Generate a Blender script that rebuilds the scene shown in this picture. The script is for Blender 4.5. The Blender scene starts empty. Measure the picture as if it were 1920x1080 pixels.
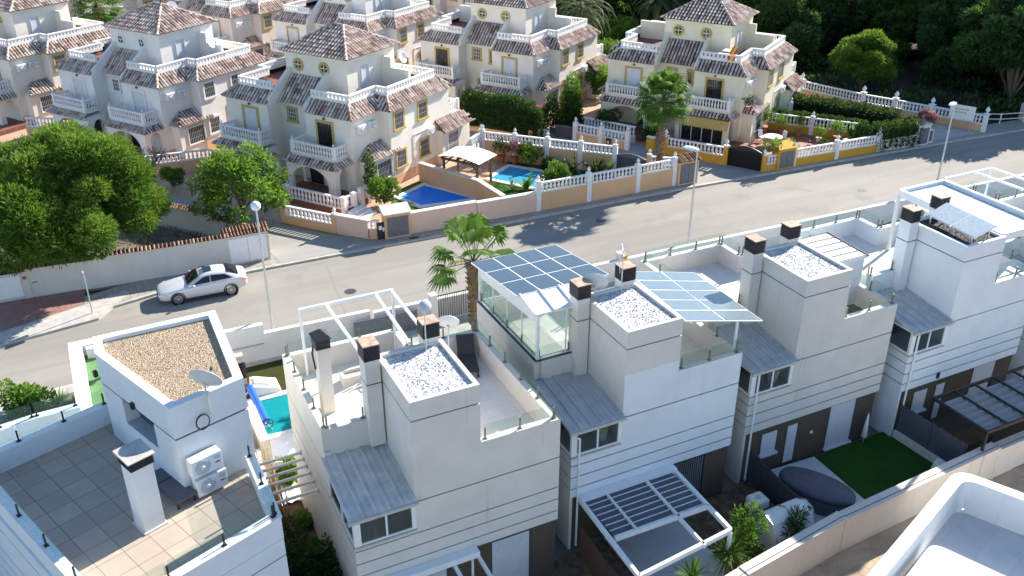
import bpy, math, random
from mathutils import Vector, Matrix, noise as mnoise
R = math.radians
rnd = random.Random(11)
SC = bpy.context.scene
COL = SC.collection

# ------------------------------------------------------------------ camera
PITCH, YAW = R(27.6), R(26.2)
cy_, sy_ = math.cos(YAW), math.sin(YAW)
def _th(v): return Vector((v[0]*cy_+v[1]*sy_, -v[0]*sy_+v[1]*cy_, v[2]))
FWD = _th((0, math.cos(PITCH), -math.sin(PITCH)))
RT = _th((1, 0, 0))
UPV = RT.cross(FWD)
cam = bpy.data.cameras.new("camera")
cam.sensor_width = 36.0
cam.lens = 1753.0/1920*36
cam.clip_end = 2000
co = bpy.data.objects.new("camera", cam)
COL.objects.link(co)
mw = Matrix((RT, UPV, -FWD)).transposed().to_4x4()
mw.translation = Vector((0, 0, 24.78))
co.matrix_world = mw
SC.camera = co

# ------------------------------------------------------------------ world + sun
SUN_EL, SUN_AZ = R(30), R(21.5)          # azimuth from +X towards +Y
w = bpy.data.worlds.new("World"); SC.world = w; w.use_nodes = True
nt = w.node_tree; nt.nodes.clear()
sky = nt.nodes.new('ShaderNodeTexSky'); sky.sky_type = 'NISHITA'; sky.sun_disc = False
sky.sun_elevation = SUN_EL; sky.sun_rotation = R(90) - SUN_AZ
sky.air_density = 1.0; sky.dust_density = 0.0; sky.ozone_density = 3.0
bg = nt.nodes.new('ShaderNodeBackground'); bg.inputs[1].default_value = 0.105
wo = nt.nodes.new('ShaderNodeOutputWorld')
nt.links.new(sky.outputs[0], bg.inputs[0]); nt.links.new(bg.outputs[0], wo.inputs[0])
sl = bpy.data.lights.new("sun", 'SUN'); sl.energy = 5.0; sl.angle = R(0.5); sl.color = (1, .94, .85)
so = bpy.data.objects.new("sun", sl); COL.objects.link(so)
sd = Vector((math.cos(SUN_AZ)*math.cos(SUN_EL), math.sin(SUN_AZ)*math.cos(SUN_EL), math.sin(SUN_EL)))
so.rotation_euler = sd.to_track_quat('Z', 'Y').to_euler()
so.location = (60, 30, 60)
vs = SC.view_settings
vs.view_transform = 'Standard'; vs.look = 'None'; vs.gamma = 1; vs.use_curve_mapping = False
vs.exposure = 1.2

# ------------------------------------------------------------------ materials
MATS = {}
def newmat(name):
    m = bpy.data.materials.new(name); m.use_nodes = True
    t = m.node_tree; t.nodes.clear()
    o = t.nodes.new('ShaderNodeOutputMaterial'); b = t.nodes.new('ShaderNodeBsdfPrincipled')
    t.links.new(b.outputs[0], o.inputs[0])
    MATS[name] = m
    return m, t, b, o
def nd(t, kind, **kw):
    n = t.nodes.new(kind)
    for k, v in kw.items():
        if k.startswith('i_'):
            key = k[2:]
            n.inputs[int(key) if key.isdigit() else key.replace('_', ' ')].default_value = v
        else: setattr(n, k, v)
    return n
def c4(c): return (c[0], c[1], c[2], 1)
def mixc(t, fac, a, b, mode='MIX'):
    n = t.nodes.new('ShaderNodeMix'); n.data_type = 'RGBA'; n.blend_type = mode
    for s, v in ((0, fac), (6, a), (7, b)):
        if hasattr(v, 'is_output'): t.links.new(v, n.inputs[s])
        elif s == 0: n.inputs[0].default_value = v
        else: n.inputs[s].default_value = c4(v)
    return n.outputs[2]
def ramp(t, fac, stops, interp='LINEAR'):
    n = t.nodes.new('ShaderNodeValToRGB'); n.color_ramp.interpolation = interp
    e = n.color_ramp.elements
    while len(e) < len(stops): e.new(.5)
    for el, (p, c) in zip(e, stops):
        el.position = p; el.color = c4(c) if len(c) == 3 else c
    t.links.new(fac, n.inputs[0]); return n.outputs[0]
def coords(t, scale=(1, 1, 1), kind='Object'):
    tc = t.nodes.new('ShaderNodeTexCoord'); mp = t.nodes.new('ShaderNodeMapping')
    mp.inputs['Scale'].default_value = scale
    t.links.new(tc.outputs[kind], mp.inputs[0]); return mp.outputs[0]
def geopos(t, scale=(1, 1, 1)):
    tc = t.nodes.new('ShaderNodeNewGeometry'); mp = t.nodes.new('ShaderNodeMapping')
    mp.inputs['Scale'].default_value = scale
    t.links.new(tc.outputs['Position'], mp.inputs[0]); return mp.outputs[0]
def noise(t, vec, scale, detail=4, rough=.6):
    n = nd(t, 'ShaderNodeTexNoise', i_Scale=scale, i_Detail=detail, i_Roughness=rough)
    t.links.new(vec, n.inputs['Vector']); return n.outputs[0]
def sstep(t, fac, a, b):
    n = t.nodes.new('ShaderNodeMapRange'); n.interpolation_type = 'SMOOTHSTEP'
    n.inputs[1].default_value = a; n.inputs[2].default_value = b
    t.links.new(fac, n.inputs[0]); return n.outputs[0]
def bump(t, b, h, strength=.3, dist=.02):
    n = nd(t, 'ShaderNodeBump', i_Strength=strength, i_Distance=dist)
    t.links.new(h, n.inputs['Height']); t.links.new(n.outputs[0], b.inputs['Normal'])

def plain(name, c, rough=.6, metal=0, var=.12, scale=4, bmp=0):
    m, t, b, o = newmat(name)
    p = geopos(t)
    f = noise(t, p, scale, 5)
    col = mixc(t, sstep(t, f, .3, .7), [x*(1-var) for x in c], [min(1, x*(1+var)) for x in c])
    t.links.new(col, b.inputs['Base Color'])
    b.inputs['Roughness'].default_value = rough; b.inputs['Metallic'].default_value = metal
    if bmp: bump(t, b, noise(t, p, scale*8, 3), .4, bmp)
    return m
def mulv(t, a, k):
    n = nd(t, 'ShaderNodeMath', operation='MULTIPLY', i_1=k); t.links.new(a, n.inputs[0]); return n.outputs[0]
def plaster(name, c, dirt=(.30, .24, .17), amt=.35, var=.06):
    """painted render: broad blotches, vertical run-off streaks, a fine grain"""
    m, t, b, o = newmat(name)
    p = geopos(t)
    f = noise(t, p, .9, 5)
    col = mixc(t, sstep(t, f, .25, .75), [x*(1-var) for x in c], [min(1, x*(1+var*.6)) for x in c])
    st = noise(t, geopos(t, (2.6, 2.6, .16)), 1.0, 5, .65)
    pa = noise(t, geopos(t, (.5, .5, .35)), 1.0, 3)
    mul = nd(t, 'ShaderNodeMath', operation='MULTIPLY')
    t.links.new(sstep(t, st, .57, .74), mul.inputs[0]); t.links.new(sstep(t, pa, .40, .62), mul.inputs[1])
    mu2 = nd(t, 'ShaderNodeMath', operation='MULTIPLY', i_1=amt); t.links.new(mul.outputs[0], mu2.inputs[0])
    col = mixc(t, mu2.outputs[0], col, dirt)
    s2 = noise(t, geopos(t, (9, 9, .22)), 1.0, 4, .6)
    mu3 = nd(t, 'ShaderNodeMath', operation='MULTIPLY'); t.links.new(sstep(t, s2, .6, .74), mu3.inputs[0]); t.links.new(sstep(t, pa, .45, .6), mu3.inputs[1])
    col = mixc(t, mulv(t, mu3.outputs[0], amt*.55), col, dirt)
    t.links.new(col, b.inputs['Base Color'])
    b.inputs['Roughness'].default_value = .85
    b.inputs['Specular IOR Level'].default_value = .25
    bump(t, b, noise(t, p, 45, 3), .25, .01)
    return m
plaster('cream_render', (.685, .64, .58), amt=.4)
plaster('white_render', (.72, .74, .76), amt=.12)
plaster('grey_render', (.635, .60, .555), amt=.6)
plaster('bright_render', (.74, .735, .72), amt=.25)
plaster('villa_cream', (.80, .745, .645), amt=.1)
plaster('villa_white', (.80, .775, .73), amt=.1)
plaster('villa_pink', (.77, .68, .60), amt=.1)
plaster('villa_yellow', (.80, .735, .56), amt=.1)
plaster('peach_wall', (.68, .42, .235), dirt=(.3, .2, .12), amt=.4)
plaster('pink_wall', (.72, .51, .39), dirt=(.35, .25, .18), amt=.3)
plaster('ochre_wall', (.60, .33, .045), dirt=(.3, .17, .05), amt=.3)
plaster('beige_wall', (.70, .625, .54), dirt=(.27, .22, .16), amt=.5)
plaster('plot_wall', (.62, .59, .54), dirt=(.33, .28, .22), amt=.4)
plaster('brown_render', (.10, .078, .055), dirt=(.06, .05, .04), amt=.4)
plain('white_paint', (.80, .80, .79), .5, var=.04)
plain('white_stone', (.78, .77, .74), .6, var=.07, scale=9)
plain('trim_yellow', (.50, .36, .11), .7, var=.08)
plain('trim_white', (.76, .75, .72), .7, var=.05)
plain('dark_groove', (.055, .055, .06), .9)
plain('black_metal', (.018, .018, .024), .5, var=.2)
plain('dark_grey', (.05, .052, .058), .6, var=.15)
plain('steel', (.55, .56, .58), .35, .9, var=.08)
plain('galv', (.50, .52, .53), .45, .5, var=.08)
plain('roof_metal', (.50, .515, .52), .5, .15, var=.1, scale=2)
plain('roof_metal_pale', (.62, .60, .56), .55, .1, var=.14, scale=2)
plain('post_grey', (.20, .19, .18), .5, .3)
plain('brown_metal', (.06, .04, .03), .6)
plain('timber', (.10, .055, .03), .7, var=.3, scale=12)
plain('reed', (.38, .27, .15), .9, var=.35, scale=18)
plain('shutter', (.62, .63, .65), .6, var=.04)
plain('blue_plastic', (.02, .12, .62), .35)
plain('fabric_white', (.80, .78, .72), .9, var=.04)
plain('fabric_grey', (.30, .295, .28), .9, var=.1)
plain('cover_grey', (.085, .092, .115), .5, var=.12, scale=3, bmp=.004)
plain('rattan', (.035, .033, .035), .7, var=.3, scale=40)
plain('flag_red', (.70, .04, .03), .8); plain('flag_yellow', (.85, .50, .03), .8)
plain('orange', (.80, .30, .03), .6)
plain('terracotta_pot', (.36, .13, .06), .8)
plain('bark', (.12, .085, .06), .95, var=.4, scale=9, bmp=.04)
plain('palm_trunk', (.20, .13, .08), .95, var=.5, scale=14, bmp=.05)
plain('tyre', (.02, .02, .021), .85)
plain('alloy', (.55, .56, .58), .3, .85)
plain('lamp_white', (.75, .78, .80), .3)
plain('red_lens', (.45, .02, .02), .2)
plain('dish_grey', (.50, .53, .56), .5, var=.06)
plain('rust_cap', (.46, .32, .23), .8, var=.3, scale=5)
plain('dark_red', (.24, .05, .04), .7)
plain('purple', (.25, .05, .28), .8); plain('pink_flower', (.65, .12, .22), .8)
plain('gate_grey', (.13, .14, .16), .5, var=.1)
plain('black_gate', (.012, .012, .014), .5)
plain('green_metal', (.02, .10, .07), .5)
plain('coping', (.66, .62, .54), .75, var=.1)
plain('concrete', (.44, .415, .37), .9, var=.14, scale=2.2, bmp=.008)
plain('terrace_white', (.80, .80, .79), .75, var=.05, scale=1.5)
plain('pool_edge', (.74, .72, .67), .7, var=.06)
plain('soil', (.13, .09, .055), 1, var=.45, scale=3, bmp=.05)
plain('wood_brown', (.22, .10, .04), .6, var=.3, scale=15)

def m_asphalt(name='asphalt', c=(.295, .27, .23)):
    m, t, b, o = newmat(name)
    p = geopos(t)
    big = noise(t, geopos(t, (.05, .35, 1)), 1.0, 5)
    col = mixc(t, sstep(t, big, .3, .7), [x*.82 for x in c], [x*1.12 for x in c])
    pat = noise(t, p, .35, 4)
    col = mixc(t, sstep(t, pat, .55, .7), col, [x*.8 for x in c])
    tr = noise(t, geopos(t, (.03, 1.1, 1)), 1.0, 3)
    col = mixc(t, mulv(t, sstep(t, tr, .5, .68), .45), col, [x*.72 for x in c])
    vp = nd(t, 'ShaderNodeTexVoronoi', i_Scale=.11); t.links.new(geopos(t, (.6, 1.6, 1)), vp.inputs['Vector'])
    sp = nd(t, 'ShaderNodeSeparateColor'); t.links.new(vp.outputs['Color'], sp.inputs[0])
    col = mixc(t, mulv(t, sstep(t, sp.outputs[0], .78, .8), .22), col, [x*.6 for x in c])
    sp2 = noise(t, p, 2.2, 3)
    col = mixc(t, mulv(t, sstep(t, sp2, .68, .78), .4), col, [x*.45 for x in c])
    gr = noise(t, p, 60, 2)
    col = mixc(t, sstep(t, gr, .3, .8), col, [x*1.25 for x in c]) if False else mixc(t, .25, col, mixc(t, gr, [x*.5 for x in c], [x*1.4 for x in c]))
    # repaired cracks and pale dust spots
    v = nd(t, 'ShaderNodeTexVoronoi', feature='DISTANCE_TO_EDGE', i_Scale=.16)
    t.links.new(geopos(t, (.5, 1, 1)), v.inputs['Vector'])
    cr = sstep(t, v.outputs[0], .004, .0)
    mm = nd(t, 'ShaderNodeMath', operation='MULTIPLY', i_1=.25); t.links.new(cr, mm.inputs[0])
    col = mixc(t, mm.outputs[0], col, [x*.4 for x in c])
    t.links.new(col, b.inputs['Base Color']); b.inputs['Roughness'].default_value = .92
    bump(t, b, gr, .3, .01)
    return m
m_asphalt()
m_asphalt('lane_asphalt', (.33, .31, .28))
def m_tiles(name, c, size, gap=.012, mortar=None, var=.15, rot=0, off=0.0, asp=1.0):
    m, t, b, o = newmat(name)
    tc = t.nodes.new('ShaderNodeNewGeometry'); mp = t.nodes.new('ShaderNodeMapping')
    mp.inputs['Rotation'].default_value = (0, 0, rot)
    t.links.new(tc.outputs['Position'], mp.inputs[0])
    br = nd(t, 'ShaderNodeTexBrick', offset=off, i_Scale=1.0)
    br.inputs['Mortar Size'].default_value = gap; br.inputs['Brick Width'].default_value = size*asp
    br.inputs['Row Height'].default_value = size; br.inputs['Bias'].default_value = 0
    br.inputs['Color1'].default_value = c4([x*(1-var) for x in c]); br.inputs['Color2'].default_value = c4([min(1, x*(1+var)) for x in c])
    br.inputs['Mortar'].default_value = c4(mortar or [x*.45 for x in c])
    t.links.new(mp.outputs[0], br.inputs['Vector'])
    f = noise(t, geopos(t), 1.3, 5)
    col = mixc(t, sstep(t, f, .35, .75), br.outputs[0], [x*.8 for x in c])
    col2 = mixc(t, .5, br.outputs[0], col)
    t.links.new(col2, b.inputs['Base Color']); b.inputs['Roughness'].default_value = .7
    return m
m_tiles('terrace_tiles', (.47, .385, .30), .82, .012, (.17, .14, .12), .10, R(-21), 0, 1.0)
m_tiles('pale_tiles', (.72, .70, .66), .5, .006, (.5, .48, .45), .03)
m_tiles('white_tiles', (.62, .62, .615), 1.1, .006, (.42, .42, .42), .04, R(-17))
m_tiles('pavement', (.36, .325, .27), .4, .02, (.22, .2, .18), .12)
m_tiles('red_pavers', (.34, .16, .13), .3, .02, (.22, .15, .12), .15)
m_tiles('terracotta_floor', (.33, .13, .08), .33, .012, (.22, .12, .08), .2, R(33))
m_tiles('terrace_red', (.24, .085, .06), .3, .012, (.15, .07, .05), .15, R(33))
m_tiles('garden_floor', (.52, .33, .21), .4, .015, (.35, .25, .18), .15, R(33))
def m_gravel(name, cs, scale, bmp=.03):
    m, t, b, o = newmat(name)
    p = geopos(t)
    v = nd(t, 'ShaderNodeTexVoronoi', i_Scale=scale, i_Randomness=1.0); t.links.new(p, v.inputs['Vector'])
    sep = nd(t, 'ShaderNodeSeparateColor'); t.links.new(v.outputs['Color'], sep.inputs[0])
    col = ramp(t, sep.outputs[0], [(i/(len(cs)-1), c) for i, c in enumerate(cs)])
    v2 = nd(t, 'ShaderNodeTexVoronoi', feature='DISTANCE_TO_EDGE', i_Scale=scale); t.links.new(p, v2.inputs['Vector'])
    e = sstep(t, v2.outputs[0], .0, .16)
    col = mixc(t, e, [x*.5 for x in cs[0]], col)
    col = mixc(t, mulv(t, sstep(t, noise(t, p, .8, 4), .45, .75), .3), col, [x*.6 for x in cs[1]])
    t.links.new(col, b.inputs['Base Color']); b.inputs['Roughness'].default_value = .9
    bump(t, b, v.outputs['Distance'], .8, bmp)
    return m
m_gravel('white_gravel', [(.45, .45, .47), (.68, .68, .68), (.80, .80, .79), (.86, .86, .85)], 13)
m_gravel('tan_gravel', [(.40, .29, .18), (.52, .39, .26), (.60, .47, .32), (.66, .54, .39)], 24)
m_gravel('brown_gravel', [(.10, .07, .06), (.24, .18, .15), (.33, .26, .22), (.4, .33, .28)], 14)
m_gravel('dark_gravel', [(.02, .02, .02), (.05, .045, .05), (.09, .08, .08), (.13, .11, .11)], 11)
def m_sand(name, c):
    m, t, b, o = newmat(name)
    p = geopos(t)
    f = noise(t, p, .6, 7, .7); g = noise(t, p, 5, 6, .75)
    col = mixc(t, sstep(t, f, .3, .7), [x*.72 for x in c], [x*1.15 for x in c])
    col = mixc(t, mulv(t, sstep(t, g, .5, .72), .5), col, [x*.55 for x in c])
    t.links.new(col, b.inputs['Base Color']); b.inputs['Roughness'].default_value = 1
    bump(t, b, g, .7, .12); return m
m_sand('sand', (.50, .39, .27)); m_sand('ground_earth', (.22, .20, .175))
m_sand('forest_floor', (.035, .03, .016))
def m_turf(name, c):
    m, t, b, o = newmat(name)
    p = geopos(t)
    col = mixc(t, noise(t, p, 70, 2), [x*.45 for x in c], [x*1.5 for x in c])
    col = mixc(t, mulv(t, sstep(t, noise(t, p, .9, 4), .4, .7), .4), col, [x*.6 for x in c])
    t.links.new(col, b.inputs['Base Color']); b.inputs['Roughness'].default_value = 1
    b.inputs['Specular IOR Level'].default_value = .1
    bump(t, b, noise(t, p, 90, 2), .8, .03); return m
m_turf('turf_green', (.085, .19, .018)); m_turf('turf_dark', (.028, .10, .016)); m_turf('deck_green', (.16, .30, .13))
m_turf('weeds', (.12, .13, .035)); m_turf('green_floor', (.06, .065, .018))
def m_tile_roof(name, stops):
    """UV counts tiles: one random tone per tile, weather stains over them"""
    m, t, b, o = newmat(name)
    uv = t.nodes.new('ShaderNodeUVMap')
    fl = nd(t, 'ShaderNodeVectorMath', operation='FLOOR'); t.links.new(uv.outputs[0], fl.inputs[0])
    oi = nd(t, 'ShaderNodeObjectInfo')
    wn = nd(t, 'ShaderNodeTexWhiteNoise', noise_dimensions='4D')
    t.links.new(fl.outputs[0], wn.inputs['Vector']); t.links.new(oi.outputs['Random'], wn.inputs['W'])
    col = ramp(t, wn.outputs[0], stops)
    p = geopos(t)
    col = mixc(t, mulv(t, sstep(t, noise(t, p, 1.1, 5), .48, .76), .4), col, (.13, .09, .075))
    col = mixc(t, mulv(t, sstep(t, noise(t, p, 9, 4), .55, .75), .55), col, (.46, .38, .28))
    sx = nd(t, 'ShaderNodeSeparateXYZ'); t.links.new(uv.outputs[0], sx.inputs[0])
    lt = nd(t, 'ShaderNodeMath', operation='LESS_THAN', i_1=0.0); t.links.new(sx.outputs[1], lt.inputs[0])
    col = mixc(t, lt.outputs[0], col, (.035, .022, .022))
    t.links.new(col, b.inputs['Base Color']); b.inputs['Roughness'].default_value = .9
    bump(t, b, noise(t, p, 25, 3), .4, .015)
    return m
m_tile_roof('roof_tiles', [(0, (.26, .17, .14)), (.2, (.48, .34, .275)), (.6, (.64, .495, .41)), (.85, (.72, .59, .50)), (1, (.80, .70, .61))])
m_tile_roof('wall_tiles', [(0, (.08, .04, .025)), (.4, (.27, .14, .08)), (1, (.46, .31, .19))])
def m_leaf(name, stops, trans=.35):
    m, t, b, o = newmat(name)
    uv = t.nodes.new('ShaderNodeUVMap'); sx = nd(t, 'ShaderNodeSeparateXYZ'); t.links.new(uv.outputs[0], sx.inputs[0])
    col = ramp(t, sx.outputs[0], stops)
    t.links.new(col, b.inputs['Base Color']); b.inputs['Roughness'].default_value = .65
    b.inputs['Specular IOR Level'].default_value = .25
    tr = nd(t, 'ShaderNodeBsdfTranslucent'); t.links.new(mixc(t, .35, col, (.18, .34, .03)), tr.inputs[0])
    mx = nd(t, 'ShaderNodeMixShader', i_0=trans)
    t.links.new(b.outputs[0], mx.inputs[1]); t.links.new(tr.outputs[0], mx.inputs[2]); t.links.new(mx.outputs[0], o.inputs[0])
    return m
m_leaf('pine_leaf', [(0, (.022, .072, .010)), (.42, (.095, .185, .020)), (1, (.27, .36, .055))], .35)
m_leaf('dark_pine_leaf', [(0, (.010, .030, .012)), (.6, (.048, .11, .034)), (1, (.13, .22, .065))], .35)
m_leaf('sunlit_pine_leaf', [(0, (.022, .055, .016)), (.5, (.085, .17, .035)), (1, (.21, .32, .07))], .45)  # lighter copy of the dark pine leaf, sunlight put into its colour
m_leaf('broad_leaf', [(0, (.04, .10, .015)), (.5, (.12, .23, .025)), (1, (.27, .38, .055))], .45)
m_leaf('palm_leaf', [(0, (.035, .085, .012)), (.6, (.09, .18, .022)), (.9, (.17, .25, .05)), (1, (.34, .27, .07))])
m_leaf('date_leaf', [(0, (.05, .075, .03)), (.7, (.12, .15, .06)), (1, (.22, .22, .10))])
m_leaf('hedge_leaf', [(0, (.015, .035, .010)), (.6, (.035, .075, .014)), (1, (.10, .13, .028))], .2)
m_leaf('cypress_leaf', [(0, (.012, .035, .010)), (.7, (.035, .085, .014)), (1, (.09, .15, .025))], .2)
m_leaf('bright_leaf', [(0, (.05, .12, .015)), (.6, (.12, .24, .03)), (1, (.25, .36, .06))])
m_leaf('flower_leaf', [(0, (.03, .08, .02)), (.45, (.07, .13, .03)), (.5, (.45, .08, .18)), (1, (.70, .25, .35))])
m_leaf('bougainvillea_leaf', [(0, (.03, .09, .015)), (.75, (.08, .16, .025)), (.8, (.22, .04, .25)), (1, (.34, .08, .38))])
m_leaf('dead_leaf', [(0, (.10, .06, .02)), (1, (.30, .20, .09))])
def m_glass(name, c, alpha, rough=.02):
    m, t, b, o = newmat(name)
    b.inputs['Base Color'].default_value = c4(c); b.inputs['Roughness'].default_value = rough
    tr = nd(t, 'ShaderNodeBsdfTransparent'); tr.inputs[0].default_value = (.93, .98, .96, 1)
    mx = nd(t, 'ShaderNodeMixShader', i_0=alpha)
    t.links.new(tr.outputs[0], mx.inputs[1]); t.links.new(b.outputs[0], mx.inputs[2]); t.links.new(mx.outputs[0], o.inputs[0])
    return m
m_glass('rail_glass', (.30, .40, .37), .07)
m_glass('room_glass', (.42, .50, .47), .42)
m_glass('car_glass', (.012, .014, .018), .93)
m_glass('roof_glass', (.55, .60, .62), .8, .15)
def m_window(name, c):
    m, t, b, o = newmat(name)
    f = noise(t, geopos(t), 1.6, 4)
    t.links.new(mixc(t, sstep(t, f, .4, .7), [x*.4 for x in c], c), b.inputs['Base Color'])
    b.inputs['Roughness'].default_value = .06; b.inputs['Specular IOR Level'].default_value = .6
    return m
m_window('window_dark', (.03, .033, .038)); m_window('window_mid', (.12, .13, .12))
def m_water(name, c):
    m, t, b, o = newmat(name)
    p = geopos(t)
    t.links.new(mixc(t, noise(t, p, 1.2, 3), [x*.8 for x in c], [x*1.15 for x in c]), b.inputs['Base Color'])
    b.inputs['Roughness'].default_value = .08; b.inputs['Specular IOR Level'].default_value = .06; bump(t, b, noise(t, p, 5, 3), .35, .04); return m
m_water('pool_blue', (.0, .24, .85)); m_water('pool_teal', (.01, .26, .27)); m_water('pool_cyan', (.05, .34, .55))
def m_solar(name, c, line):
    m, t, b, o = newmat(name)
    uv = t.nodes.new('ShaderNodeUVMap')
    br = nd(t, 'ShaderNodeTexBrick', offset=0, i_Scale=1.0)
    br.inputs['Brick Width'].default_value = 1/8; br.inputs['Row Height'].default_value = 1/12; br.inputs['Mortar Size'].default_value = .006
    br.inputs['Color1'].default_value = c4(c); br.inputs['Color2'].default_value = c4([x*1.2 for x in c]); br.inputs['Mortar'].default_value = c4(line)
    t.links.new(uv.outputs[0], br.inputs['Vector'])
    t.links.new(br.outputs[0], b.inputs['Base Color']); b.inputs['Roughness'].default_value = .25
    b.inputs['Specular IOR Level'].default_value = .35
    return m
m_solar('solar_cells', (.04, .063, .09), (.12, .16, .19))
m_solar('solar_blue', (.105, .145, .175), (.21, .26, .29))
m_solar('solar_pale', (.40, .46, .48), (.55, .59, .60))
def m_car():
    m, t, b, o = newmat('car_paint')
    b.inputs['Base Color'].default_value = (.66, .67, .69, 1); b.inputs['Roughness'].default_value = .22
    b.inputs['Metallic'].default_value = .15; b.inputs['Coat Weight'].default_value = .8; b.inputs['Coat Roughness'].default_value = .04
m_car()

# ------------------------------------------------------------------ mesh helpers
class MB:
    def __init__(s): s.V = []; s.F = []; s.U = []
    def face(s, pts, uv=None):
        n = len(s.V); s.V += [tuple(p) for p in pts]; s.F.append(tuple(range(n, n+len(pts))))
        s.U.append(uv if uv else [(0, 0)]*len(pts)); return s
    def box(s, x0, x1, y0, y1, z0, z1):
        return s.prism([(x0, y0), (x1, y0), (x1, y1), (x0, y1)], z0, z1)
    def prism(s, poly, z0, z1):
        n = len(s.V); k = len(poly)
        s.V += [(p[0], p[1], z0) for p in poly] + [(p[0], p[1], z1) for p in poly]
        fs = [tuple(n+i for i in reversed(range(k))), tuple(n+k+i for i in range(k))]
        fs += [(n+i, n+(i+1) % k, n+k+(i+1) % k, n+k+i) for i in range(k)]
        s.F += fs; s.U += [[(0, 0)]*len(f) for f in fs]; return s
    def obox(s, c, lx, ly, z0, z1, ang=0):
        ca, sa = math.cos(ang), math.sin(ang)
        return s.prism([(c[0]+ca*x-sa*y, c[1]+sa*x+ca*y) for x, y in ((-lx/2, -ly/2), (lx/2, -ly/2), (lx/2, ly/2), (-lx/2, ly/2))], z0, z1)
    def hexa(s, b, t):
        n = len(s.V); k = len(b); s.V += [tuple(p) for p in b]+[tuple(p) for p in t]
        fs = [tuple(n+i for i in reversed(range(k))), tuple(n+k+i for i in range(k))]
        fs += [(n+i, n+(i+1) % k, n+k+(i+1) % k, n+k+i) for i in range(k)]
        s.F += fs; s.U += [[(0, 0)]*len(f) for f in fs]; return s
    def bar(s, p, q, w, h=None, up=(0, 0, 1)):
        h = h or w; p = Vector(p); q = Vector(q); d = (q-p).normalized(); u = Vector(up)
        a = d.cross(u)
        if a.length < 1e-4: a = d.cross(Vector((1, 0, 0)))
        a.normalize(); b = a.cross(d)
        o = [a*x*w/2+b*y*h/2 for x, y in ((-1, -1), (1, -1), (1, 1), (-1, 1))]
        return s.hexa([p+e for e in o], [q+e for e in o])
    def tube(s, p, q, r0, r1=None, n=8):
        r1 = r0 if r1 is None else r1; p = Vector(p); q = Vector(q); d = (q-p).normalized()
        a = d.orthogonal().normalized(); b = d.cross(a)
        cs = [(math.cos(2*math.pi*i/n), math.sin(2*math.pi*i/n)) for i in range(n)]
        return s.hexa([p+a*x*r0+b*y*r0 for x, y in cs], [q+a*x*r1+b*y*r1 for x, y in cs])
    def path(s, pts, r, n=6):
        for a, b in zip(pts, pts[1:]): s.tube(a, b, r, r, n)
        return s
    def lathe(s, prof, c=(0, 0, 0), n=12, axis=None, caps=True):
        """prof: (radius, height) pairs along axis"""
        ax = Vector(axis or (0, 0, 1)).normalized(); a = ax.orthogonal().normalized(); b = ax.cross(a); c = Vector(c)
        base = len(s.V)
        for r, h in prof:
            for i in range(n):
                an = 2*math.pi*i/n; s.V.append(tuple(c+ax*h+(a*math.cos(an)+b*math.sin(an))*r))
        for j in range(len(prof)-1):
            for i in range(n):
                f = (base+j*n+i, base+j*n+(i+1) % n, base+(j+1)*n+(i+1) % n, base+(j+1)*n+i); s.F.append(f); s.U.append([(0, 0)]*4)
        if caps:
            s.F.append(tuple(base+i for i in reversed(range(n)))); s.U.append([(0, 0)]*n)
            s.F.append(tuple(base+(len(prof)-1)*n+i for i in range(n))); s.U.append([(0, 0)]*n)
        return s
    def ell(s, c, rx, ry, rz, n=10, m=6):
        c = Vector(c); base = len(s.V)
        for j in range(m+1):
            ph = math.pi*j/m
            for i in range(n):
                th = 2*math.pi*i/n; s.V.append((c.x+rx*math.sin(ph)*math.cos(th), c.y+ry*math.sin(ph)*math.sin(th), c.z-rz*math.cos(ph)))
        for j in range(m):
            for i in range(n):
                s.F.append((base+j*n+i, base+j*n+(i+1) % n, base+(j+1)*n+(i+1) % n, base+(j+1)*n+i)); s.U.append([(0, 0)]*4)
        return s
    def wall(s, pts, th, z0, z1, closed=False):
        """vertical wall of thickness th along a polyline (centred), mitred"""
        P = [Vector((p[0], p[1])) for p in pts]; n = len(P); L = []; Rr = []
        for i in range(n):
            a = P[i-1] if (i > 0 or closed) else None; b = P[(i+1) % n] if (i < n-1 or closed) else None
            d1 = (P[i]-a).normalized() if a is not None else None; d2 = (b-P[i]).normalized() if b is not None else None
            d1 = d1 or d2; d2 = d2 or d1
            n1 = Vector((-d1.y, d1.x)); n2 = Vector((-d2.y, d2.x)); m = (n1+n2)
            m = m/max(.3, m.dot(n1)); L.append(P[i]+m*th/2); Rr.append(P[i]-m*th/2)
        for i in range(n if closed else n-1):
            j = (i+1) % n
            s.prism([Rr[i], Rr[j], L[j], L[i]], z0, z1)
        return s
    def build(s, name, mat, parent=None, w=False, smooth=False, bevel=0):
        me = bpy.data.meshes.new(name)
        V = s.V
        if w and parent is not None:
            M = parent.matrix_basis.copy(); q = parent.parent
            while q: M = q.matrix_basis @ M; q = q.parent
            M.invert(); V = [tuple(M @ Vector(v)) for v in V]
        me.from_pydata(V, [], s.F); me.validate(clean_customdata=False)
        uvl = me.uv_layers.new(name="UVMap")
        if len(me.polygons) == len(s.U):
            flat = [c for f in s.U for uv in f for c in uv]
            if len(flat) == len(uvl.data)*2: uvl.data.foreach_set('uv', flat)
        me.materials.append(MATS[mat] if isinstance(mat, str) else mat)
        if smooth:
            for p in me.polygons: p.use_smooth = True
        o = bpy.data.objects.new(name, me); COL.objects.link(o)
        if parent is not None: o.parent = parent
        if bevel:
            b = o.modifiers.new('bevel', 'BEVEL'); b.width = bevel; b.segments = 2; b.limit_method = 'ANGLE'
        return o
def tag(o, label, cat, group=None):
    o['label'] = label; o['category'] = cat
    if group: o['group'] = group
    return o
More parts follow.
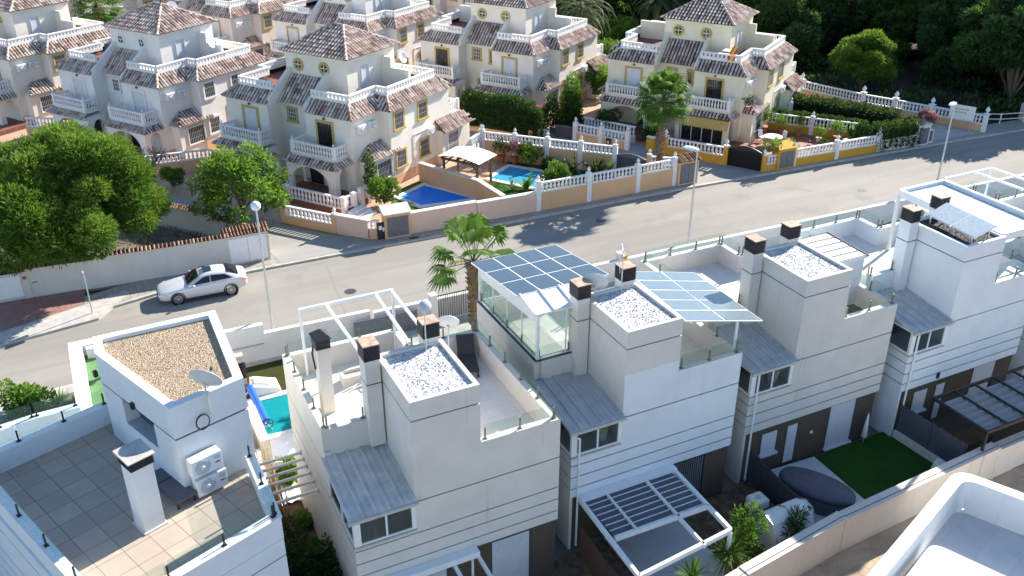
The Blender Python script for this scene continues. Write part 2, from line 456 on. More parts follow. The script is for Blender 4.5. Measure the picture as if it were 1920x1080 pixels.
def thing(name, label, cat, loc=(0, 0, 0), rz=0, group=None):
    o = bpy.data.objects.new(name, None); COL.objects.link(o)
    o.location = loc; o.rotation_euler = (0, 0, rz); o.empty_display_size = .3
    return tag(o, label, cat, group)
def struct(o, kind='structure'):
    o['kind'] = kind; return o
def dup(root, loc, rz=None, label=None, group=None, scale=None):
    r = root.copy(); COL.objects.link(r); r.location = loc
    if rz is not None: r.rotation_euler = (0, 0, rz)
    if label: r['label'] = label
    if group: r['group'] = group
    if scale: r.scale = (scale, scale, scale) if not isinstance(scale, tuple) else scale
    for ch in list(root.children):
        c = ch.copy(); COL.objects.link(c); c.parent = r
        for g in list(ch.children):
            d = g.copy(); COL.objects.link(d); d.parent = c
    return r
def inset(poly, d):
    P = [Vector(p) for p in poly]; n = len(P); out = []
    for i in range(n):
        d1 = (P[i]-P[i-1]).normalized(); d2 = (P[(i+1) % n]-P[i]).normalized()
        n1 = Vector((-d1.y, d1.x)); n2 = Vector((-d2.y, d2.x)); m = n1+n2; m = m/m.dot(n1)
        out.append(tuple(P[i]+m*d))
    return out
# ------------------------------------------------------------------ ground, road, pavements
def sheet(name, poly, z, mat, kind='structure'):
    m = MB(); m.face([(x, y, z) for x, y in poly]); return struct(m.build(name, mat), kind)
sheet('ground', [(-900, -300), (900, -300), (900, 1200), (-900, 1200)], -.15, 'ground_earth')
FARK = [(-60, 33.5), (-30, 43.6), (-15, 47.3), (-5.4, 49.0), (-.4, 49.9), (3, 50.7), (8, 51.1), (15, 51.0), (25, 50.75), (33, 50.75), (39, 50.7), (46, 50.4), (54, 50.05), (63, 49.7), (72, 49.2), (95, 47.6), (140, 43.5)]
NEARK = [(-60, 27), (-30, 37), (-15, 40.6), (-5.4, 42.6), (-2, 42.75), (8, 42.5), (20, 42.2), (39, 42.0), (60, 41.4), (95, 39.4), (140, 35.5)]
m = MB(); m.face([(x, y, -.0) for x, y in NEARK] + [(x, y, -.0) for x, y in reversed(FARK)])
struct(m.build('road', 'asphalt'))
def strip(name, line, off, z, mat, th=.12, side=1):
    """raised band beside a polyline"""
    m = MB()
    P = [Vector(p) for p in line]
    def nrm(i):
        a = P[max(0, i-1)]; b = P[min(len(P)-1, i+1)]; d = (b-a).normalized(); return Vector((-d.y, d.x))*side
    for i in range(len(P)-1):
        q = [P[i]+nrm(i)*off[0], P[i+1]+nrm(i+1)*off[0], P[i+1]+nrm(i+1)*off[1], P[i]+nrm(i)*off[1]]
        if side < 0: q.reverse()
        m.prism(q, z-th, z)
    return struct(m.build(name, mat))
strip('kerb', FARK, (0, .22), .12, 'concrete', .3)
strip('pavement', FARK, (.22, 2.2), .115, 'pavement', .3)
strip('kerb', NEARK, (0, .22), .12, 'concrete', .3, -1)
strip('pavement', NEARK, (.22, 1.3), .115, 'concrete', .3, -1)
sheet('pavement', [(-6, 49.6), (-1.2, 50.5), (-1.0, 52.9), (-6, 53.1)], .121, 'red_pavers')
# build-out of the pavement beside the parked car
m = MB(); m.prism([(-5.5, 48.2), (-.6, 49.0), (1.3, 51.4), (1.0, 51.7), (-1.0, 51.0), (-5.5, 49.6)], -.1, .125); struct(m.build('kerb', 'concrete'))
# lanes and garden floors on the far side
sheet('lane', [(9.8, 51.3), (15.0, 51.3), (15.3, 52.2), (12.2, 55.8), (8.5, 61.2), (5.0, 66.5), (-2, 76), (-12, 72), (-4, 66), (4, 61.5), (9.6, 53.0)], .125, 'lane_asphalt')
sheet('lane', [(39.3, 51.2), (46.0, 50.6), (45.6, 51.3), (38.3, 65.0), (30.5, 76.0), (26, 71), (30.0, 65.8), (36.0, 56.2), (40.4, 52.3)], .125, 'lane_asphalt')
sheet('pine_plot', [(-18, 52), (9.3, 53), (3.6, 61.0), (-8, 70), (-30, 64)], .05, 'ground_earth')
sheet('villa_ground', [(-70, 60), (-12, 72), (-2, 76), (5, 66.8), (12.3, 56), (16, 52.2), (41, 52), (36, 56.3), (30, 66), (26, 71), (30.5, 76), (38.4, 65.2), (45.5, 51.5), (68, 50.8), (62, 68), (70, 130), (-70, 140)], .02, 'garden_floor')
sheet('driveway', [(61.4, 50.6), (68.4, 50.0), (66.4, 54.4), (64.9, 58.8), (60.5, 57)], .13, 'concrete')
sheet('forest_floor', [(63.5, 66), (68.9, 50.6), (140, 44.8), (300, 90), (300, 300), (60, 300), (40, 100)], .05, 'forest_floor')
# garden lawns and pools beyond the road
sheet('lawn', [(17.6, 55.2), (20.4, 53.4), (25.0, 52.3), (25.2, 55.8), (22.6, 60.7), (20.4, 59.5)], .13, 'turf_green')
sheet('lawn', [(26.2, 57.2), (29.8, 61.2), (35.3, 55.6), (34.0, 52.2), (25.4, 52.2), (25.4, 55.0)], .13, 'turf_dark')
def pool(name, label, poly, water, z=.16, rim=.38, zw=None):
    t = thing(name, label, 'pool', (poly[0][0], poly[0][1], 0))
    m = MB(); k = len(poly); o = inset(poly, -rim)
    for i in range(k):
        j = (i+1) % k; m.prism([o[i], o[j], poly[j], poly[i]], -.05, z+.04)
    m.build('pool_edge', 'pool_edge', t, w=True)
    m = MB(); m.face([(x, y, z) for x, y in poly]); m.build('pool_water', water, t, w=True)
    return t
pool('swimming_pool', 'royal blue swimming pool on a lawn behind the pink street wall', [(20.6, 55.9), (24.3, 55.5), (22.15, 59.3), (19.85, 58.0)], 'pool_blue')
pool('swimming_pool', 'light blue swimming pool in the dark green garden with potted plants', [(27.0, 58.5), (29.1, 55.4), (31.1, 58.0), (29.4, 60.1)], 'pool_cyan')

# ------------------------------------------------------------------ front row of white box houses
FP0 = [(-2.05, 0), (5.15, 0), (5.15, 6.6), (2.4, 6.6), (2.4, 8.0), (-2.05, 8.0)]
FP1 = [(0, 0), (5.15, 0), (5.15, 6.6), (2.4, 6.6), (2.4, 8.0), (-2.05, 8.0), (-2.05, 2.78), (0, 2.78)]
def grooved(mw_, mg, poly, zs, gap=.045):
    for a, b in zip(zs, zs[1:]):
        mw_.prism(poly, a+(gap/2 if a != zs[0] else 0), b-(gap/2 if b != zs[-1] else 0))
    mg.prism(inset(poly, .035), zs[0]+.02, zs[-1]-.02)
def gravel_stones(m, poly, z, n, r, smax=.07):
    xs = [p[0] for p in poly]; ys = [p[1] for p in poly]
    def inside(x, y):
        c = False; j = len(poly)-1
        for i in range(len(poly)):
            if (poly[i][1] > y) != (poly[j][1] > y) and x < (poly[j][0]-poly[i][0])*(y-poly[i][1])/(poly[j][1]-poly[i][1])+poly[i][0]: c = not c
            j = i
        return c
    k = 0
    while k < n:
        x = r.uniform(min(xs), max(xs)); y = r.uniform(min(ys), max(ys))
        if not inside(x, y): continue
        k += 1; s = r.uniform(.35, 1)*smax; a = r.uniform(0, 6.28); h = s*r.uniform(.5, 1.1)
        b = [(x+s*math.cos(a+i*2.094), y+s*math.sin(a+i*2.094)*r.uniform(.6, 1), z-.01) for i in range(3)]
        tp = (x+r.uniform(-.3, .3)*s, y+r.uniform(-.3, .3)*s, z+h)
        for i in range(3): m.face([b[i], b[(i+1) % 3], tp])
def rail(t, paths, z, name='glass_railing', h=.55, step=1.25, post='post_grey', ph=.42, inner=0):
    """glass panes held by short posts along each path"""
    mg = MB(); posts = []
    for pts in paths:
        for a, b in zip(pts, pts[1:]):
            a = Vector(a); b = Vector(b); d = b-a; L = d.length; d.normalize(); n = max(1, round(L/step)); ang = math.atan2(d.y, d.x)
            for i in range(n+1):
                p = a+d*min(L-.08, max(.08, L*i/n)); mp = MB(); mp.obox(p, .05, .05, z, z+ph, ang); mp.obox(p, .14, .12, z, z+.02, ang); posts.append(mp)
            for i in range(n):
                q0 = a+d*(L*i/n+.05); q1 = a+d*(L*(i+1)/n-.05); c = (q0+q1)/2
                mg.obox(c, (q1-q0).length, .012, z+.06, z+h, ang)
    g = mg.build(name, 'rail_glass', t)
    for mp in posts: mp.build('railing_post', post, g)
def chimney(t, x0, x1, y0, y1, z0, z1, wall, cap='rust_cap', grooves=()):
    m = MB(); m.box(x0, x1, y0, y1, z0, z1); c = m.build('chimney', wall, t)
    for g in grooves:
        pass
    m = MB(); e = .025; hb = .54
    m.box(x0+.05, x1-.05, y0+.05, y1-.05, z1, z1+hb)
    for k in range(9):
        za = z1+.02+k*hb/9; m.box(x0-e, x1+e, y0-e, y1+e, za, za+hb/9-.022)
    b = m.build('chimney_vent', 'black_metal', c)
    m = MB(); m.box(x0-e, x1+e, y0-e, y1+e, z1+hb, z1+hb+.03); m.build('chimney_cap', cap, c)
    if grooves:
        m = MB()
        for g in grooves:
            m.box(x0-.003, x1+.003, y0-.003, y1+.003, g-.02, g+.02)
        m.build('groove', 'dark_groove', c)
def seam_roof(t, x0, x1, y0, z0, y1, z1, n=5, mat='galv', name='metal_roof'):
    """standing seam lean-to, y0/z0 at the low edge"""
    m = MB(); th = .06
    m.hexa([(x0, y0, z0-th), (x1, y0, z0-th), (x1, y1, z1-th), (x0, y1, z1-th)], [(x0, y0, z0), (x1, y0, z0), (x1, y1, z1), (x0, y1, z1)])
    for i in range(n+1):
        x = x0+.03+(x1-x0-.06)*i/n
        m.bar((x, y0, z0+.03), (x, y1, z1+.03), .07, .065)
        if i < n:
            for k in (1, 2):
                xx = x+(x1-x0-.06)/n*k/3; m.bar((xx, y0+.02, z0+.004), (xx, y1, z1+.004), .02, .012)
    r = m.build(name, mat, t)
    g = MB(); g.bar((x0-.04, y0-.06, z0-.06), (x1+.04, y0-.06, z0-.06), .12, .11); g.build('gutter', 'galv', r)
    return r
def window_box(t, wall, dark='window_dark', stuff=None):
    """glazed corner bay under the lean-to roof"""
    z0, z1 = 4.2, 5.33
    m = MB(); m.box(-2.07, 0.0, -.04, .06, z0-.07, z0-.005); m.box(-2.07, -1.97, .06, 2.78, z0-.07, z0-.005)
    b = m.build('window_sill', 'concrete', t)
    f = MB()
    f.box(-2.05, -1.82, .0, .12, z0, z1+.02); f.box(-.14, -.0, .0, .12, z0, z1+.02)
    f.box(-1.82, -.14, .02, .1, z0, z0+.06); f.box(-1.82, -.14, .02, .1, z1-.1, z1); f.box(-1.0, -.94, .02, .09, z0+.06, z1-.1)
    for zz in (z0, z1-.1): f.box(-2.045, -1.97, .12, 2.7, zz, zz+.08)
    f.box(-2.045, -1.97, 1.3, 1.38, z0+.08, z1-.1); f.box(-2.045, -1.97, 2.6, 2.78, z0, z1+.1)
    fr = f.build('window_frame', 'white_paint', t)
    m = MB(); m.box(-1.82, -1.0, .055, .062, z0+.06, z1-.1); m.box(-.94, -.14, .045, .052, z0+.06, z1-.1); m.box(-2.01, -2.003, .12, 2.6, z0+.08, z1-.1)
    m.build('window_pane', 'window_glass', fr)
    m = MB(); m.box(-1.9, -.02, 1.6, 2.7, z0-.002, z1-.05); m.build('room_interior', dark, t)
def modern_house(name, label, O, dz, wall, tower=None, gravel='white_gravel', rails=True, base_door=True, rust='rust_cap', pal='pale_tiles'):
    tower = tower or wall
    t = thing(name, label, 'house', (O[0], O[1], 0), 0, 'box houses in a row along the road')
    # ground floor
    m = MB(); m.prism([(-2.05, .28), (5.15, .28), (5.15, 6.6), (2.4, 6.6), (2.4, 8), (-2.05, 8)], -.1, 2.36+dz)
    m.box(-2.05, -1.93, .02, .28, -.1, 2.36+dz)
    m.build('ground_floor', wall, t)
    m = MB(); m.box(-1.93, 5.13, .12, .275, -.1, 2.36+dz); m.build('base_cladding', 'brown_render', t)
    mw_, mg = MB(), MB()
    grooved(mw_, mg, FP0, [2.36+dz, 2.75+dz, 3.26+dz, 3.78+dz, 4.2])
    grooved(mw_, mg, FP1, [4.2, 5.26, 5.7+dz])
    # parapets
    zt = 6.6+dz
    loop = [(-1.93, 2.9), (-1.93, 7.88), (2.28, 7.88), (2.28, 6.48), (5.03, 6.48), (5.03, .12), (2.28, .12)]
    mw_.wall(loop, .24, 5.7+dz, zt); mw_.wall([(-1.93+.12, 2.9), (-.5, 2.9)], .24, 5.7+dz, zt)
    mw_.build('wall', wall, t); mg.build('groove', 'dark_groove', t)
    m = MB(); m.prism(inset([(-2.05, 2.78), (0, 2.78), (2.28, 2.78), (2.28, 0), (5.15, 0), (5.15, 6.6), (2.4, 6.6), (2.4, 8), (-2.05, 8)], .2), 5.69+dz, 5.74+dz)
    m.build('terrace_floor', pal, t)
    # stair tower
    T = [(0, 0), (2.28, 0), (2.28, 3.05), (0, 3.05)]
    mw_, mg = MB(), MB()
    zt2 = 8.78+dz
    grooved(mw_, mg, T, [5.7+dz, 8.09+dz, zt2-.14])
    mw_.wall(inset(T, .07), .14, zt2-.14, zt2, True)
    tw = mw_.build('stair_tower', tower, t); mg.build('groove', 'dark_groove', tw)
    bed = inset(T, .14); m = MB(); m.prism(bed, zt2-.14, zt2-.1); gravel_stones(m, inset(T, .2), zt2-.1, 420, rnd, .055); m.build('gravel_bed', gravel, tw)
    chimney(t, -.55, -.06, 2.45, 3.05, 5.7+dz, 8.95+dz, wall, rust, (8.09+dz,))
    chimney(t, 1.62, 2.16, 2.95, 3.45, 5.7+dz, 8.95+dz, wall, rust)
    if rails:
        rail(t, [[(-.55, 2.9), (-1.93, 2.9), (-1.93, 7.88), (2.28, 7.88), (2.28, 6.5)], [(2.34, 6.48), (5.03, 6.48), (5.03, .12), (2.4, .12)]], zt)
    return t
def shutter_door(t, x0, x1, z0, z1, name='shutter_door', sill=True, mat='shutter', y=.12):
    f = MB(); f.box(x0, x1, y-.012, y-.006, z0, z1); f.box(x1, x1+.1, y-.02, y-.003, z0-.02, z1)
    f2 = MB(); n = int((z1-z0)/.09)
    for i in range(n): f2.box(x0+.02, x1-.02, y-.03, y-.01, z0+(z1-z0)*i/n+.012, z0+(z1-z0)*(i+1)/n)
    d = f2.build(name, mat, t); f.build('reveal', 'dark_grey', d)
    if sill: s = MB(); s.box(x0-.04, x1+.06, y-.16, y-.01, z0-.08, z0); s.build('sill', 'shutter', d)
def downpipe(t, x, z1, y=-.09, z0=.1, top=True):
    m = MB(); m.tube((x, y, z0), (x, y, z1), .04, .04, 8)
    if top: m.tube((x, y, z1), (x-.13, y, z1+.05), .04, .04, 8)
    m.build('downpipe', 'white_paint', t)
m_glass('window_glass', (.05, .06, .065), .32)
H2 = modern_house('box_house', 'cream box house with a bare white pergola frame and a lounger on its roof', (7.37, 21.84), .22, 'cream_render', rust='rust_cap')
H3 = modern_house('box_house', 'pale house with a glass roof room under blue solar panels', (15.6, 22.8), 0, 'cream_render', 'cream_render')
m = MB()
for za, zb, xa in ((2.36, 2.73, -2.05), (2.775, 3.235, -2.05), (3.285, 3.755, -2.05), (3.805, 4.2, -2.05), (4.2, 5.235, 0), (5.285, 6.6, 2.285)): m.box(xa, 5.15, -.005, -.001, za, zb)
m.box(0, 2.28, -.005, -.001, 5.285, 7.05)
m.build('painted_front', 'white_render', H3)
m = MB(); m.box(-2.07, -1.8, 2.9, 8.02, 6.6, 6.63); m.box(-2.07, -.5, 2.76, 3.05, 6.6, 6.63); m.build('parapet_cap', 'dark_grey', H3)
H4 = modern_house('box_house', 'grey-beige stained house above the covered spa and lawn', (23.67, 23.04), 0, 'grey_render')
H5 = modern_house('box_house', 'white house with pale solar panel tilted on its tower and glazed roof pergola', (31.58, 22.54), 0, 'white_render', gravel='dark_gravel')
H6 = modern_house('box_house', 'white house at the right edge with an open white roof frame', (39.5, 22.4), 0, 'bright_render')
for h, dk in ((H2, 'window_dark'), (H3, 'window_mid'), (H4, 'window_mid'), (H5, 'window_mid'), (H6, 'window_mid')):
    seam_roof(h, -2.2, -.01, -.12, 5.42, 2.77, 5.78, 5, 'roof_metal_pale' if h is H2 else 'roof_metal')
    window_box(h, None, dk)
downpipe(H3, -1.78, 5.0); downpipe(H4, -1.78, 5.25); downpipe(H5, -1.78, 5.25); 
for h in (H4, H5, H6):
    shutter_door(h, -1.0, -.2, .95, 1.98, 'shutter_window'); shutter_door(h, .33, .87, .1, 1.98, 'shutter_door', False); shutter_door(h, 2.6, 4.0, .1, 2.25)
shutter_door(H2, 2.65, 4.1, .1, 2.4); shutter_door(H2, .2, 1.0, .1, 2.1, 'shutter_window')
m = MB()
for i in range(16): m.box(2.4+i*.1, 2.46+i*.1, .1, .115, .05, 2.2)
m.build('glass_door', 'gate_grey', H3)
m = MB(); m.box(2.35, 4.05, .113, .119, .05, 2.25); m.build('door_pane', 'window_dark', H3)
m = MB(); m.box(1.62, 1.75, .05, .11, 1.22, 1.32); m.build('wall_light', 'lamp_white', H4)
m = MB(); m.box(.02, .16, -.07, -.002, 2.5, 2.78); m.build('wall_light', 'black_metal', H5)
# ------------------------------------------------------------------ roof furniture of the front row
# house 2
t = thing('pergola', 'bare white metal pergola frame on the cream house terrace', 'pergola', (6.02, 29.4, 5.96))
m = MB()
X = lambda x, y, z: (7.37+x, 21.84+y, z)
m.bar(X(-1.35, 7.55, 8.7), X(2.2, 7.55, 8.7), .1, .12); m.build('beam', 'white_paint', t, w=True)
for a, b in (((-.35, 7.5), (-.28, 3.6)), ((1.5, 7.5), (1.38, 3.7)), ((2.12, 7.5), (2.1, 3.8))):
    m = MB(); m.bar(X(*a, 8.7), X(*b, 8.7), .09, .1); m.build('beam', 'white_paint', t, w=True)
for p in ((-1.3, 7.6), (2.17, 7.6)):
    m = MB(); m.bar(X(*p, 5.96), X(*p, 8.7), .09, .09, (1, 0, 0)); m.build('post', 'white_paint', t, w=True)
t = thing('chimney_stack', 'tall cream chimney with a black pointed cowl on the cream house terrace', 'chimney', X(-1.25, 5.1, 5.96))
m = MB(); m.box(-.21, .21, -.26, .26, 0, 2.6); m.build('stack', 'cream_render', t)
m = MB()
for k in range(4): m.box(-.25, .25, -.3, .3, 2.6+k*.09, 2.67+k*.09)
m.box(-.2, .2, -.25, .25, 2.6, 2.97); m.hexa([(-.3, -.34, 2.97), (.3, -.34, 2.97), (.3, .34, 2.97), (-.3, .34, 2.97)], [(-.04, -.04, 3.22), (.04, -.04, 3.22), (.04, .04, 3.22), (-.04, .04, 3.22)])
m.build('cowl', 'black_metal', t)
m = MB(); m.path([(-.24, .1, 2.65), (-.3, .1, 2.3), (-.26, .05, 1.7)], .035); m.build('flue_pipe', 'black_metal', t)
def dish(label, loc, face, r, mast, mat='dish_grey', lean=None):
    t = thing('satellite_dish', label, 'satellite dish', loc)
    f = Vector(face).normalized()
    m = MB(); prof = [(r*k/6, -.16*r*2*(1-(k/6)**2)) for k in range(7)]
    prof2 = [(p[0]+.0, p[1]-.02) for p in reversed(prof)]
    c = Vector((0, 0, mast))+f*.15
    m.lathe(prof+[(r+.015, .0)]+[(r+.015, -.02)]+prof2, c, 20, f, False)
    m.build('reflector', mat, t, smooth=True)
    m = MB(); m.tube((0, 0, 0), (0, 0, mast), .03, .03, 8); m.tube((0, 0, mast-.05), c-f*.16, .04, .04, 8); m.build('mast', 'galv', t)
    low = c-Vector((0, 0, r*.75)); e = c+f*r*1.1-Vector((0, 0, r*.3))
    m = MB(); m.tube(low, e, .018, .018, 6); a = m.build('feed_arm', 'galv', t)
    m = MB(); m.lathe([(.045, 0), (.055, .06), (.03, .12)], e-f*.04, 8, -f); m.build('receiver', 'dark_grey', a)
    return t
dish('off-white oval dish beside the cream house rear chimney', X(2.75, 3.6, 8.0), (.4, .75, .45), .36, 1.1, 'white_stone')
t = thing('antenna', 'small round pale blue antenna on a thin pole above gravel roof', 'antenna', X(1.6, 2.7, 8.87))
m = MB(); m.tube((0, 0, 0), (0, 0, 1.55), .02, .02, 6); m.build('pole', 'galv', t)
m = MB(); m.lathe([(.02, 0), (.2, .02), (.21, .05), (.16, .1), (.04, .12)], (0, -.05, 1.7), 16, (0, -.8, .5)); m.build('disc', 'dish_grey', t, smooth=True)
t = thing('sun_lounger', 'dark rattan sun lounger with raised back on the roof terrace', 'sun lounger', X(4.25, 5.55, 5.97), R(73))
m = MB(); m.box(-.95, .25, -.33, .33, .28, .36); m.build('seat', 'rattan', t)
m = MB(); m.hexa([(.25, -.33, .3), (.3, -.33, .24), (.3, .33, .24), (.25, .33, .3)], [(.72, -.33, .95), (.79, -.33, .91), (.79, .33, .91), (.72, .33, .95)]); m.build('backrest', 'rattan', t)
for x in (-.85, .5):
    for y in (-.29, .29):
        m = MB(); m.box(x-.04, x+.04, y-.04, y+.04, 0, .28); m.build('leg', 'rattan', t)
m = MB(); m.box(.2, .75, -.3, .3, .2, .28); m.build('frame', 'rattan', t)
# folded clothes airer lying on the terrace and a low white planter
t = thing('clothes_airer', 'folded pale clothes airer lying on the white roof terrace', 'clothes airer', X(-.2, 5.75, 5.97))
m = MB()
for a, b in (((-.6, -.1), (.5, .25)), ((-.6, -.25), (.5, .1)), ((.1, .05), (.45, .35)), ((.45, .35), (.6, -.1)), ((-.6, -.1), (-.6, -.25))):
    m.bar((*a, .12), (*b, .16), .03)
m.build('frame', 'white_stone', t)
t = thing('planter', 'long low white planter trough on the cream house terrace', 'planter', X(.6, 6.4, 5.96))
m = MB(); m.wall([(-.9, -.25), (.9, -.25), (.9, .25), (-.9, .25)], .1, 0, .42, True); m.box(-.85, .85, -.2, .2, 0, .1); m.build('trough', 'cream_render', t)
m = MB(); m.box(-.85, .85, -.2, .2, .1, .3); m.build('soil', 'concrete', t)
# house 3
X = lambda x, y, z: (15.6+x, 22.8+y, z)
t = thing('glass_room', 'glazed roof room with white frame under twelve solar panels', 'glass room', X(-1.93, 2.9, 6.6))
P = {}
def roofz(y): return 8.86-(y-3.6)*.11
fr = MB(); x0, x1, y0, y1 = -1.93, .45, 2.9, 7.9
for x, y in ((x0, y0), (x1, y0), (x0, y1), (x1, y1)): fr.bar(X(x, y, 6.6), X(x, y, roofz(y)-.1 if y > 3 else 8.6), .11, .11, (1, 0, 0))
for k in (1, 2, 3): fr.bar(X(x0, y0+(y1-y0)*k/4, 6.6), X(x0, y0+(y1-y0)*k/4, 8.1), .03, .05, (1, 0, 0))
fr.bar(X(-.75, y0, 6.6), X(-.75, y0, 8.5), .03, .05, (1, 0, 0))
for a, b in (((x0, y0), (x1, y0)), ((x1, y1), (x0, y1))): fr.bar(X(*a, 6.63), X(*b, 6.63), .08, .06)
fr.bar(X(x0, y0, 6.63), X(x0, y1, 6.63), .08, .06)
fr.build('frame', 'white_paint', t, w=True)
m = MB(); m.hexa([X(x0-.03, y0, 8.12), X(x0+.05, y0, 8.12), X(x0+.05, y1, 7.75), X(x0-.03, y1, 7.75)], [X(x0-.03, y0, 8.62), X(x0+.05, y0, 8.62), X(x0+.05, y1, 8.28), X(x0-.03, y1, 8.28)])
m.build('fascia', 'white_paint', t, w=True)
m = MB(); m.face([X(x0, y0, 6.66), X(x0, y1, 6.66), X(x0, y1, 7.75), X(x0, y0, 8.12)]); m.face([X(x0, y0, 6.66), X(x1, y0, 6.66), X(x1, y0, 8.55), X(x0, y0, 8.55)])
m.face([X(x0, y1, 6.66), X(x1, y1, 6.66), X(x1, y1, 8.2), X(x0, y1, 8.2)]); m.face([X(x1, y0, 6.0), X(x1, y1, 6.0), X(x1, y1, 8.2), X(x1, y0, 8.5)])
m.build('glazing', 'room_glass', t, w=True)
m = MB(); m.hexa([X(x0-.2, y0-.12, 8.52), X(.4, y0-.12, 8.52), X(.4, 4.0, 8.76), X(x0-.2, 4.0, 8.76)], [X(x0-.2, y0-.12, 8.58), X(.4, y0-.12, 8.58), X(.4, 4.0, 8.82), X(x0-.2, 4.0, 8.82)])
for k in range(4):
    xx = x0-.17+k*.8; m.bar(X(xx, y0-.12, 8.61), X(xx, 4.0, 8.85), .06, .06)
m.build('front_canopy', 'white_paint', t, w=True)
def solar_array(t, P00, P10, P11, P01, nx, ny, cell='solar_cells', frame='steel', gap=.035):
    """panels filling a quad: x from P00 to P10, y from P00 to P01"""
    P00, P10, P11, P01 = map(Vector, (P00, P10, P11, P01))
    def pt(u, v): return P00*(1-u)*(1-v)+P10*u*(1-v)+P11*u*v+P01*(1-u)*v
    N = (P10-P00).cross(P01-P00).normalized()
    fm = MB(); fm.hexa([pt(0, 0)-N*.05, pt(1, 0)-N*.05, pt(1, 1)-N*.05, pt(0, 1)-N*.05], [pt(0, 0), pt(1, 0), pt(1, 1), pt(0, 1)])
    fm.build('panel_frame', frame, t, w=True)
    gx = gap/(P10-P00).length; gy = gap/(P01-P00).length
    for i in range(nx):
        for j in range(ny):
            u0, u1, v0, v1 = i/nx+gx, (i+1)/nx-gx, j/ny+gy, (j+1)/ny-gy
            m = MB(); m.face([pt(u0, v0)+N*.006, pt(u1, v0)+N*.006, pt(u1, v1)+N*.006, pt(u0, v1)+N*.006], [(0, 0), (1, 0), (1, 1), (0, 1)])
            m.build('solar_panel', cell, t, w=True)
solar_array(t, X(-2.25, 3.95, 8.84), X(1.65, 3.95, 8.84), X(1.55, 7.95, 8.43), X(-2.3, 7.95, 8.43), 4, 3, 'solar_cells', 'white_paint', .028)
t = thing('solar_canopy', 'tilted solar canopy on white posts over the right hand terrace', 'solar panels', X(2.7, .3, 6.6))
solar_array(t, X(2.65, .3, 8.42), X(6.1, .2, 7.62), X(6.2, 4.6, 7.62), X(2.85, 4.6, 8.42), 2, 5, 'solar_blue', 'white_paint', .028)
for p, z in (((5.03, .35), 7.78), ((5.03, 4.3), 7.78)):
    m = MB(); m.bar(X(*p, 6.6), X(*p, z), .08, .08, (1, 0, 0)); m.build('post', 'white_paint', t, w=True)
m = MB(); m.bar(X(5.03, .3, 7.8), X(5.03, 4.5, 7.8), .08, .1); m.bar(X(2.9, .3, 8.3), X(2.9, 4.5, 8.3), .08, .1); m.build('beam', 'white_paint', t, w=True)
dish('large pale blue-grey dish on chimney beside the solar room', X(.3, 2.75, 8.75), (.45, .75, .45), .48, .5)
t = thing('antenna', 'thin aerial with orange amplifier on gravel roof near solar panels', 'antenna', X(1.45, 2.75, 8.64))
m = MB(); m.tube((0, 0, 0), (0, 0, 1.75), .022, .022, 6); m.build('pole', 'galv', t)
m = MB(); m.tube((-.1, -.2, 1.6), (.25, .5, 1.75), .012, .012, 5)
for k in range(7):
    q = Vector((-.1, -.2, 1.6)).lerp(Vector((.25, .5, 1.75)), k/6); m.tube(q-Vector((.16, -.08, .06)), q+Vector((.16, -.08, .06)), .008, .008, 4)
m.path([(-.16, -.1, .9), (-.22, -.1, 1.5), (-.05, -.15, 1.72)], .012); m.build('aerial', 'galv', t)
m = MB(); m.box(.02, .2, .0, .16, 1.36, 1.52); m.build('amplifier', 'orange', t)
# house 4 shed with ribbed roof
X = lambda x, y, z: (23.67+x, 23.04+y, z)
t = thing('roof_shed', 'white roof shed with ribbed white top beside gravel roof', 'shed', X(4.3, 3.1, 5.74))
m = MB(); m.box(3.55, 5.0, 1.95, 4.2, 5.74, 7.9); mm = MB()
for v in m.V: mm.V.append((v[0]+23.67, v[1]+23.04, v[2]))
mm.F, mm.U = m.F, m.U; mm.build('wall', 'white_render', t, w=True)
m = MB(); m.hexa([X(3.45, 1.85, 7.9), X(5.1, 1.85, 7.9), X(5.1, 4.3, 7.9), X(3.45, 4.3, 7.9)], [X(3.45, 1.85, 7.98), X(5.1, 1.85, 7.98), X(5.1, 4.3, 8.04), X(3.45, 4.3, 8.04)])
m.build('roof', 'white_paint', t, w=True)
m = MB()
for k in range(6): m.bar(X(3.45, 1.9+k*.47, 8.02+k*.012), X(5.1, 1.9+k*.47, 8.02+k*.012), .03, .03)
m.bar(X(5.1, 1.85, 7.99), X(5.1, 4.3, 8.05), .05, .06); m.build('rib', 'dark_grey', t, w=True)
sheet('artificial_turf', [X(2.5, .3, 0)[:2], X(4.8, .3, 0)[:2], X(4.8, 1.9, 0)[:2], X(2.5, 1.9, 0)[:2]], 5.75, 'green_floor')
# house 5 glazed pergola and collector panel
X = lambda x, y, z: (31.58+x, 22.54+y, z)
t = thing('roof_pergola', 'big white roof pergola glazed with pale translucent panels', 'pergola', X(2.5, 3, 5.74))
a, b, c, d = (1.2, 5.6), (4.3, 5.7), (4.3, .1), (1.2, .5)
a, b, c, d = (2.33, 5.75), (5.15, 5.75), (5.15, .25), (2.33, .25)
for p, q in ((a, b), (b, c), (c, d), (d, a)):
    m = MB(); m.bar(X(*p, 8.65), X(*q, 8.65), .14, .34); m.build('beam', 'white_paint', t, w=True)
solar_array(t, X(2.4, .32, 8.6), X(5.08, .32, 8.6), X(5.08, 5.68, 8.66), X(2.4, 5.68, 8.66), 2, 3, 'solar_pale', 'white_paint', .07)
for p in (a, b, c):
    m = MB(); m.bar(X(*p, 5.74), X(*p, 8.5), .14, .14, (1, 0, 0)); m.build('post', 'white_paint', t, w=True)
t = thing('solar_collector', 'pale tilted solar collector on four legs over dark tower roof', 'solar collector', X(1.1, 1.4, 8.68))
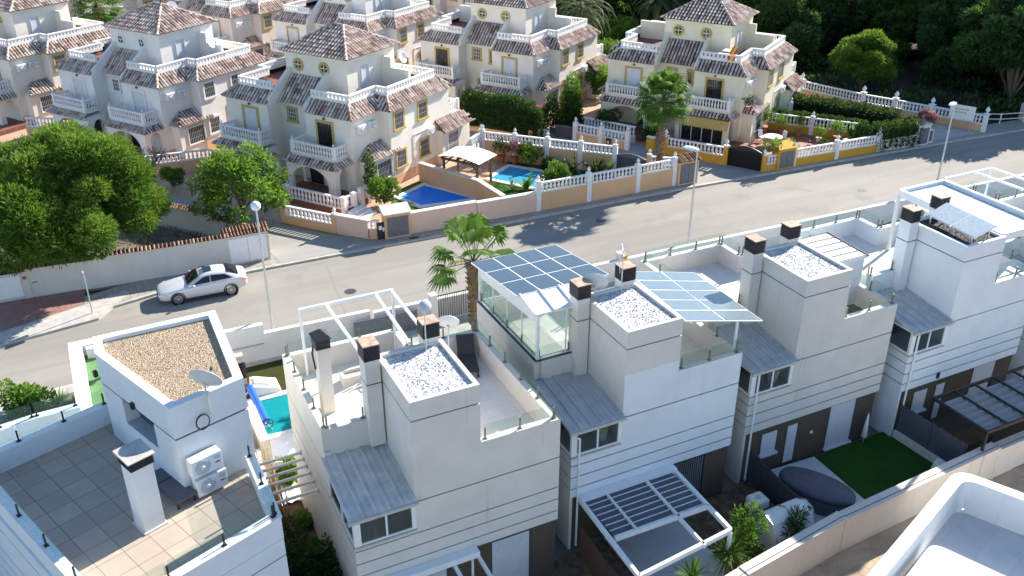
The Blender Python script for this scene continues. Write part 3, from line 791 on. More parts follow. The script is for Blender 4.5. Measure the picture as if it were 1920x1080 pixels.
solar_array(t, X(.45, .12, 9.05), X(1.55, .05, 9.38), X(1.75, 2.75, 9.38), X(.65, 2.75, 9.05), 1, 2, 'solar_pale', 'white_paint', .02)
for p, z in (((.5, .3), 9.05), ((.55, 1.4), 9.05), ((.65, 2.5), 9.05), ((1.5, .3), 9.33), ((1.7, 2.5), 9.33)):
    m = MB(); m.bar(X(*p, 8.66), X(*p, z), .05, .05, (1, 0, 0)); m.build('leg', 'steel', t, w=True)
t = thing('storage_unit', 'low grey cabinet with white top and dark glazed front on terrace', 'cabinet', X(3.5, .8, 5.74))
m = MB(); m.box(-1.0, 1.5, -.3, .35, 0, .75); m.build('body', 'concrete', t)
m = MB(); m.box(-1.1, 1.6, -.4, .45, .75, .83); m.build('top', 'white_stone', t)
m = MB(); m.box(-.9, 1.4, -.32, -.305, .1, .65); m.build('front_pane', 'window_dark', t)
# house 6 roof frame
X = lambda x, y, z: (39.5+x, 22.4+y, z)
t = thing('pergola', 'open white metal frame over the far right roof terrace', 'pergola', X(-2.0, 6.5, 6.6))
for p, q in (((-2.6, 6.0), (.6, 6.0)), ((.6, 6.0), (.9, 1.0)), ((-.6, 6.0), (-.4, 1.2))):
    m = MB(); m.bar(X(*p, 8.8), X(*q, 8.8), .09, .1); m.build('beam', 'white_paint', t, w=True)
for p in ((-2.6, 6.0), (.6, 6.0)):
    m = MB(); m.bar(X(*p, 6.2), X(*p, 8.8), .08, .08, (1, 0, 0)); m.build('post', 'white_paint', t, w=True)
for O, lab in (((15.6, 22.8), 'white bucket with yellow lid behind the corner window of the solar roof house'), ((23.67, 23.04), 'white bucket with yellow lid behind the corner window of the grey-beige house')):
    t = thing('bucket', lab, 'bucket', (O[0]-.5, O[1]+.55, 4.2))
    m = MB(); m.lathe([(.2, 0), (.26, .55)], (0, 0, 0), 14); m.build('body', 'white_paint', t)
    m = MB(); m.lathe([(.28, .55), (.28, .72), (.2, .85)], (0, 0, 0), 14); m.build('lid', 'flag_yellow', t)
# ------------------------------------------------------------------ end house with the tiled roof terrace
A21 = R(21)
TP = [(3.25, 21.88), (3.1, 25.7), (3.38, 30.6), (-.7, 30.5), (-5.15, 28.75), (-1.75, 19.95)]
h1 = thing('box_house', 'white end house with tan gravel tower and big tiled roof terrace', 'house', (0, 25, 0), 0, 'box houses in a row along the road')
mw_, mg = MB(), MB()
grooved(mw_, mg, TP, [-.1, 2.4, 3.0, 3.6, 4.79, 5.42])
mw_.wall([(3.08, 25.2), (3.13, 22.0), (-1.62, 20.17), (-4.9, 28.7), (-.75, 30.3)], .26, 5.42, 6.2)
mw_.build('wall', 'white_render', h1, w=True); mg.build('groove', 'dark_groove', h1, w=True)
m = MB(); m.prism(inset(TP, .2), 5.41, 5.47); m.build('terrace_floor', 'terrace_tiles', h1, w=True)
m = MB()
def cop(pts, w_, z):
    m.wall(pts, w_, z, z+.05)
cop([(3.08, 25.2), (3.13, 22.0), (-1.62, 20.17), (-4.9, 28.7), (-.75, 30.3)], .32, 6.2); m.build('coping', 'white_stone', h1, w=True)
TW = [(-.72, 29.36), (.99, 25.0), (3.32, 25.75), (3.35, 30.6), (-.70, 30.5)]
tw_, tg = MB(), MB()
# lower storey with the window recess cut in the sloping side
E_ = Vector(TW[0]); D_ = Vector(TW[1]); ed = (D_-E_).normalized(); en = Vector((-ed.y, ed.x))
def ep(s, d): v = E_+ed*s+en*d; return (v.x, v.y)
z0, z1 = 5.42, 7.63
tw_.prism([ep(0, 0), ep(1.33, 0), ep(1.33, .5), ep(3.36, .5), ep(3.36, 0), TW[1], TW[2], TW[3], TW[4]], 6.64, 7.6)
tw_.prism(TW, z0, 6.64)
tw_.prism(TW, 7.66, 8.6); tg.prism(inset(TW, .035), 7.55, 7.8)
tw_.wall(inset(TW, .14), .28, 8.6, 8.78, True)
tw = tw_.build('stair_tower', 'white_render', h1, w=True); tg.build('groove', 'dark_groove', tw, w=True)
m = MB(); m.prism([ep(1.34, .46), ep(3.35, .46), ep(3.35, .495), ep(1.34, .495)], 6.65, 7.6); m.build('window', 'window_mid', tw, w=True)
m = MB(); m.prism([ep(1.34, .0), ep(3.35, .0), ep(3.35, .46), ep(1.34, .46)], 6.645, 6.66); m.build('window_sill', 'dish_grey', tw, w=True)
m = MB(); bed = inset(TW, .28); m.prism(bed, 8.6, 8.63); gravel_stones(m, inset(TW, .3), 8.63, 3600, rnd, .035); m.build('gravel_bed', 'tan_gravel', tw, w=True)
for s_, z_ in ((2.2, 7.75), (-.22, 7.9)):
    q = E_+ed*s_-en*.05
    m = MB(); m.obox((q.x, q.y), .14, .12, z_-.1, z_+.12, math.atan2(ed.y, ed.x)); m.build('wall_light', 'black_metal', h1, w=True)
# chimney on the terrace, square to the building
t = thing('chimney_stack', 'white square chimney with dark band and metal top on tiled terrace', 'chimney', (-.2, 24.22, 5.47), A21)
m = MB(); m.box(-.32, .32, -.34, .34, 0, 2.3); m.box(-.37, .37, -.39, .39, 0, .06); m.build('stack', 'bright_render', t)
m = MB(); m.box(-.34, .34, -.36, .36, 2.3, 2.62)
for k in range(4): m.box(-.36, .36, -.38, .38, 2.32+k*.075, 2.37+k*.075)
m.build('vent_band', 'black_metal', t)
m = MB(); m.hexa([(-.42, -.44, 2.62), (.42, -.44, 2.62), (.42, .44, 2.62), (-.42, .44, 2.62)], [(-.42, -.44, 2.65), (.42, -.44, 2.65), (.42, .44, 2.72), (-.42, .44, 2.72)]); m.build('cap', 'concrete', t)
def ac_unit(name, label, loc, rz, parent=None, w_=.85, h=.6, d=.34):
    t = thing(name, label, 'air conditioner', loc, rz) if parent is None else None
    if t is None:
        t = bpy.data.objects.new(name, None); COL.objects.link(t); t.parent = parent; t.location = loc; t.rotation_euler = (0, 0, rz)
    m = MB(); m.box(-w_/2, w_/2, -d, 0, 0, h); b = m.build('casing', 'white_paint', t, bevel=.015)
    m = MB(); cx = -w_*.16
    m.lathe([(h*.40, -.0), (h*.42, .012), (h*.36, .02), (.06, .02), (.05, .035), (.001, .035)], (cx, -d-.002, h/2), 20, (0, -1, 0)); m.build('fan_grille', 'dish_grey', t)
    m = MB(); m.lathe([(.07, .035), (.06, .05), (.001, .05)], (cx, -d-.002, h/2), 12, (0, -1, 0)); m.build('fan_hub', 'white_paint', t)
    m = MB(); m.box(w_*.24, w_*.44, -d-.004, -d-.001, h*.62, h*.84); m.build('label_sticker', 'solar_pale', t)
    m = MB(); m.box(w_*.26, w_*.42, -d-.004, -d-.001, h*.40, h*.48); m.build('label_mark', 'red_lens', t)
    m = MB(); m.bar((-w_*.35, -d*.9, -.03), (-w_*.35, .05, -.03), .04); m.bar((w_*.35, -d*.9, -.03), (w_*.35, .05, -.03), .04); m.build('bracket', 'galv', t)
    return t
dc = (Vector(TW[2])-Vector(TW[1])); dca = math.atan2(dc.y, dc.x); dcn = dc.normalized(); off = Vector((dcn.y, -dcn.x))
for lab, s_, z_ in (('upper of two white air conditioner units on the tower wall', .64, 6.3), ('lower of two white air conditioner units on the tower wall', .70, 5.56)):
    q = Vector(TW[1])+dcn*s_+off*.09
    ac_unit('air_conditioner', lab, (q.x, q.y, z_), dca, w_=1.0, h=.62, d=.36)
q = Vector(TW[1])+dcn*1.15+off*.1
dish('grey dish on a bent mast above the two air conditioners', (q.x, q.y, 8.1), (.5, .7, .5), .5, 1.15)
t = thing('cable_coil', 'coiled black cable hanging on the white tower wall', 'cable', (q.x-.25, q.y-.08, 7.95))
m = MB(); pts = []
for i in range(26):
    a = i*.42+.4; pts.append(Vector((dcn.x*.22*math.cos(a), dcn.y*.22*math.cos(a)-.02-.0015*i, .26*math.sin(a))))
m.path(pts, .022); m.build('coil', 'black_metal', t)
t = thing('sun_lounger', 'olive grey flat sun lounger against the end house tower', 'sun lounger', (.62, 25.4, 5.47), R(-69))
m = MB(); m.box(-.95, .95, -.34, .34, .28, .36); m.build('bed', 'cover_grey', t)
m = MB(); m.box(-.3, -.27, -.35, .35, .361, .37); m.build('seam', 'black_metal', t)
for x in (-.85, .85):
    for y in (-.28, .28):
        m = MB(); m.box(x-.03, x+.03, y-.03, y+.03, 0, .28); m.build('leg', 'black_metal', t)


def railw(t, paths, z, **k):
    l = t.location; rail(t, [[(x-l.x, y-l.y) for x, y in p] for p in paths], z, **k)
railw(h1, [[(3.05, 25.2), (3.13, 22.0), (-1.62, 20.17)], [(-1.62, 20.17), (-4.9, 28.7), (-.75, 30.3)]], 6.25, post='black_metal', step=1.7, h=.6)
# lower storey on the street side: turf strip, ledge, curved outer parapet
m = MB(); m.prism([(-2.0, 30.0), (3.3, 30.0), (3.3, 41.4), (-2.0, 41.4)], -.1, 2.45); m.wall([(-1.72, 30.6), (-1.72, 41.15), (3.0, 41.15)], .55, 2.45, 3.0); m.wall([(-1.3, 40.7), (-.4, 40.7)], .3, 2.45, 2.95)
m.build('street_wing', 'bright_render', h1, w=True)
m = MB(); m.face([(-1.45, 31, 2.46), (3.2, 31, 2.46), (3.2, 40.9, 2.46), (-1.45, 40.9, 2.46)]); m.build('turf_strip', 'deck_green', h1, w=True)
m = MB(); m.box(-.9, -.72, 38.6, 38.75, 2.46, 3.0); m.build('lamp', 'black_metal', h1, w=True)
m = MB(); pl = [(-9, 31.0), (-6.5, 31.55), (-4.4, 32.2), (-3.2, 32.42), (-1.7, 32.5)]
m.wall(pl, .35, -.1, 5.1); m.build('outer_parapet', 'white_render', h1, w=True)
m = MB(); m.prism([(-9, 28.5), (-5.2, 28.75), (-1.7, 30.2), (-1.7, 32.3), (-4.4, 32.0), (-9, 30.8)], -.1, 4.4); m.build('lower_roof', 'white_render', h1, w=True)
railw(h1, [[(-9, 31.0), (-6.5, 31.55), (-4.4, 32.2), (-3.2, 32.42), (-1.75, 32.5)]], 5.1, post='black_metal', step=1.5)
# bed of brown gravel in front, street-side walls
m = MB(); m.prism([(-12, 36.5), (-2.0, 36.5), (-2.0, 42.0), (-12, 39.8)], .0, .14); struct(m.build('gravel_strip', 'brown_gravel'))
t = thing('street_wall', 'white street wall with a low grey cap behind the swimming pool', 'wall', (7, 41.2, 0))
m = MB(); m.wall([(3.4, 41.2), (12.0, 41.0)], .25, 0, 1.5); m.build('wall', 'bright_render', t, w=True)
m = MB(); m.wall([(3.4, 41.2), (6.6, 41.15)], .3, 1.5, 2.0); m.build('raised_panel', 'bright_render', t, w=True)
m = MB(); m.wall([(5.0, 40.98), (6.5, 40.95)], .08, .95, 1.0); m.build('bench_rail', 'galv', t, w=True)
t = thing('street_wall', 'white low wall along the road in front of the middle houses', 'wall', (20, 40.9, 0))
m = MB(); m.wall([(12.2, 41.0), (38, 40.4), (60, 39.8)], .25, 0, 1.35); m.build('wall', 'bright_render', t, w=True)
m = MB(); m.wall([(11.0, 40.6), (14.4, 40.5)], .05, 0, 1.2); m.build('gate_panel', 'gate_grey', t, w=True)
for x in (15.4, 20.5, 27.0):
    m = MB(); m.box(x-.2, x+.2, 40.55, 40.95, 0, 1.75); m.build('pier', 'bright_render', t, w=True)
m = MB()
for i in range(14): m.box(15.7+i*.13, 15.73+i*.13, 40.7, 40.73, .15, 1.6)
m.box(15.6, 17.6, 40.7, 40.74, 1.55, 1.6); m.build('gate_bars', 'dark_grey', t, w=True)
m = MB(); m.prism([(3.4, 30.0), (40, 30.0), (40, 40.8), (3.4, 41.1)], .0, .06); struct(m.build('front_yard', 'concrete'))
m = MB(); m.prism([(3.4, 21), (5.3, 21), (5.3, 30.2), (3.4, 30.2)], .0, .05); struct(m.build('alley_ground', 'soil'))
m = MB(); m.prism([(3.9, 30.2), (7.0, 30.2), (7.0, 34.2), (3.9, 34.2)], .0, .08); struct(m.build('pool_deck', 'terrace_white'))
pool('swimming_pool', 'small turquoise pool between the end house and cream house', [(5.05, 34.5), (9.5, 34.5), (9.5, 37.3), (5.05, 37.3)], 'pool_teal', .14, .35)
sheet('lawn', [(4.2, 37.8), (9.5, 37.8), (9.5, 40.6), (4.2, 40.6)], .075, 'green_floor')
t = thing('pool_cover_roller', 'rolled bright blue pool cover on its frame along the turquoise pool', 'pool cover', (5.1, 36.3, .1))
m = MB(); m.tube((.02, 1.7, .45), (.08, -1.3, .45), .17, .17, 14); m.build('rolled_cover', 'blue_plastic', t, smooth=False)
m = MB()
for y in (1.72, -1.42):
    m.tube((.05, y, .45), (-.25, y, 0), .03); m.tube((.05, y, .45), (.3, y, 0), .03)
m.bar((.05, 1.72, .45), (.05, -1.42, .45), .04); m.build('stand', 'galv', t)
m = MB(); m.lathe([(.26, -.02), (.28, 0), (.26, .02), (.23, 0), (.26, -.02)], (.08, -1.52, .45), 16, (0, 1, 0), False); m.bar((-.18, -1.52, .45), (.34, -1.52, .45), .03); m.build('hand_wheel', 'black_metal', t)
t = thing('plastic_chest', 'white sloping plastic chest on green floor behind turquoise pool', 'chest', (5.85, 38.2, .075))
m = MB(); m.hexa([(-.65, -.5, 0), (.65, -.6, 0), (.65, .5, 0), (-.65, .6, 0)], [(-.6, -.45, .62), (.6, -.5, .3), (.6, .45, .3), (-.6, .55, .62)]); m.build('body', 'fabric_white', t, bevel=.06)
m = MB(); m.hexa([(-.5, -.25, .6), (.2, -.3, .42), (.2, .35, .42), (-.5, .4, .6)], [(-.48, -.2, .72), (.15, -.25, .52), (.15, .3, .52), (-.48, .35, .72)]); m.build('lid', 'fabric_white', t, bevel=.03)
t = thing('grey_column', 'narrow grey post box column beside the white street wall', 'post box', (5.0, 39.3, .05))
m = MB(); m.box(-.2, .2, -.2, .2, 0, 1.6); m.build('pillar', 'concrete', t)
m = MB(); m.box(-.22, .22, -.23, -.2, .4, 1.25); m.build('door', 'window_dark', t)
# alley between the end house and the cream house
t = thing('boundary_wall', 'stepped cream wall beside the turquoise pool and alley', 'wall', (4.3, 31, 0))
m = MB(); m.wall([(4.55, 34.6), (4.55, 31.9)], .32, 0, 1.75); m.wall([(4.2, 31.9), (3.9, 27.4)], .22, 0, 1.5); m.wall([(3.85, 38.5), (3.85, 31.8)], .2, 0, 2.1); m.build('wall', 'cream_render', t, w=True)
m = MB(); m.wall([(4.55, 34.6), (4.55, 31.9)], .4, 1.75, 1.82); m.build('coping', 'coping', t, w=True)
for k, y in enumerate((28.57, 28.15, 27.7, 27.25, 26.75, 26.2)):
    t = thing('alley_beam', ['topmost of the white beams spanning the alley', 'second white beam from the pool spanning the alley', 'third white beam from the pool spanning the alley', 'fourth white beam from the pool spanning the alley', 'fifth white beam from the pool spanning the alley', 'lowest white beam spanning the alley above the dark shrub'][k], 'beam', (3.35, y, 3.2), 0, 'white beams across the alley')
    m = MB(); m.bar((-.05, 0, 0), (1.98, 0, .06), .07, .1); m.build('beam', 'fabric_white', t)
    m = MB(); m.box(1.93, 1.97, -.06, .06, -.03, .15); m.build('end_plate', 'galv', t)
t = thing('cane_bundle', 'bundle of brown canes leaning along the alley wall', 'canes', (4.35, 29.5, .05))
m = MB()
for i in range(46):
    x = rnd.uniform(-.22, .22); y = rnd.uniform(-2.2, 1.0)
    m.tube((x, y, .0), (x+rnd.uniform(-.25, .15), y+rnd.uniform(.6, 1.4), rnd.uniform(1.3, 2.3)), .03, .018, 5)
m.build('canes', 'reed', t)
def chair(label, loc, rz, mat='white_paint', group=None):
    t = thing('garden_chair', label, 'chair', loc, rz, group)
    m = MB(); m.box(-.23, .23, -.23, .22, .4, .44); m.build('seat', mat, t)
    m = MB(); m.hexa([(-.23, .2, .44), (.23, .2, .44), (.23, .24, .44), (-.23, .24, .44)], [(-.22, .3, .92), (.22, .3, .92), (.22, .34, .92), (-.22, .34, .92)]); m.build('backrest', mat, t)
    for x in (-.2, .2):
        for y in (-.2, .19):
            m = MB(); m.tube((x, y, .4), (x*1.15, y*1.2, 0), .022, .018, 6); m.build('leg', mat, t)
    return t
chair('cream garden chair nearest the alley wall by turquoise pool', (4.95, 31.7, .08), R(160), 'fabric_white')
chair('white garden chair with dark seat beside cream house wall', (5.75, 32.3, .08), R(230))
t = thing('white_sheet', 'crumpled white sheet spread on the alley ground under beams', 'sheet', (4.9, 30.6, .06))
m = MB(); N = 9
g = [[(-.55+1.2*i/N+rnd.uniform(-.04, .04), -.9+1.8*j/N+rnd.uniform(-.04, .04), .05+.16*abs(math.sin(i*1.7+j*.9))*rnd.random()) for j in range(N+1)] for i in range(N+1)]
for i in range(N):
    for j in range(N): m.face([g[i][j], g[i+1][j], g[i+1][j+1], g[i][j+1]])
m.build('cloth', 'fabric_white', t, smooth=True)

# ------------------------------------------------------------------ back gardens in the foreground
def screen(name, label, a, b, h, mat, posts=3, base=None):
    t = thing(name, label, 'fence', ((a[0]+b[0])/2, (a[1]+b[1])/2, 0))
    m = MB(); a = Vector(a); b = Vector(b); d = (b-a).normalized(); L = (b-a).length; n = max(2, int(L/.09)); ang = math.atan2(d.y, d.x)
    for i in range(n):
        q = a+d*(L*(i+.5)/n); m.obox(q, L/n*.9, .03+rnd.uniform(0, .015), .12, h+rnd.uniform(-.04, .03), ang)
    m.build('screen', mat, t, w=True)
    for k in range(posts):
        q = a+d*(.04+(L-.08)*k/(posts-1)); m = MB(); m.obox(q, .06, .07, 0, h+.06, ang); m.build('post', 'dark_grey', t, w=True)
    if base:
        m = MB(); m.wall([a, b], .28, 0, base); m.build('base_wall', 'coping', t, w=True)
    return t
screen('screen_fence', 'black mesh fence between the spa terrace and pergola garden', (21.95, 22.9), (21.75, 19.2), 1.55, 'dark_grey')
screen('screen_fence', 'brown reed fence on stone base beside lawn and black pergola', (29.75, 22.5), (29.95, 19.25), 1.7, 'cover_grey', 3, .4)
screen('screen_fence', 'dark timber fence left of the louvred garden pergola', (13.7, 22.3), (13.5, 18.2), 1.5, 'timber')
m = MB(); m.prism([(5.2, 18.2), (45, 18.9), (45, 22.9), (31, 22.9), (5.2, 22.2)], -.14, .02); struct(m.build('garden_ground', 'soil'))
m = MB(); m.prism([(25.4, 19.0), (29.85, 19.25), (29.6, 22.95), (25.55, 22.9)], .0, .05); struct(m.build('lawn', 'turf_dark'))
m = MB(); m.prism([(30.1, 18.95), (45, 19.2), (45, 22.8), (30.1, 22.7)], .0, .06); struct(m.build('patio', 'brown_render'))
m = MB(); m.prism([(18.3, 18.5), (21.6, 18.7), (21.8, 22.8), (18.3, 22.7)], .0, .03); struct(m.build('yard', 'soil'))
m = MB(); m.prism([(22.0, 19.0), (25.4, 19.0), (25.55, 22.9), (22.0, 23.1)], .0, .07); struct(m.build('patio', 'white_tiles'))
m = MB(); m.prism([(15.0, 18.4), (18.2, 18.5), (18.2, 22.6), (15.0, 22.6)], .0, .07); struct(m.build('patio', 'white_tiles'))
t = thing('rear_wall', 'long beige stepped wall behind the back gardens', 'wall', (22, 18.3, 0))
for i, (a, b, h) in enumerate((((4.0, 15.6), (12.5, 17.0), 1.5), ((12.5, 17.0), (17.5, 17.75), 1.52), ((17.5, 17.75), (22.5, 18.4), 1.56), ((22.5, 18.4), (31.2, 18.86), 1.5), ((31.2, 18.86), (50, 19.3), 1.38))):
    m = MB(); m.wall([a, b], .42, -.15, h); m.build('wall_section', 'beige_wall', t, w=True)
    m = MB(); m.wall([a, b], .46, h, h+.05); m.build('coping', 'beige_wall', t, w=True)
    dd = (Vector(b)-Vector(a)).normalized(); nn = Vector((dd.y, -dd.x))*.07
    m = MB(); m.wall([Vector(a)+nn, Vector(b)+nn], .03, h+.05, h+.055); m.build('coping_joint', 'dark_groove', t, w=True)
    m = MB(); m.obox(Vector(b)-dd*.02, .05, .5, -.1, h+.053, math.atan2(dd.y, dd.x)); m.build('joint', 'coping', t, w=True)
m = MB(); m.prism([(-20, 9), (70, 12), (70, 19.4), (50, 19.1), (31.2, 18.7), (22.5, 18.2), (12.5, 16.8), (4, 15.4), (-20, 12)], -.14, -.02); struct(m.build('sand', 'sand'))
# covered spa
t = thing('spa_cover', 'long oval tub under a dark grey cover on white patio', 'spa', (23.55, 20.75, .07), R(-62))
m = MB(); N = 28
def ov(s, z): return [(1.45*s*math.cos(2*math.pi*i/N)*(1 if math.cos(2*math.pi*i/N) > 0 else .96), .74*s*(abs(math.sin(2*math.pi*i/N))**.75)*(1 if math.sin(2*math.pi*i/N) > 0 else -1), z) for i in range(N)]
rings = [ov(.97, .0), ov(.99, .45), ov(1.03, .7), ov(1.06, .78), ov(1.02, .86), ov(.9, .92), ov(.7, .97), ov(.35, 1.02), ov(.02, 1.03)]
for r_, q_ in zip(rings, rings[1:]):
    for i in range(N): m.face([r_[i], r_[(i+1) % N], q_[(i+1) % N], q_[i]])
m.build('cover', 'cover_grey', t, smooth=True)
m = MB(); m.path([Vector(p) for p in ov(1.05, .66)+ov(1.05, .66)[:1]], .025, 5); m.build('rim_cord', 'dark_grey', t)
# polytunnel shed
t = thing('storage_tent', 'white plastic storage tent with folded roof behind the beige wall', 'tent', (20.9, 19.55, 0), R(2))
prof = [(-.62, 0), (-.66, .95), (-.35, 1.5), (.05, 1.62), (.42, 1.45), (.66, .9), (.62, 0)]
m = MB()
for a, b in zip(prof, prof[1:]): m.face([(-.95, a[0], a[1]), (.95, a[0], a[1]), (.95, b[0], b[1]), (-.95, b[0], b[1])])
for x in (-.95, .95): m.face([(x, p[0], p[1]) for p in (prof if x > 0 else prof[::-1])])
m.build('cover', 'fabric_white', t)
m = MB()
for x in (-.96, 0, .96):
    m.path([(x, p[0]*1.01, p[1]*1.01) for p in prof], .025, 5)
m.build('frame', 'steel', t)
t = thing('water_tank', 'small rounded white tank beside the storage tent', 'tank', (20.95, 21.1, 0))
m = MB(); m.box(-.35, .35, -.33, .33, 0, .95); m.build('tank', 'fabric_white', t, bevel=.09)
m = MB(); m.lathe([(.1, 0), (.1, .05)], (0, 0, .95), 12); m.build('lid', 'dish_grey', t)
t = thing('storage_box', 'low dark grey garden box beside the white tank', 'box', (21.0, 20.55, 0), R(5))
m = MB(); m.box(-.5, .5, -.28, .28, 0, .55); m.build('body', 'dark_grey', t); m = MB(); m.box(-.53, .53, -.31, .31, .55, .62); m.build('lid', 'cover_grey', t)
t = thing('storage_box', 'dark blue-grey flat lidded box under the timber fence', 'box', (13.1, 18.9, 0), R(20))
m = MB(); m.box(-.5, .5, -.35, .35, 0, .7); m.build('body', 'cover_grey', t); m = MB(); m.box(-.54, .54, -.39, .39, .7, .76); m.build('lid', 'cover_grey', t)
# white louvred pergola
t = thing('pergola', 'white garden pergola with grey louvres over half of it', 'pergola', (15.8, 20.6, 0))
c1, c2, c3, c4_ = (13.88, 22.6), (17.92, 22.6), (17.78, 18.95), (13.72, 18.5)
for a, b, wd in ((c1, c4_, .12), (c2, c3, .12), (c4_, c3, .12), ((13.95, 20.35), (17.8, 20.3), .1), ((16.6, 22.6), (16.5, 18.7), .08), ((14.9, 22.6), (14.85, 20.4), .06)):
    m = MB(); m.bar((*a, 2.3), (*b, 2.3), wd, .18); m.build('beam', 'white_paint', t, w=True)
m = MB(); m.box(13.85, 18.0, 22.45, 22.785, 2.2, 2.42); m.build('fascia', 'white_paint', t, w=True)
for p in (c4_, c3):
    m = MB(); m.bar((*p, 0), (*p, 2.2), .11, .11, (1, 0, 0)); m.build('post', 'white_paint', t, w=True)
for k in range(7):
    y = 20.5+k*.29; m = MB(); m.hexa([(14.0, y, 2.22), (17.75, y, 2.22), (17.75, y+.25, 2.27), (14.0, y+.25, 2.27)], [(14.0, y, 2.25), (17.75, y, 2.25), (17.75, y+.25, 2.30), (14.0, y+.25, 2.30)]); l = m.build('louvre', 'cover_grey', t, w=True)
m = MB()
for k in range(7): m.bar((14.0, 20.5+k*.29-.02, 2.3), (17.8, 20.5+k*.29-.02, 2.3), .035, .03)
m.build('slat_edge', 'white_paint', t, w=True)
t = thing('pergola', 'white pergola beams fixed below the cream house facade', 'pergola', (8, 21, 0))
m = MB(); m.box(6.0, 9.4, 21.5, 21.83, 2.42, 2.66); m.build('fascia', 'white_paint', t, w=True)
for x in (7.2, 8.5, 9.38):
    m = MB(); m.bar((x, 21.6, 2.36), (x-.05, 17.6, 2.3), .1, .14); m.build('beam', 'white_paint', t, w=True)
for x in (7.2, 9.36):
    m = MB(); m.bar((x, 17.6, 0), (x, 17.6, 2.3), .1, .1, (1, 0, 0)); m.build('post', 'white_paint', t, w=True)
m = MB(); m.bar((9.2, 21.7, 0), (9.2, 21.7, 2.4), .07, .07, (1, 0, 0)); m.build('post', 'white_paint', t, w=True)
# black pergola with fabric
t = thing('pergola', 'black metal pergola with grey wavy fabric shades', 'pergola', (33, 20, 0))
x0, x1, y0, y1, zt = 30.35, 37.5, 18.85, 21.5, 2.45
for a, b in (((x0, y1), (x1, y1)), ((x0, y0), (x1, y0)), ((x0, y0), (x0, y1))):
    m = MB(); m.bar((*a, zt), (*b, zt), .1, .12); m.build('beam', 'black_metal', t, w=True)
for k in range(1, 6):
    x = x0+(x1-x0)*k/6; m = MB(); m.bar((x, y0, zt+.03), (x, y1, zt+.03), .07, .08); m.build('rafter', 'black_metal', t, w=True)
for p in ((x0, y0), (x0, y1), (33.8, y1), (33.8, y0)):
    m = MB(); m.bar((*p, 0), (*p, zt), .1, .1, (1, 0, 0)); m.build('post', 'black_metal', t, w=True)
for k in range(6):
    xa = x0+(x1-x0)*k/6+.03; xb = x0+(x1-x0)*(k+1)/6-.03; m = MB(); n = 48; pr = None
    for i in range(n+1):
        y = y0+.05+(y1-y0-.45)*i/n; z = zt-.05+.045*math.cos(2*math.pi*i/8)
        cu = ((xa, y, z), (xb, y, z))
        if pr: m.face([pr[0], pr[1], cu[1], cu[0]])
        pr = cu
    m.build('fabric_shade', 'fabric_grey', t, w=True, smooth=True)
t = thing('garden_table', 'dark garden table in the shade under the black pergola', 'table', (31.9, 20.4, 0))
m = MB(); m.box(-.8, .8, -.42, .42, .7, .75); m.build('table_top', 'timber', t)
for x in (-.7, .7):
    for y in (-.35, .35):
        m = MB(); m.box(x-.03, x+.03, y-.03, y+.03, 0, .7); m.build('leg', 'timber', t)
t = thing('folded_parasol', 'folded white parasol standing in the corner of the lawn', 'parasol', (28.15, 22.75, .02))
m = MB(); m.lathe([(.02, .3), (.13, .35), (.09, .9), (.05, 1.35), (.02, 1.55)], (0, 0, 0), 10); m.build('canopy', 'fabric_white', t, smooth=True)
m = MB(); m.tube((0, 0, 0), (0, 0, 1.6), .02); m.build('pole', 'galv', t)
t = thing('covered_barbecue', 'small barbecue under a white cover at the lawn corner', 'barbecue', (29.3, 19.75, .02), R(20))
m = MB(); m.hexa([(-.4, -.3, 0), (.4, -.3, 0), (.4, .3, 0), (-.4, .3, 0)], [(-.3, -.2, .62), (.3, -.2, .62), (.25, .2, .72), (-.25, .2, .72)]); m.build('cover', 'fabric_white', t, bevel=.08)
# ------------------------------------------------------------------ white flat-roofed house in the lower right corner
t = thing('white_house', 'white flat-roofed house with rounded parapet in the bottom right corner', 'house', (24, 13, 0))
def rounded(pts, r, n=6):
    out = []
    for i, p in enumerate(pts):
        p = Vector(p); a = Vector(pts[i-1]); b = Vector(pts[(i+1) % len(pts)]); rr = r[i] if isinstance(r, (list, tuple)) else r
        if rr == 0: out.append(tuple(p)); continue
        d1 = (a-p).normalized(); d2 = (b-p).normalized(); half = d1.angle(d2)/2; k = rr/math.tan(half)
        s = p+d1*k; e = p+d2*k
        for j in range(n+1):
            u = j/n; q = s*(1-u)**2+p*2*u*(1-u)+e*u*u; out.append(tuple(q))
    return out
WH = [(16.0, 13.2), (21.6, 8.0), (30.5, 8.0), (26.35, 15.0), (25.75, 16.75), (22.2, 15.6)]
WH = [(15.2, 12.9), (18.0, 5.5), (29.5, 9.8), (26.0, 16.85)]
o_ = rounded(WH, [0, 0, 0, .75]); i_ = rounded(inset(WH, .42), [0, 0, 0, .5])
m = MB(); m.prism(o_, -.15, 2.195); m.build('wall', 'bright_render', t, w=True)
m = MB(); k = len(o_)
if len(i_) == k:
    for i in range(k):
        j = (i+1) % k; m.prism([o_[i], o_[j], i_[j], i_[i]], 2.2, 3.6)
m.build('parapet', 'bright_render', t, w=True)
m = MB(); m.face([(x, y, 2.2) for x, y in i_]); m.build('roof_floor', 'white_tiles', t, w=True)
m = MB(); m.prism(rounded([(22.9, 15.0), (17.9, 13.05), (19.6, 9.0), (24.6, 10.9)], [.45, 0, 0, 0]), 2.2, 2.95); m.build('roof_step', 'bright_render', t, w=True)
m = MB(); m.box(25.0, 25.1, 15.6, 15.64, 2.9, 3.05); m.build('wall_hook', 'galv', t, w=True)
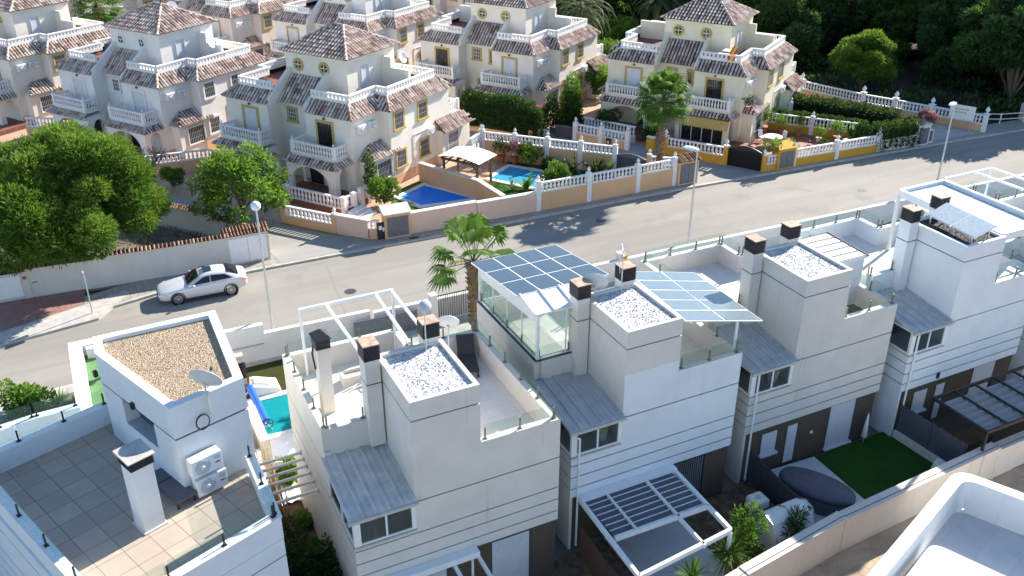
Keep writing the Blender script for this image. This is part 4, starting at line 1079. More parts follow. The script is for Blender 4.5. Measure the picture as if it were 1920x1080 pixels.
# ------------------------------------------------------------------ tiled villas beyond the road
def tile_plane(m, E0, E1, I0, I1, sp=.285, row=.42, seed=0):
    """barrel tiles running from the top edge I0-I1 down to the eave E0-E1"""
    E0, E1, I0, I1 = map(Vector, (E0, E1, I0, I1))
    e = (E1-E0); L = e.length; e.normalize()
    N = e.cross(I0-E0 if (I0-E0).length > (I1-E1).length else I1-E1).normalized()
    if N.z < 0: N = -N
    s = N.cross(e)
    if s.z < 0: s = -s
    def loc(p): return ((p-E0).dot(e), (p-E0).dot(s))
    poly = [(0, 0), (L, 0), loc(I1), loc(I0)]
    u0 = rnd.randint(0, 900)*50
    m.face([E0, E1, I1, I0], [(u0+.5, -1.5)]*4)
    lo = min(p[0] for p in poly); hi = max(p[0] for p in poly)
    n = max(1, round((hi-lo)/sp)); sp = (hi-lo)/n
    for i in range(n):
        d = lo+(i+.5)*sp; ts = []
        for a, b in zip(poly, poly[1:]+poly[:1]):
            if (a[0] <= d < b[0]) or (b[0] <= d < a[0]):
                ts.append(a[1]+(b[1]-a[1])*(d-a[0])/(b[0]-a[0]))
        if len(ts) < 2: continue
        t0, t1 = min(ts), max(ts)
        if t1-t0 < .08: continue
        t = t0-.04; k = 0; jit = rnd.uniform(-.02, .02)
        while t < t1-.03:
            tb = min(t+row*1.08, t1); ra = sp*.34; rb = sp*.28; la = .030; lb = .006
            A = []; B = []
            for j in range(5):
                an = math.pi*j/4; x, h = math.cos(an), math.sin(an)
                A.append(E0+e*(d+jit+ra*x)+s*t+N*(la+ra*1.05*h)); B.append(E0+e*(d+jit+rb*x)+s*tb+N*(lb+rb*1.05*h))
            uv = (u0+i+.5, k+.5)
            for j in range(4): m.face([A[j], A[j+1], B[j+1], B[j]], [uv]*4)
            t += row; k += 1
def ridge(m, a, b, r=.11):
    a, b = Vector(a), Vector(b); n = max(1, round((b-a).length/.42)); u0 = rnd.randint(0, 900)*50
    d = (b-a).normalized(); sd_ = d.cross(Vector((0, 0, 1))).normalized(); up = sd_.cross(d)
    for i in range(n):
        p = a.lerp(b, i/n); q = a.lerp(b, (i+1.05)/n); A = []; B = []
        for j in range(5):
            an = math.pi*j/4
            A.append(p+sd_*math.cos(an)*r+up*(math.sin(an)*r+.03)); B.append(q+sd_*math.cos(an)*r*.85+up*(math.sin(an)*r*.85+.01))
        for j in range(4): m.face([A[j], A[j+1], B[j+1], B[j]], [(u0+i+.5, .5)]*4)
BAL = [(.045, 0), (.06, .06), (.035, .14), (.062, .34), (.068, .44), (.036, .72), (.05, .88), (.045, 1)]
def balusters(m, a, b, z0, z1, sp=.24, n=6, z0b=None, z1b=None, rails=True, fat=1.3):
    """turned balusters between two rails; z may slope from a to b"""
    a = Vector((a[0], a[1], 0)); b = Vector((b[0], b[1], 0)); z0b = z0 if z0b is None else z0b; z1b = z1 if z1b is None else z1b
    L = (b-a).length
    if rails:
        m.bar(a+Vector((0, 0, z0+.04)), b+Vector((0, 0, z0b+.04)), .17, .08); m.bar(a+Vector((0, 0, z1-.05)), b+Vector((0, 0, z1b-.05)), .19, .1)
    k = max(1, round(L/sp))
    for i in range(k):
        f = (i+.5)/k; p = a.lerp(b, f); za = z0+(z0b-z0)*f+.08; zb = z1+(z1b-z1)*f-.1; h = zb-za
        m.lathe([(r*fat, t*h) for r, t in BAL], (p.x, p.y, za), n, caps=False)
def finial(m, x, y, z, s=1.0):
    m.box(x-.17*s, x+.17*s, y-.17*s, y+.17*s, z, z+.07*s)
    m.lathe([(.07*s, .07*s), (.05*s, .14*s), (.13*s, .24*s), (.14*s, .32*s), (.08*s, .42*s), (.03*s, .5*s), (.0, .54*s)], (x, y, z), 8, caps=False)
def arch_wall(m, a, b, th, z0, H, x0, x1, hs, rise=None, n=10):
    """wall a-b with one arched opening between x0 and x1 along it, springing at hs"""
    a = Vector((a[0], a[1], 0)); b = Vector((b[0], b[1], 0)); d = (b-a); L = d.length; d.normalize(); nn = Vector((-d.y, d.x, 0))
    r = (x1-x0)/2; rise = rise or r; c = (x0+x1)/2
    arc = [(c-r*math.cos(math.pi*i/n), hs+rise*math.sin(math.pi*i/n)) for i in range(n+1)]
    pts = [(0, z0), (x0, z0)]+arc+[(x1, z0), (L, z0), (L, H), (0, H)]
    f = [a+d*x+Vector((0, 0, z))-nn*th/2 for x, z in pts]; g = [p+nn*th for p in f]; k = len(pts)
    m.face(f); m.face(g[::-1])
    for i in range(k):
        j = (i+1) % k; m.face([f[j], f[i], g[i], g[j]])
def vwin(t, p, ang, w_, z0, z1, trim, pane='window_dark', grille=True, sill=True, name='window', bars='white_paint', door=False, frame_w=.16):
    """window or door set on a wall plane: p = centre foot on the wall, ang = outward normal"""
    nx, ny = math.cos(ang), math.sin(ang); tx, ty = -ny, nx
    def P(s, d, z): return (p[0]+tx*s+nx*d, p[1]+ty*s+ny*d, z)
    def bx(m, s0, s1, d0, d1, za, zb): m.hexa([P(s0, d0, za), P(s1, d0, za), P(s1, d1, za), P(s0, d1, za)], [P(s0, d0, zb), P(s1, d0, zb), P(s1, d1, zb), P(s0, d1, zb)])
    h = w_/2; fw = frame_w
    m = MB()
    bx(m, -h-fw, -h, .004, .07, z0-(0 if door else fw), z1+fw); bx(m, h, h+fw, .004, .07, z0-(0 if door else fw), z1+fw); bx(m, -h, h, .004, .07, z1, z1+fw)
    if not door: bx(m, -h-fw-.04, h+fw+.04, .004, .13, z0-fw, z0)
    fr = m.build(name, trim, t)
    m = MB(); bx(m, -h, h, .004, .014, z0, z1); m.build('pane', pane, fr)
    if grille:
        m = MB(); n = max(2, round(w_/.17))
        for i in range(n+1):
            s = -h+w_*i/n; bx(m, s-.014, s+.014, .03, .06, z0, z1)
        for k in range(1, 3):
            z = z0+(z1-z0)*k/3; bx(m, -h, h, .03, .055, z-.015, z+.015)
        m.build('grille', bars, fr)
    return fr
UA = R(-57)
def villa(label, O, wall='villa_cream', trim='trim_yellow', rail_mat='white_stone', full=True, awning=False, base='peach_wall', doors=('shutter', 'window_mid'), dz=0, tower_trim=None, detail=True):
    t = thing('tiled_villa', label, 'house', (O[0], O[1], dz), UA, 'tiled villas across the road')
    CX = -11.7
    mx = lambda x: CX-x
    W = MB()
    # bodies (right unit, left unit, middle), both halves front to back
    W.prism([(-4.1, 0), (0, 0), (0, 3), (.95, 3), (.95, 10.3), (mx(.95), 10.3), (mx(.95), 3), (mx(0), 3), (mx(0), 0), (mx(-4.1), 0), (mx(-4.1), 1.3), (-4.1, 1.3)], -.2, 5.62)
    inn = [(-4.1, .72), (-.72, .72), (-.72, 3.72), (.23, 3.72), (.23, 9.6), (mx(.23), 9.6), (mx(.23), 3.72), (mx(-.72), 3.72), (mx(-.72), .72), (mx(-4.1), .72), (mx(-4.1), 1.5), (-4.1, 1.5)]
    W.prism(inn, 5.62, 6.02)
    W.build('wall', wall, t)
    m = MB(); m.prism([(-4.2, .8), (-.8, .8), (-.8, 3.8), (.15, 3.8), (.15, 9.5), (mx(.15), 9.5), (mx(.15), 3.8), (mx(-.8), 3.8), (mx(-.8), .8), (mx(-4.2), .8), (mx(-4.2), 2.6), (-4.2, 2.6)], 6.0, 6.06); m.build('terrace_floor', 'terrace_red', t)
    for f, sg in ((lambda x: x, 1), (mx, -1)):
        for x0, y0, y1 in ((0, .02, 2.98), (.95, 3.0, 10.3)):
            x = f(x0); m = MB(); m.box(min(x, x+.012*sg), max(x, x+.012*sg), y0, y1, -.1, .75); m.build('base_band', base, t)
    # tile skirts
    RM = MB(); ze, zi = 5.6, 6.4
    segs = [((-4.1, -.18), (.18, -.18), (-4.1, .72), (-.72, .72)), ((.18, -.18), (.18, 2.82), (-.72, .72), (-.72, 3.72)),
            ((.18, 2.82), (1.13, 2.82), (-.72, 3.72), (.23, 3.72)), ((1.13, 2.82), (1.13, 10.5), (.23, 3.72), (.23, 9.6)),
            ((1.13, 10.5), (-4, 10.5), (.23, 9.6), (-4, 9.6))]
    for a, b, c, d in segs:
        tile_plane(RM, (*a, ze), (*b, ze), (*c, zi), (*d, zi))
        if detail: tile_plane(RM, (mx(b[0]), b[1], ze), (mx(a[0]), a[1], ze), (mx(d[0]), d[1], zi), (mx(c[0]), c[1], zi))
    for f in (lambda x: x, mx):
        for a, b in (((.18, -.18), (-.72, .72)), ((1.13, 2.82), (.23, 3.72)), ((1.13, 10.5), (.23, 9.6))):
            ridge(RM, (f(a[0]), a[1], ze+.03), (f(b[0]), b[1], zi+.03))
    RM.build('skirt_roof', 'roof_tiles', t)
    m = MB(); tile_plane(m, (-7.45, .95, 5.6), (-4.25, .95, 5.6), (-7.45, 2.68, 7.25), (-4.25, 2.68, 7.25)); m.build('stair_roof', 'roof_tiles', t)
    for x in (-4.25, -7.75):
        m = MB(); m.hexa([(x, .1, 5.5), (x+.3, .1, 5.5), (x+.3, 2.7, 5.5), (x, 2.7, 5.5)], [(x, .1, 5.95), (x+.3, .1, 5.95), (x+.3, 2.7, 7.75), (x, 2.7, 7.75)]); m.build('parapet_wall', wall, t)
    m = MB(); m.box(-2.3, .1, 6.55, 6.8, 6.0, 7.55); m.box(-2.3, -1.5, 6.56, 6.79, 7.55, 8.3); m.build('party_wall', wall, t)
    m = MB(); m.box(mx(.1), mx(-2.3), 6.55, 6.8, 6.0, 7.55); m.build('party_wall', wall, t)
    # tower
    T = [(-7.95, 2.68), (-2.3, 2.68), (-2.3, 8.1), (-7.95, 8.1)]
    m = MB(); m.prism(T, 5.9, 8.85); m.prism(inset(T, -.12), 8.72, 8.84); tw = m.build('tower', wall, t)
    RM = MB(); za = 10.45; o = inset(T, -.32); ra, rb = (-5.6, 5.39, za), (-4.65, 5.39, za); zz = 8.86
    e = [(p[0], p[1], zz) for p in o]
    tile_plane(RM, e[0], e[1], ra, rb); tile_plane(RM, e[1], e[2], rb, rb); tile_plane(RM, e[2], e[3], rb, ra); tile_plane(RM, e[3], e[0], ra, ra)
    for a, b in ((e[0], ra), (e[1], rb), (e[2], rb), (e[3], ra), (ra, rb)): ridge(RM, a, b)
    rf = RM.build('tower_roof', 'roof_tiles', t)
    m = MB()
    for p in (ra, rb): m.lathe([(.09, 0), (.05, .12), (.07, .2), (.02, .42), (.0, .5)], (p[0], p[1], za), 6, caps=False)
    m.build('finial', 'bark', rf)
    for x in (-6.75, -4.35):
        m = MB(); m.lathe([(.30, 0), (.30, .05), (.48, .07), (.48, .0)], (x, 2.68, 7.95), 18, (0, -1, 0), False); rw = m.build('round_window', tower_trim or trim, tw)
        m = MB(); m.lathe([(.30, .015), (.001, .016)], (x, 2.68, 7.95), 14, (0, -1, 0), False); m.build('pane', 'window_dark', rw)
        m = MB(); m.bar((x-.3, 2.64, 7.97), (x+.3, 2.64, 7.97), .05); m.bar((x, 2.64, 7.66), (x, 2.64, 8.24), .04, .04, (1, 0, 0)); m.build('glazing_bar', 'white_paint', rw)
    vwin(tw, (-2.3, 4.6), 0, .8, 6.06, 8.0, 'shutter', 'shutter', False, name='terrace_door', door=True, frame_w=.06)
    # roof terrace rails with small slots
    def slot(m, a, b):
        a = Vector((a[0], a[1], 0)); b = Vector((b[0], b[1], 0)); L = (b-a).length; d = (b-a).normalized()
        m.bar(a+Vector((0, 0, 6.52)), b+Vector((0, 0, 6.52)), .2, .24); m.bar(a+Vector((0, 0, 6.96)), b+Vector((0, 0, 6.96)), .22, .1)
        n = max(1, round(L/.34))
        for i in range(n+1):
            q = a+d*(.08+(L-.16)*i/n); m.obox(q, .17, .16, 6.64, 6.91, math.atan2(d.y, d.x))
    for g in (lambda x: x, mx):
        m = MB()
        for a, b in (((-4.0, .78), (-.78, .78)), ((-.78, .78), (-.78, 3.78)), ((-.78, 3.78), (.17, 3.78)), ((.17, 3.78), (.17, 9.5)), ((.17, 9.5), (-4, 9.5))):
            slot(m, (g(a[0]), a[1]), (g(b[0]), b[1]))
        m.build('terrace_rail', rail_mat, t)
    # balconies, porches
    for k, f in enumerate((lambda x: x, mx)):
        def seg(x0, x1): a, b = f(x0), f(x1); return (min(a, b), max(a, b))
        x0, x1 = seg(-4.4, -.5)
        m = MB(); m.box(x0, x1, -1.35, -.005, 2.82, 3.1); m.box(x0-.06, x1+.06, -1.42, -.005, 3.04, 3.1)
        bal = m.build('balcony', wall, t)
        m = MB(); m.box(x0+.1, x1-.1, -1.2, -.01, 3.1, 3.112); m.build('balcony_floor', 'terrace_red', bal)
        m = MB(); balusters(m, (x0+.1, -1.28), (x1-.1, -1.28), 3.1, 3.92); balusters(m, (x1-.1, -1.28), (x1-.1, -.05), 3.1, 3.92); balusters(m, (x0+.1, -1.28), (x0+.1, -.05), 3.1, 3.92)
        m.build('balustrade', rail_mat, bal)
        for x in (x0+.1, x1-.1): m = MB(); m.box(x-.12, x+.12, -1.4, -1.16, 3.1, 3.95); finial(m, x, -1.28, 3.95, .5); m.build('balcony_pier', rail_mat, bal)
        # porch roof: front, and the outer side
        RM = MB(); e0 = (-5.0, -1.85); zl, zh = 2.5, 2.86
        A = [(-4.9, -1.9, zl), (-.02, -1.9, zl), (-4.5, -1.38, zh), (-.46, -1.38, zh)]
        B = [(-.02, -1.9, zl), (-.02, .0, zl), (-.46, -1.38, zh), (-.46, .0, zh)]
        for Q in (A, B):
            Q = [(f(p[0]), p[1], p[2]) for p in Q]
            if k: Q = [Q[1], Q[0], Q[3], Q[2]]
            tile_plane(RM, *Q, row=.33)
        ridge(RM, (f(-.02), -1.9, zl+.03), (f(-.46), -1.38, zh+.03), .12)
        RM.build('porch_roof', 'roof_tiles', t)
        m = MB()
        if awning and k == 0:
            arch_wall(m, (f(-4.75), -1.5), (f(-.4), -1.5), .24, -.2, 2.62, .35, 4.0, 2.05, .12)
        else:
            arch_wall(m, (f(-4.75), -1.5), (f(-.4), -1.5), .24, -.2, 2.62, .45 if not k else .6, 3.7 if not k else 3.85, 1.25, 1.05)
        arch_wall(m, (f(-.52), -1.38), (f(-.52), .0), .24, -.2, 2.62, .22, 1.28, 1.6, .7)
        arch_wall(m, (f(-4.63), -1.38), (f(-4.63), .0), .24, -.2, 2.62, .22, 1.28, 1.6, .7)
        x0, x1 = seg(-4.6, -.55); m.box(x0, x1, -1.37, -.01, 2.5, 2.6)
        m.build('porch', wall, t)
        m = MB(); x0, x1 = seg(-4.9, 1.0); m.box(x0, x1, -3.0, -.01, -.1, .38); m.build('porch_floor', 'terrace_red', t)
        if not (awning and k == 0):
            vwin(t, (f(-3.5), 0), -math.pi/2, 1.0, .4, 2.3, 'brown_metal', 'window_dark', False, name='front_door', door=True, frame_w=.08)
        else:
            m = MB()
            for i in range(5): m.box(-4.3+i*.87, -4.24+i*.87, -1.52, -1.44, .4, 2.1)
            m.box(-4.35, -.75, -1.53, -1.43, 2.05, 2.14); fr = m.build('porch_glazing', 'white_paint', t)
            m = MB(); m.box(-4.3, -.8, -1.49, -1.475, .4, 2.05); m.build('pane', 'window_dark', fr)
            m = MB(); m.hexa([(-4.7, -2.05, 1.72), (-.3, -2.05, 1.72), (-.3, -1.95, 1.72), (-4.7, -1.95, 1.72)], [(-4.7, -1.8, 2.42), (-.3, -1.8, 2.42), (-.3, -1.66, 2.42), (-4.7, -1.66, 2.42)])
            for i in range(22): m.box(-4.68+i*.2, -4.58+i*.2, -2.07, -2.0, 1.66, 1.74)
            m.build('awning', 'trim_yellow', t)
        dm = doors[k] if k < len(doors) else 'shutter'
        vwin(t, (f(-2.35), 0), -math.pi/2, 1.25, 3.12, 5.05, trim, dm, dm != 'shutter', name='balcony_door', door=True, bars='black_metal')
        # bay with its own hipped roof
        for (ya, yb) in ((.55, 4.0),):
            m = MB(); a, b = seg(0, .82); m.box(a, b, ya+.1, yb-.05, -.2, 2.62); bay = m.build('bay', wall, t)
            RM = MB(); Q = [(1.08, ya-.1, 2.58), (1.08, yb+.1, 2.58), (.02, ya+1.0, 3.42), (.02, yb+.1, 3.42)]; Q2 = [(-.02, ya-.1, 2.58), (1.08, ya-.1, 2.58), (.02, ya+1.0, 3.42), (.02, ya+1.0, 3.42)]
            for q in (Q, Q2):
                q = [(f(p[0]), p[1], p[2]) for p in q]
                if k: q = [q[1], q[0], q[3], q[2]]
                tile_plane(RM, *q)
            RM.build('bay_roof', 'roof_tiles', bay)
            vwin(bay, (f(.82), 2.2), 0 if not k else math.pi, 1.5, .95, 2.2, 'trim_white', 'window_mid', True, bars='galv', frame_w=.08)
        if k == 0:
            m = MB(); m.box(.95, 1.5, 8.5, 12.2, -.2, 2.7); m.box(-3.5, .9, 10.3, 11.7, 2.75, 3.05); bay = m.build('rear_bay', wall, t)
            RM = MB(); tile_plane(RM, (1.85, 8.3, 2.65), (1.85, 12.5, 2.65), (.9, 8.3, 3.5), (.9, 10.4, 3.5)); tile_plane(RM, (1.3, 10.6, 2.9), (1.3, 12.6, 2.9), (.5, 10.6, 3.6), (.5, 11.8, 3.6)); RM.build('rear_bay_roof', 'roof_tiles', bay)
            m = MB(); balusters(m, (.8, 10.35), (.8, 11.6), 3.6, 4.3); balusters(m, (.8, 11.6), (-3, 11.6), 3.6, 4.3); m.box(.68, .92, 11.5, 11.74, 3.6, 4.4); m.box(-3, .9, 10.3, 11.7, 3.4, 3.6); m.build('rear_balustrade', rail_mat, bay)
            vwin(bay, (1.5, 9.9), 0, 1.3, .95, 2.3, 'trim_white', 'window_dark', True, bars='white_paint', frame_w=.08)
            for y_, za, zb, pane in ((4.0, 4.15, 5.25, 'window_mid'), (6.85, 4.15, 5.25, 'window_dark'), (4.05, 1.3, 2.45, 'window_mid'), (6.9, 1.3, 2.45, 'window_dark')):
                vwin(t, (.95, y_), 0, .95, za, zb, trim, pane, True, bars='galv')
            for y_ in (.9, 2.0): ac_unit('air_conditioner', '', (.02, y_, 4.55), math.pi/2, t, .78, .52, .28)
            ac_unit('air_conditioner', '', (.97, 7.55, 2.75), math.pi/2, t, .78, .52, .28)
            m = MB(); m.path([(1.0, 5.7, .2), (1.0, 5.7, 3.2), (1.0, 7.3, 3.2)], .03); m.build('pipe', 'white_paint', t)
    vwin(t, (-6.5, 1.3), -math.pi/2, .7, 4.25, 5.1, trim, 'window_mid', True); vwin(t, (-4.9, 1.3), -math.pi/2, .35, 4.1, 5.1, trim, 'window_mid', False)
    vwin(t, (-5.85, 1.3), -math.pi/2, .9, 1.2, 2.4, trim, 'window_mid', True)
    m = MB(); m.box(-2.42, -2.28, -.12, -.0, 5.3, 5.44); m.box(mx(-2.28), mx(-2.42), -.12, 0, 5.3, 5.44); m.build('wall_lantern', 'bark', t)
    return t
villa('cream villa with yellow window surrounds beside the royal blue pool', (17.18, 59.53), 'villa_cream', 'trim_yellow', 'white_stone', doors=('window_dark', 'shutter'))
villa('white villa with pale grey trim behind the bushy green tree', (6.63, 73.5), 'villa_white', 'trim_white', 'white_stone', tower_trim='trim_white', doors=('shutter', 'shutter'))
villa('villa at the left edge with dark orange wall behind the big pine', (-3.3, 88.0), 'villa_cream', 'trim_yellow', 'white_stone', doors=('shutter', 'shutter'))
villa('yellowish villa with ochre awning and red-yellow flag beside the wood', (48.12, 56.74), 'villa_yellow', 'trim_yellow', 'white_stone', awning=True, doors=('window_dark', 'shutter'))
villa('cream villa behind the clipped green hedge and dark cypress', (36.48, 70.07), 'villa_cream', 'trim_yellow', 'white_stone', doors=('shutter', 'window_mid'))
villa('second row villa behind the royal blue pool villa, white terrace rails', (26.69, 84.36), 'villa_white', 'trim_yellow', 'white_stone', doors=('shutter', 'shutter'))
villa('second row villa behind the white trimmed villa, pinkish walls', (16.62, 96.71), 'villa_pink', 'trim_yellow', 'white_stone', doors=('shutter', 'shutter'))
villa('second row villa farthest left, partly hidden by feathery palm', (6.8, 110.5), 'villa_cream', 'trim_yellow', 'white_stone', doors=('shutter', 'shutter'), detail=False)
villa('pink third row villa at the top edge with orange parasol', (45.5, 96.5), 'villa_pink', 'trim_yellow', 'white_stone', detail=False)
villa('third row villa at the top edge behind antennas, mostly roof', (35.5, 109.5), 'villa_cream', 'trim_yellow', 'white_stone', detail=False)
villa('villa beyond the left edge with terracotta roof ends', (-13.5, 102.0), 'villa_cream', 'trim_yellow', 'white_stone', detail=False)
# ------------------------------------------------------------------ garden walls beyond the road
def lerp2(a, b, f): return (a[0]+(b[0]-a[0])*f, a[1]+(b[1]-a[1])*f)
def gwall(label, pts, hb, mat, bal=0, piers=(), cop='white_stone', th=.28, fin=True, name='garden_wall', pier_mat=None, capw=.36, fscale=.9):
    """rendered base, optional balustrade, optional piers with finials (fractions along the polyline)"""
    c = lerp2(pts[0], pts[-1], .5)
    t = thing(name, label, 'wall', (c[0], c[1], 0))
    m = MB(); m.wall(pts, th, -.1, hb); m.build('wall', mat, t, w=True)
    if cop and not bal: m = MB(); m.wall(pts, capw, hb, hb+.06); m.build('coping', cop, t, w=True)
    if bal:
        for a, b in zip(pts, pts[1:]):
            m = MB(); balusters(m, a, b, hb, hb+bal, sp=.3, n=7, fat=1.55); m.build('balustrade', 'white_stone', t, w=True)
    tot = sum((Vector(b)-Vector(a)).length for a, b in zip(pts, pts[1:]))
    for f in piers:
        s = f*tot
        for a, b in zip(pts, pts[1:]):
            L = (Vector(b)-Vector(a)).length
            if s <= L+1e-6: p = lerp2(a, b, min(1, s/L)); ang = math.atan2(b[1]-a[1], b[0]-a[0]); break
            s -= L
        m = MB(); h = hb+bal+.08; m.obox(p, .34, .34, -.1, h, ang); pr_ = m.build('pier', pier_mat or (mat if not bal else 'white_stone'), t, w=True)
        if fin: m = MB(); finial(m, p[0], p[1], h, fscale); m.build('finial', 'white_stone', pr_, w=True)
    return t
def cabinet(label, p, ang, mat, w_=1.25, d=.6, h=1.75, door='gate_grey', tiles=False, split=True, name='meter_cabinet', roof_mat=None):
    t = thing(name, label, 'cabinet', (p[0], p[1], 0), ang)
    m = MB(); m.box(-w_/2, w_/2, -d/2, d/2, -.1, h); m.build('body', mat, t)
    m = MB(); m.box(-w_/2+.16, -.015 if split else w_/2-.16, -d/2-.04, -d/2-.005, .25, h-.2)
    m.build('door', door, t)
    if split: m = MB(); m.box(.015, w_/2-.16, -d/2-.04, -d/2-.005, .25, h-.2); m.build('door', door, t)
    m = MB()
    if tiles:
        tile_plane(m, (-w_/2-.1, -d/2-.15, h), (w_/2+.1, -d/2-.15, h), (-w_/2-.1, d/2+.1, h+.3), (w_/2+.1, d/2+.1, h+.3), sp=.2); m.build('roof', 'wall_tiles', t)
    else:
        m.hexa([(-w_/2-.07, -d/2-.1, h), (w_/2+.07, -d/2-.1, h), (w_/2+.07, d/2+.1, h), (-w_/2-.07, d/2+.1, h)], [(-w_/2-.07, -d/2-.1, h+.06), (w_/2+.07, -d/2-.1, h+.06), (w_/2+.07, d/2+.1, h+.36), (-w_/2-.07, d/2+.1, h+.36)])
        m.build('roof', roof_mat or mat, t)
    return t
def tiled_coping(t, a, b, z, sp=.22):
    m = MB(); a = Vector((*a, 0)); b = Vector((*b, 0)); d = (b-a).normalized(); n = Vector((-d.y, d.x, 0))
    for s in (1, -1):
        e0, e1 = (a, b) if s < 0 else (b, a); nn = n*(-1 if s < 0 else 1)
        tile_plane(m, e0+nn*.24+Vector((0, 0, z)), e1+nn*.24+Vector((0, 0, z)), e0+Vector((0, 0, z+.16)), e1+Vector((0, 0, z+.16)), sp=sp, row=.3)
    return m.build('tiled_coping', 'wall_tiles', t, w=True)
# pine plot wall along the road
t = thing('plot_wall', 'long pale street wall with tiled coping in front of the big pine', 'wall', (2, 53, 0))
ps = [(-3.75, 53.38, 1.72), (-.2, 53.0, 1.86), (3.6, 52.65, 1.98), (7.05, 52.45, 1.98)]
for (x0, y0, h0), (x1, y1, h) in zip(ps, ps[1:]):
    m = MB(); m.wall([(x0, y0), (x1, y1)], .26, -.1, h); m.build('wall_section', 'plot_wall', t, w=True); tiled_coping(t, (x0, y0), (x1, y1), h)
t = thing('plot_wall', 'pale wall with tiled coping running back from the street beside the lane', 'wall', (6, 57.5, 0))
for (x0, y0, h), (x1, y1) in (((9.3, 52.9, 1.5), (7.2, 56.9)), ((7.2, 56.9, 1.62), (3.6, 61.4)), ((3.6, 61.4, 1.7), (-2, 67))):
    m = MB(); m.wall([(x0, y0), (x1, y1)], .24, -.1, h); m.build('wall_section', 'plot_wall', t, w=True); tiled_coping(t, (x0, y0), (x1, y1), h)
t = cabinet('wide white meter cabinet with tiled top at the lane corner', (8.2, 52.55), R(-1), 'plot_wall', 2.5, .55, 2.0, 'white_paint', tiles=True)
for o in list(t.children):
    if o.name.startswith('door'):
        pass
m = MB(); m.box(.62, 1.1, -.33, -.28, .45, 1.05); m.box(.62, 1.1, -.33, -.28, 1.15, 1.7); m.build('letter_panel', 'white_stone', t)
t = cabinet('white street gate with tiled top at the left edge', (-4.9, 53.45), R(-2), 'plot_wall', 2.0, .3, 1.75, 'white_paint', tiles=True, split=False, name='street_gate')
m = MB(); m.box(.86, 1.25, -.22, .2, -.1, 1.7); m.build('gate_pillar', 'plot_wall', t)
m = MB(); m.box(.95, 1.15, -.235, -.222, 1.25, 1.45); m.build('tile_plaque', 'terracotta_pot', t)
m = MB(); m.box(1.3, 1.34, -.12, -.05, 1.1, 1.14); m.path([(1.35, -.2, .95), (1.5, -.22, 1.0), (1.65, -.2, .95)], .02); m.build('house_number', 'dark_grey', t)
# pool villa walls
gwall('peach wall with white balustrade along the lane beside the bushy tree', [(11.6, 57.4), (14.1, 54.3)], .62, 'peach_wall', .68, (0, 1), pier_mat='peach_wall')
gwall('plain pink wall with white coping beside the grey cabinet', [(14.15, 54.25), (15.75, 52.45)], 1.35, 'pink_wall', 0, ())
gwall('short peach wall piece with three balusters beside the notice board', [(15.75, 52.4), (16.35, 52.12)], .75, 'peach_wall', .62, ())
cabinet('peach cabinet with tall dark grey doors on pool villa street corner', (17.45, 52.1), R(-3), 'peach_wall', 1.7, .75, 1.75, roof_mat='coping')
t = thing('notice_board', 'small black letter box panel with white notices at street corner', 'notice board', (16.45, 51.98, 0), R(-3))
m = MB(); m.box(-.32, .32, -.06, .06, 0, 1.25); m.build('panel', 'black_metal', t)
m = MB(); m.box(-.22, -.02, -.075, -.062, .78, 1.05); m.build('notice', 'white_paint', t)
m = MB(); m.box(.02, .2, -.075, -.062, .66, .92); m.build('notice', 'white_paint', t)
gwall('pink street wall with stepped white coping in front of the blue pool', [(18.3, 52.05), (22.9, 51.9)], 1.5, 'pink_wall')
gwall('longer pink street wall panel with white coping up to the peach wall', [(22.95, 51.9), (27.3, 51.76)], 1.42, 'pink_wall')
gwall('peach street wall with white balustrade and piers before the palm', [(27.35, 51.76), (38.3, 51.6)], 1.38, 'peach_wall', .72, (0.005, .36, .72, 1), pier_mat='white_stone')
cabinet('peach cabinet with striped tile roof and grey doors by the palm', (39.35, 51.6), R(-1), 'peach_wall', 1.7, .7, 1.9, tiles=True)
gwall('plain peach wall dividing the two pool gardens', [(22.3, 60.4), (24.65, 55.3), (24.95, 52.0)], 1.5, 'peach_wall', cop='coping')
gwall('long peach wall with white balustrade behind the light blue pool', [(28.6, 63.2), (35.9, 55.7)], 1.45, 'peach_wall', .7, (0, .25, .5, .75, 1), pier_mat='white_stone')
gwall('short white balustrade wall beside the pool villa far bay', [(27.0, 62.0), (28.5, 63.3)], 1.4, 'cream_render', .75, (1,))
gwall('short peach balustrade wall running from the lane gate to the street', [(37.3, 53.3), (39.0, 51.9)], 1.3, 'peach_wall', .65, (0,), pier_mat='peach_wall')
def gate(label, a, b, h, rise, mat, infill='bars', cat='gate'):
    t = thing('driveway_gate', label, cat, (*lerp2(a, b, .5), 0)); a = Vector((*a, 0)); b = Vector((*b, 0)); d = b-a; L = d.length; n = 16
    m = MB(); top = [h+rise*math.sin(math.pi*i/n) for i in range(n+1)]
    off = Vector((-d.y, d.x, 0)).normalized()*.03
    for i in range(n):
        p = a+d*(i/n); q = a+d*((i+1)/n)
        m.hexa([p-off+Vector((0, 0, .12)), q-off+Vector((0, 0, .12)), q+off+Vector((0, 0, .12)), p+off+Vector((0, 0, .12))], [p-off+Vector((0, 0, top[i])), q-off+Vector((0, 0, top[i+1])), q+off+Vector((0, 0, top[i+1])), p+off+Vector((0, 0, top[i]))])
    m.build('leaf', mat, t, w=True)
    m = MB()
    for i in range(n): m.bar(a+d*(i/n)+Vector((0, 0, top[i])), a+d*((i+1)/n)+Vector((0, 0, top[i+1])), .09, .07)
    for i in range(2*n): p = a+d*((i+.5)/(2*n)); m.bar(p-off*2+Vector((0, 0, .15)), p-off*2+Vector((0, 0, h)), .03, .02, (1, 0, 0))
    m.build('frame', mat, t, w=True)
    return t
gate('grey arched metal gate between pool garden and palm', (35.95, 55.6), (37.25, 53.4), 1.5, .28, 'gate_grey')
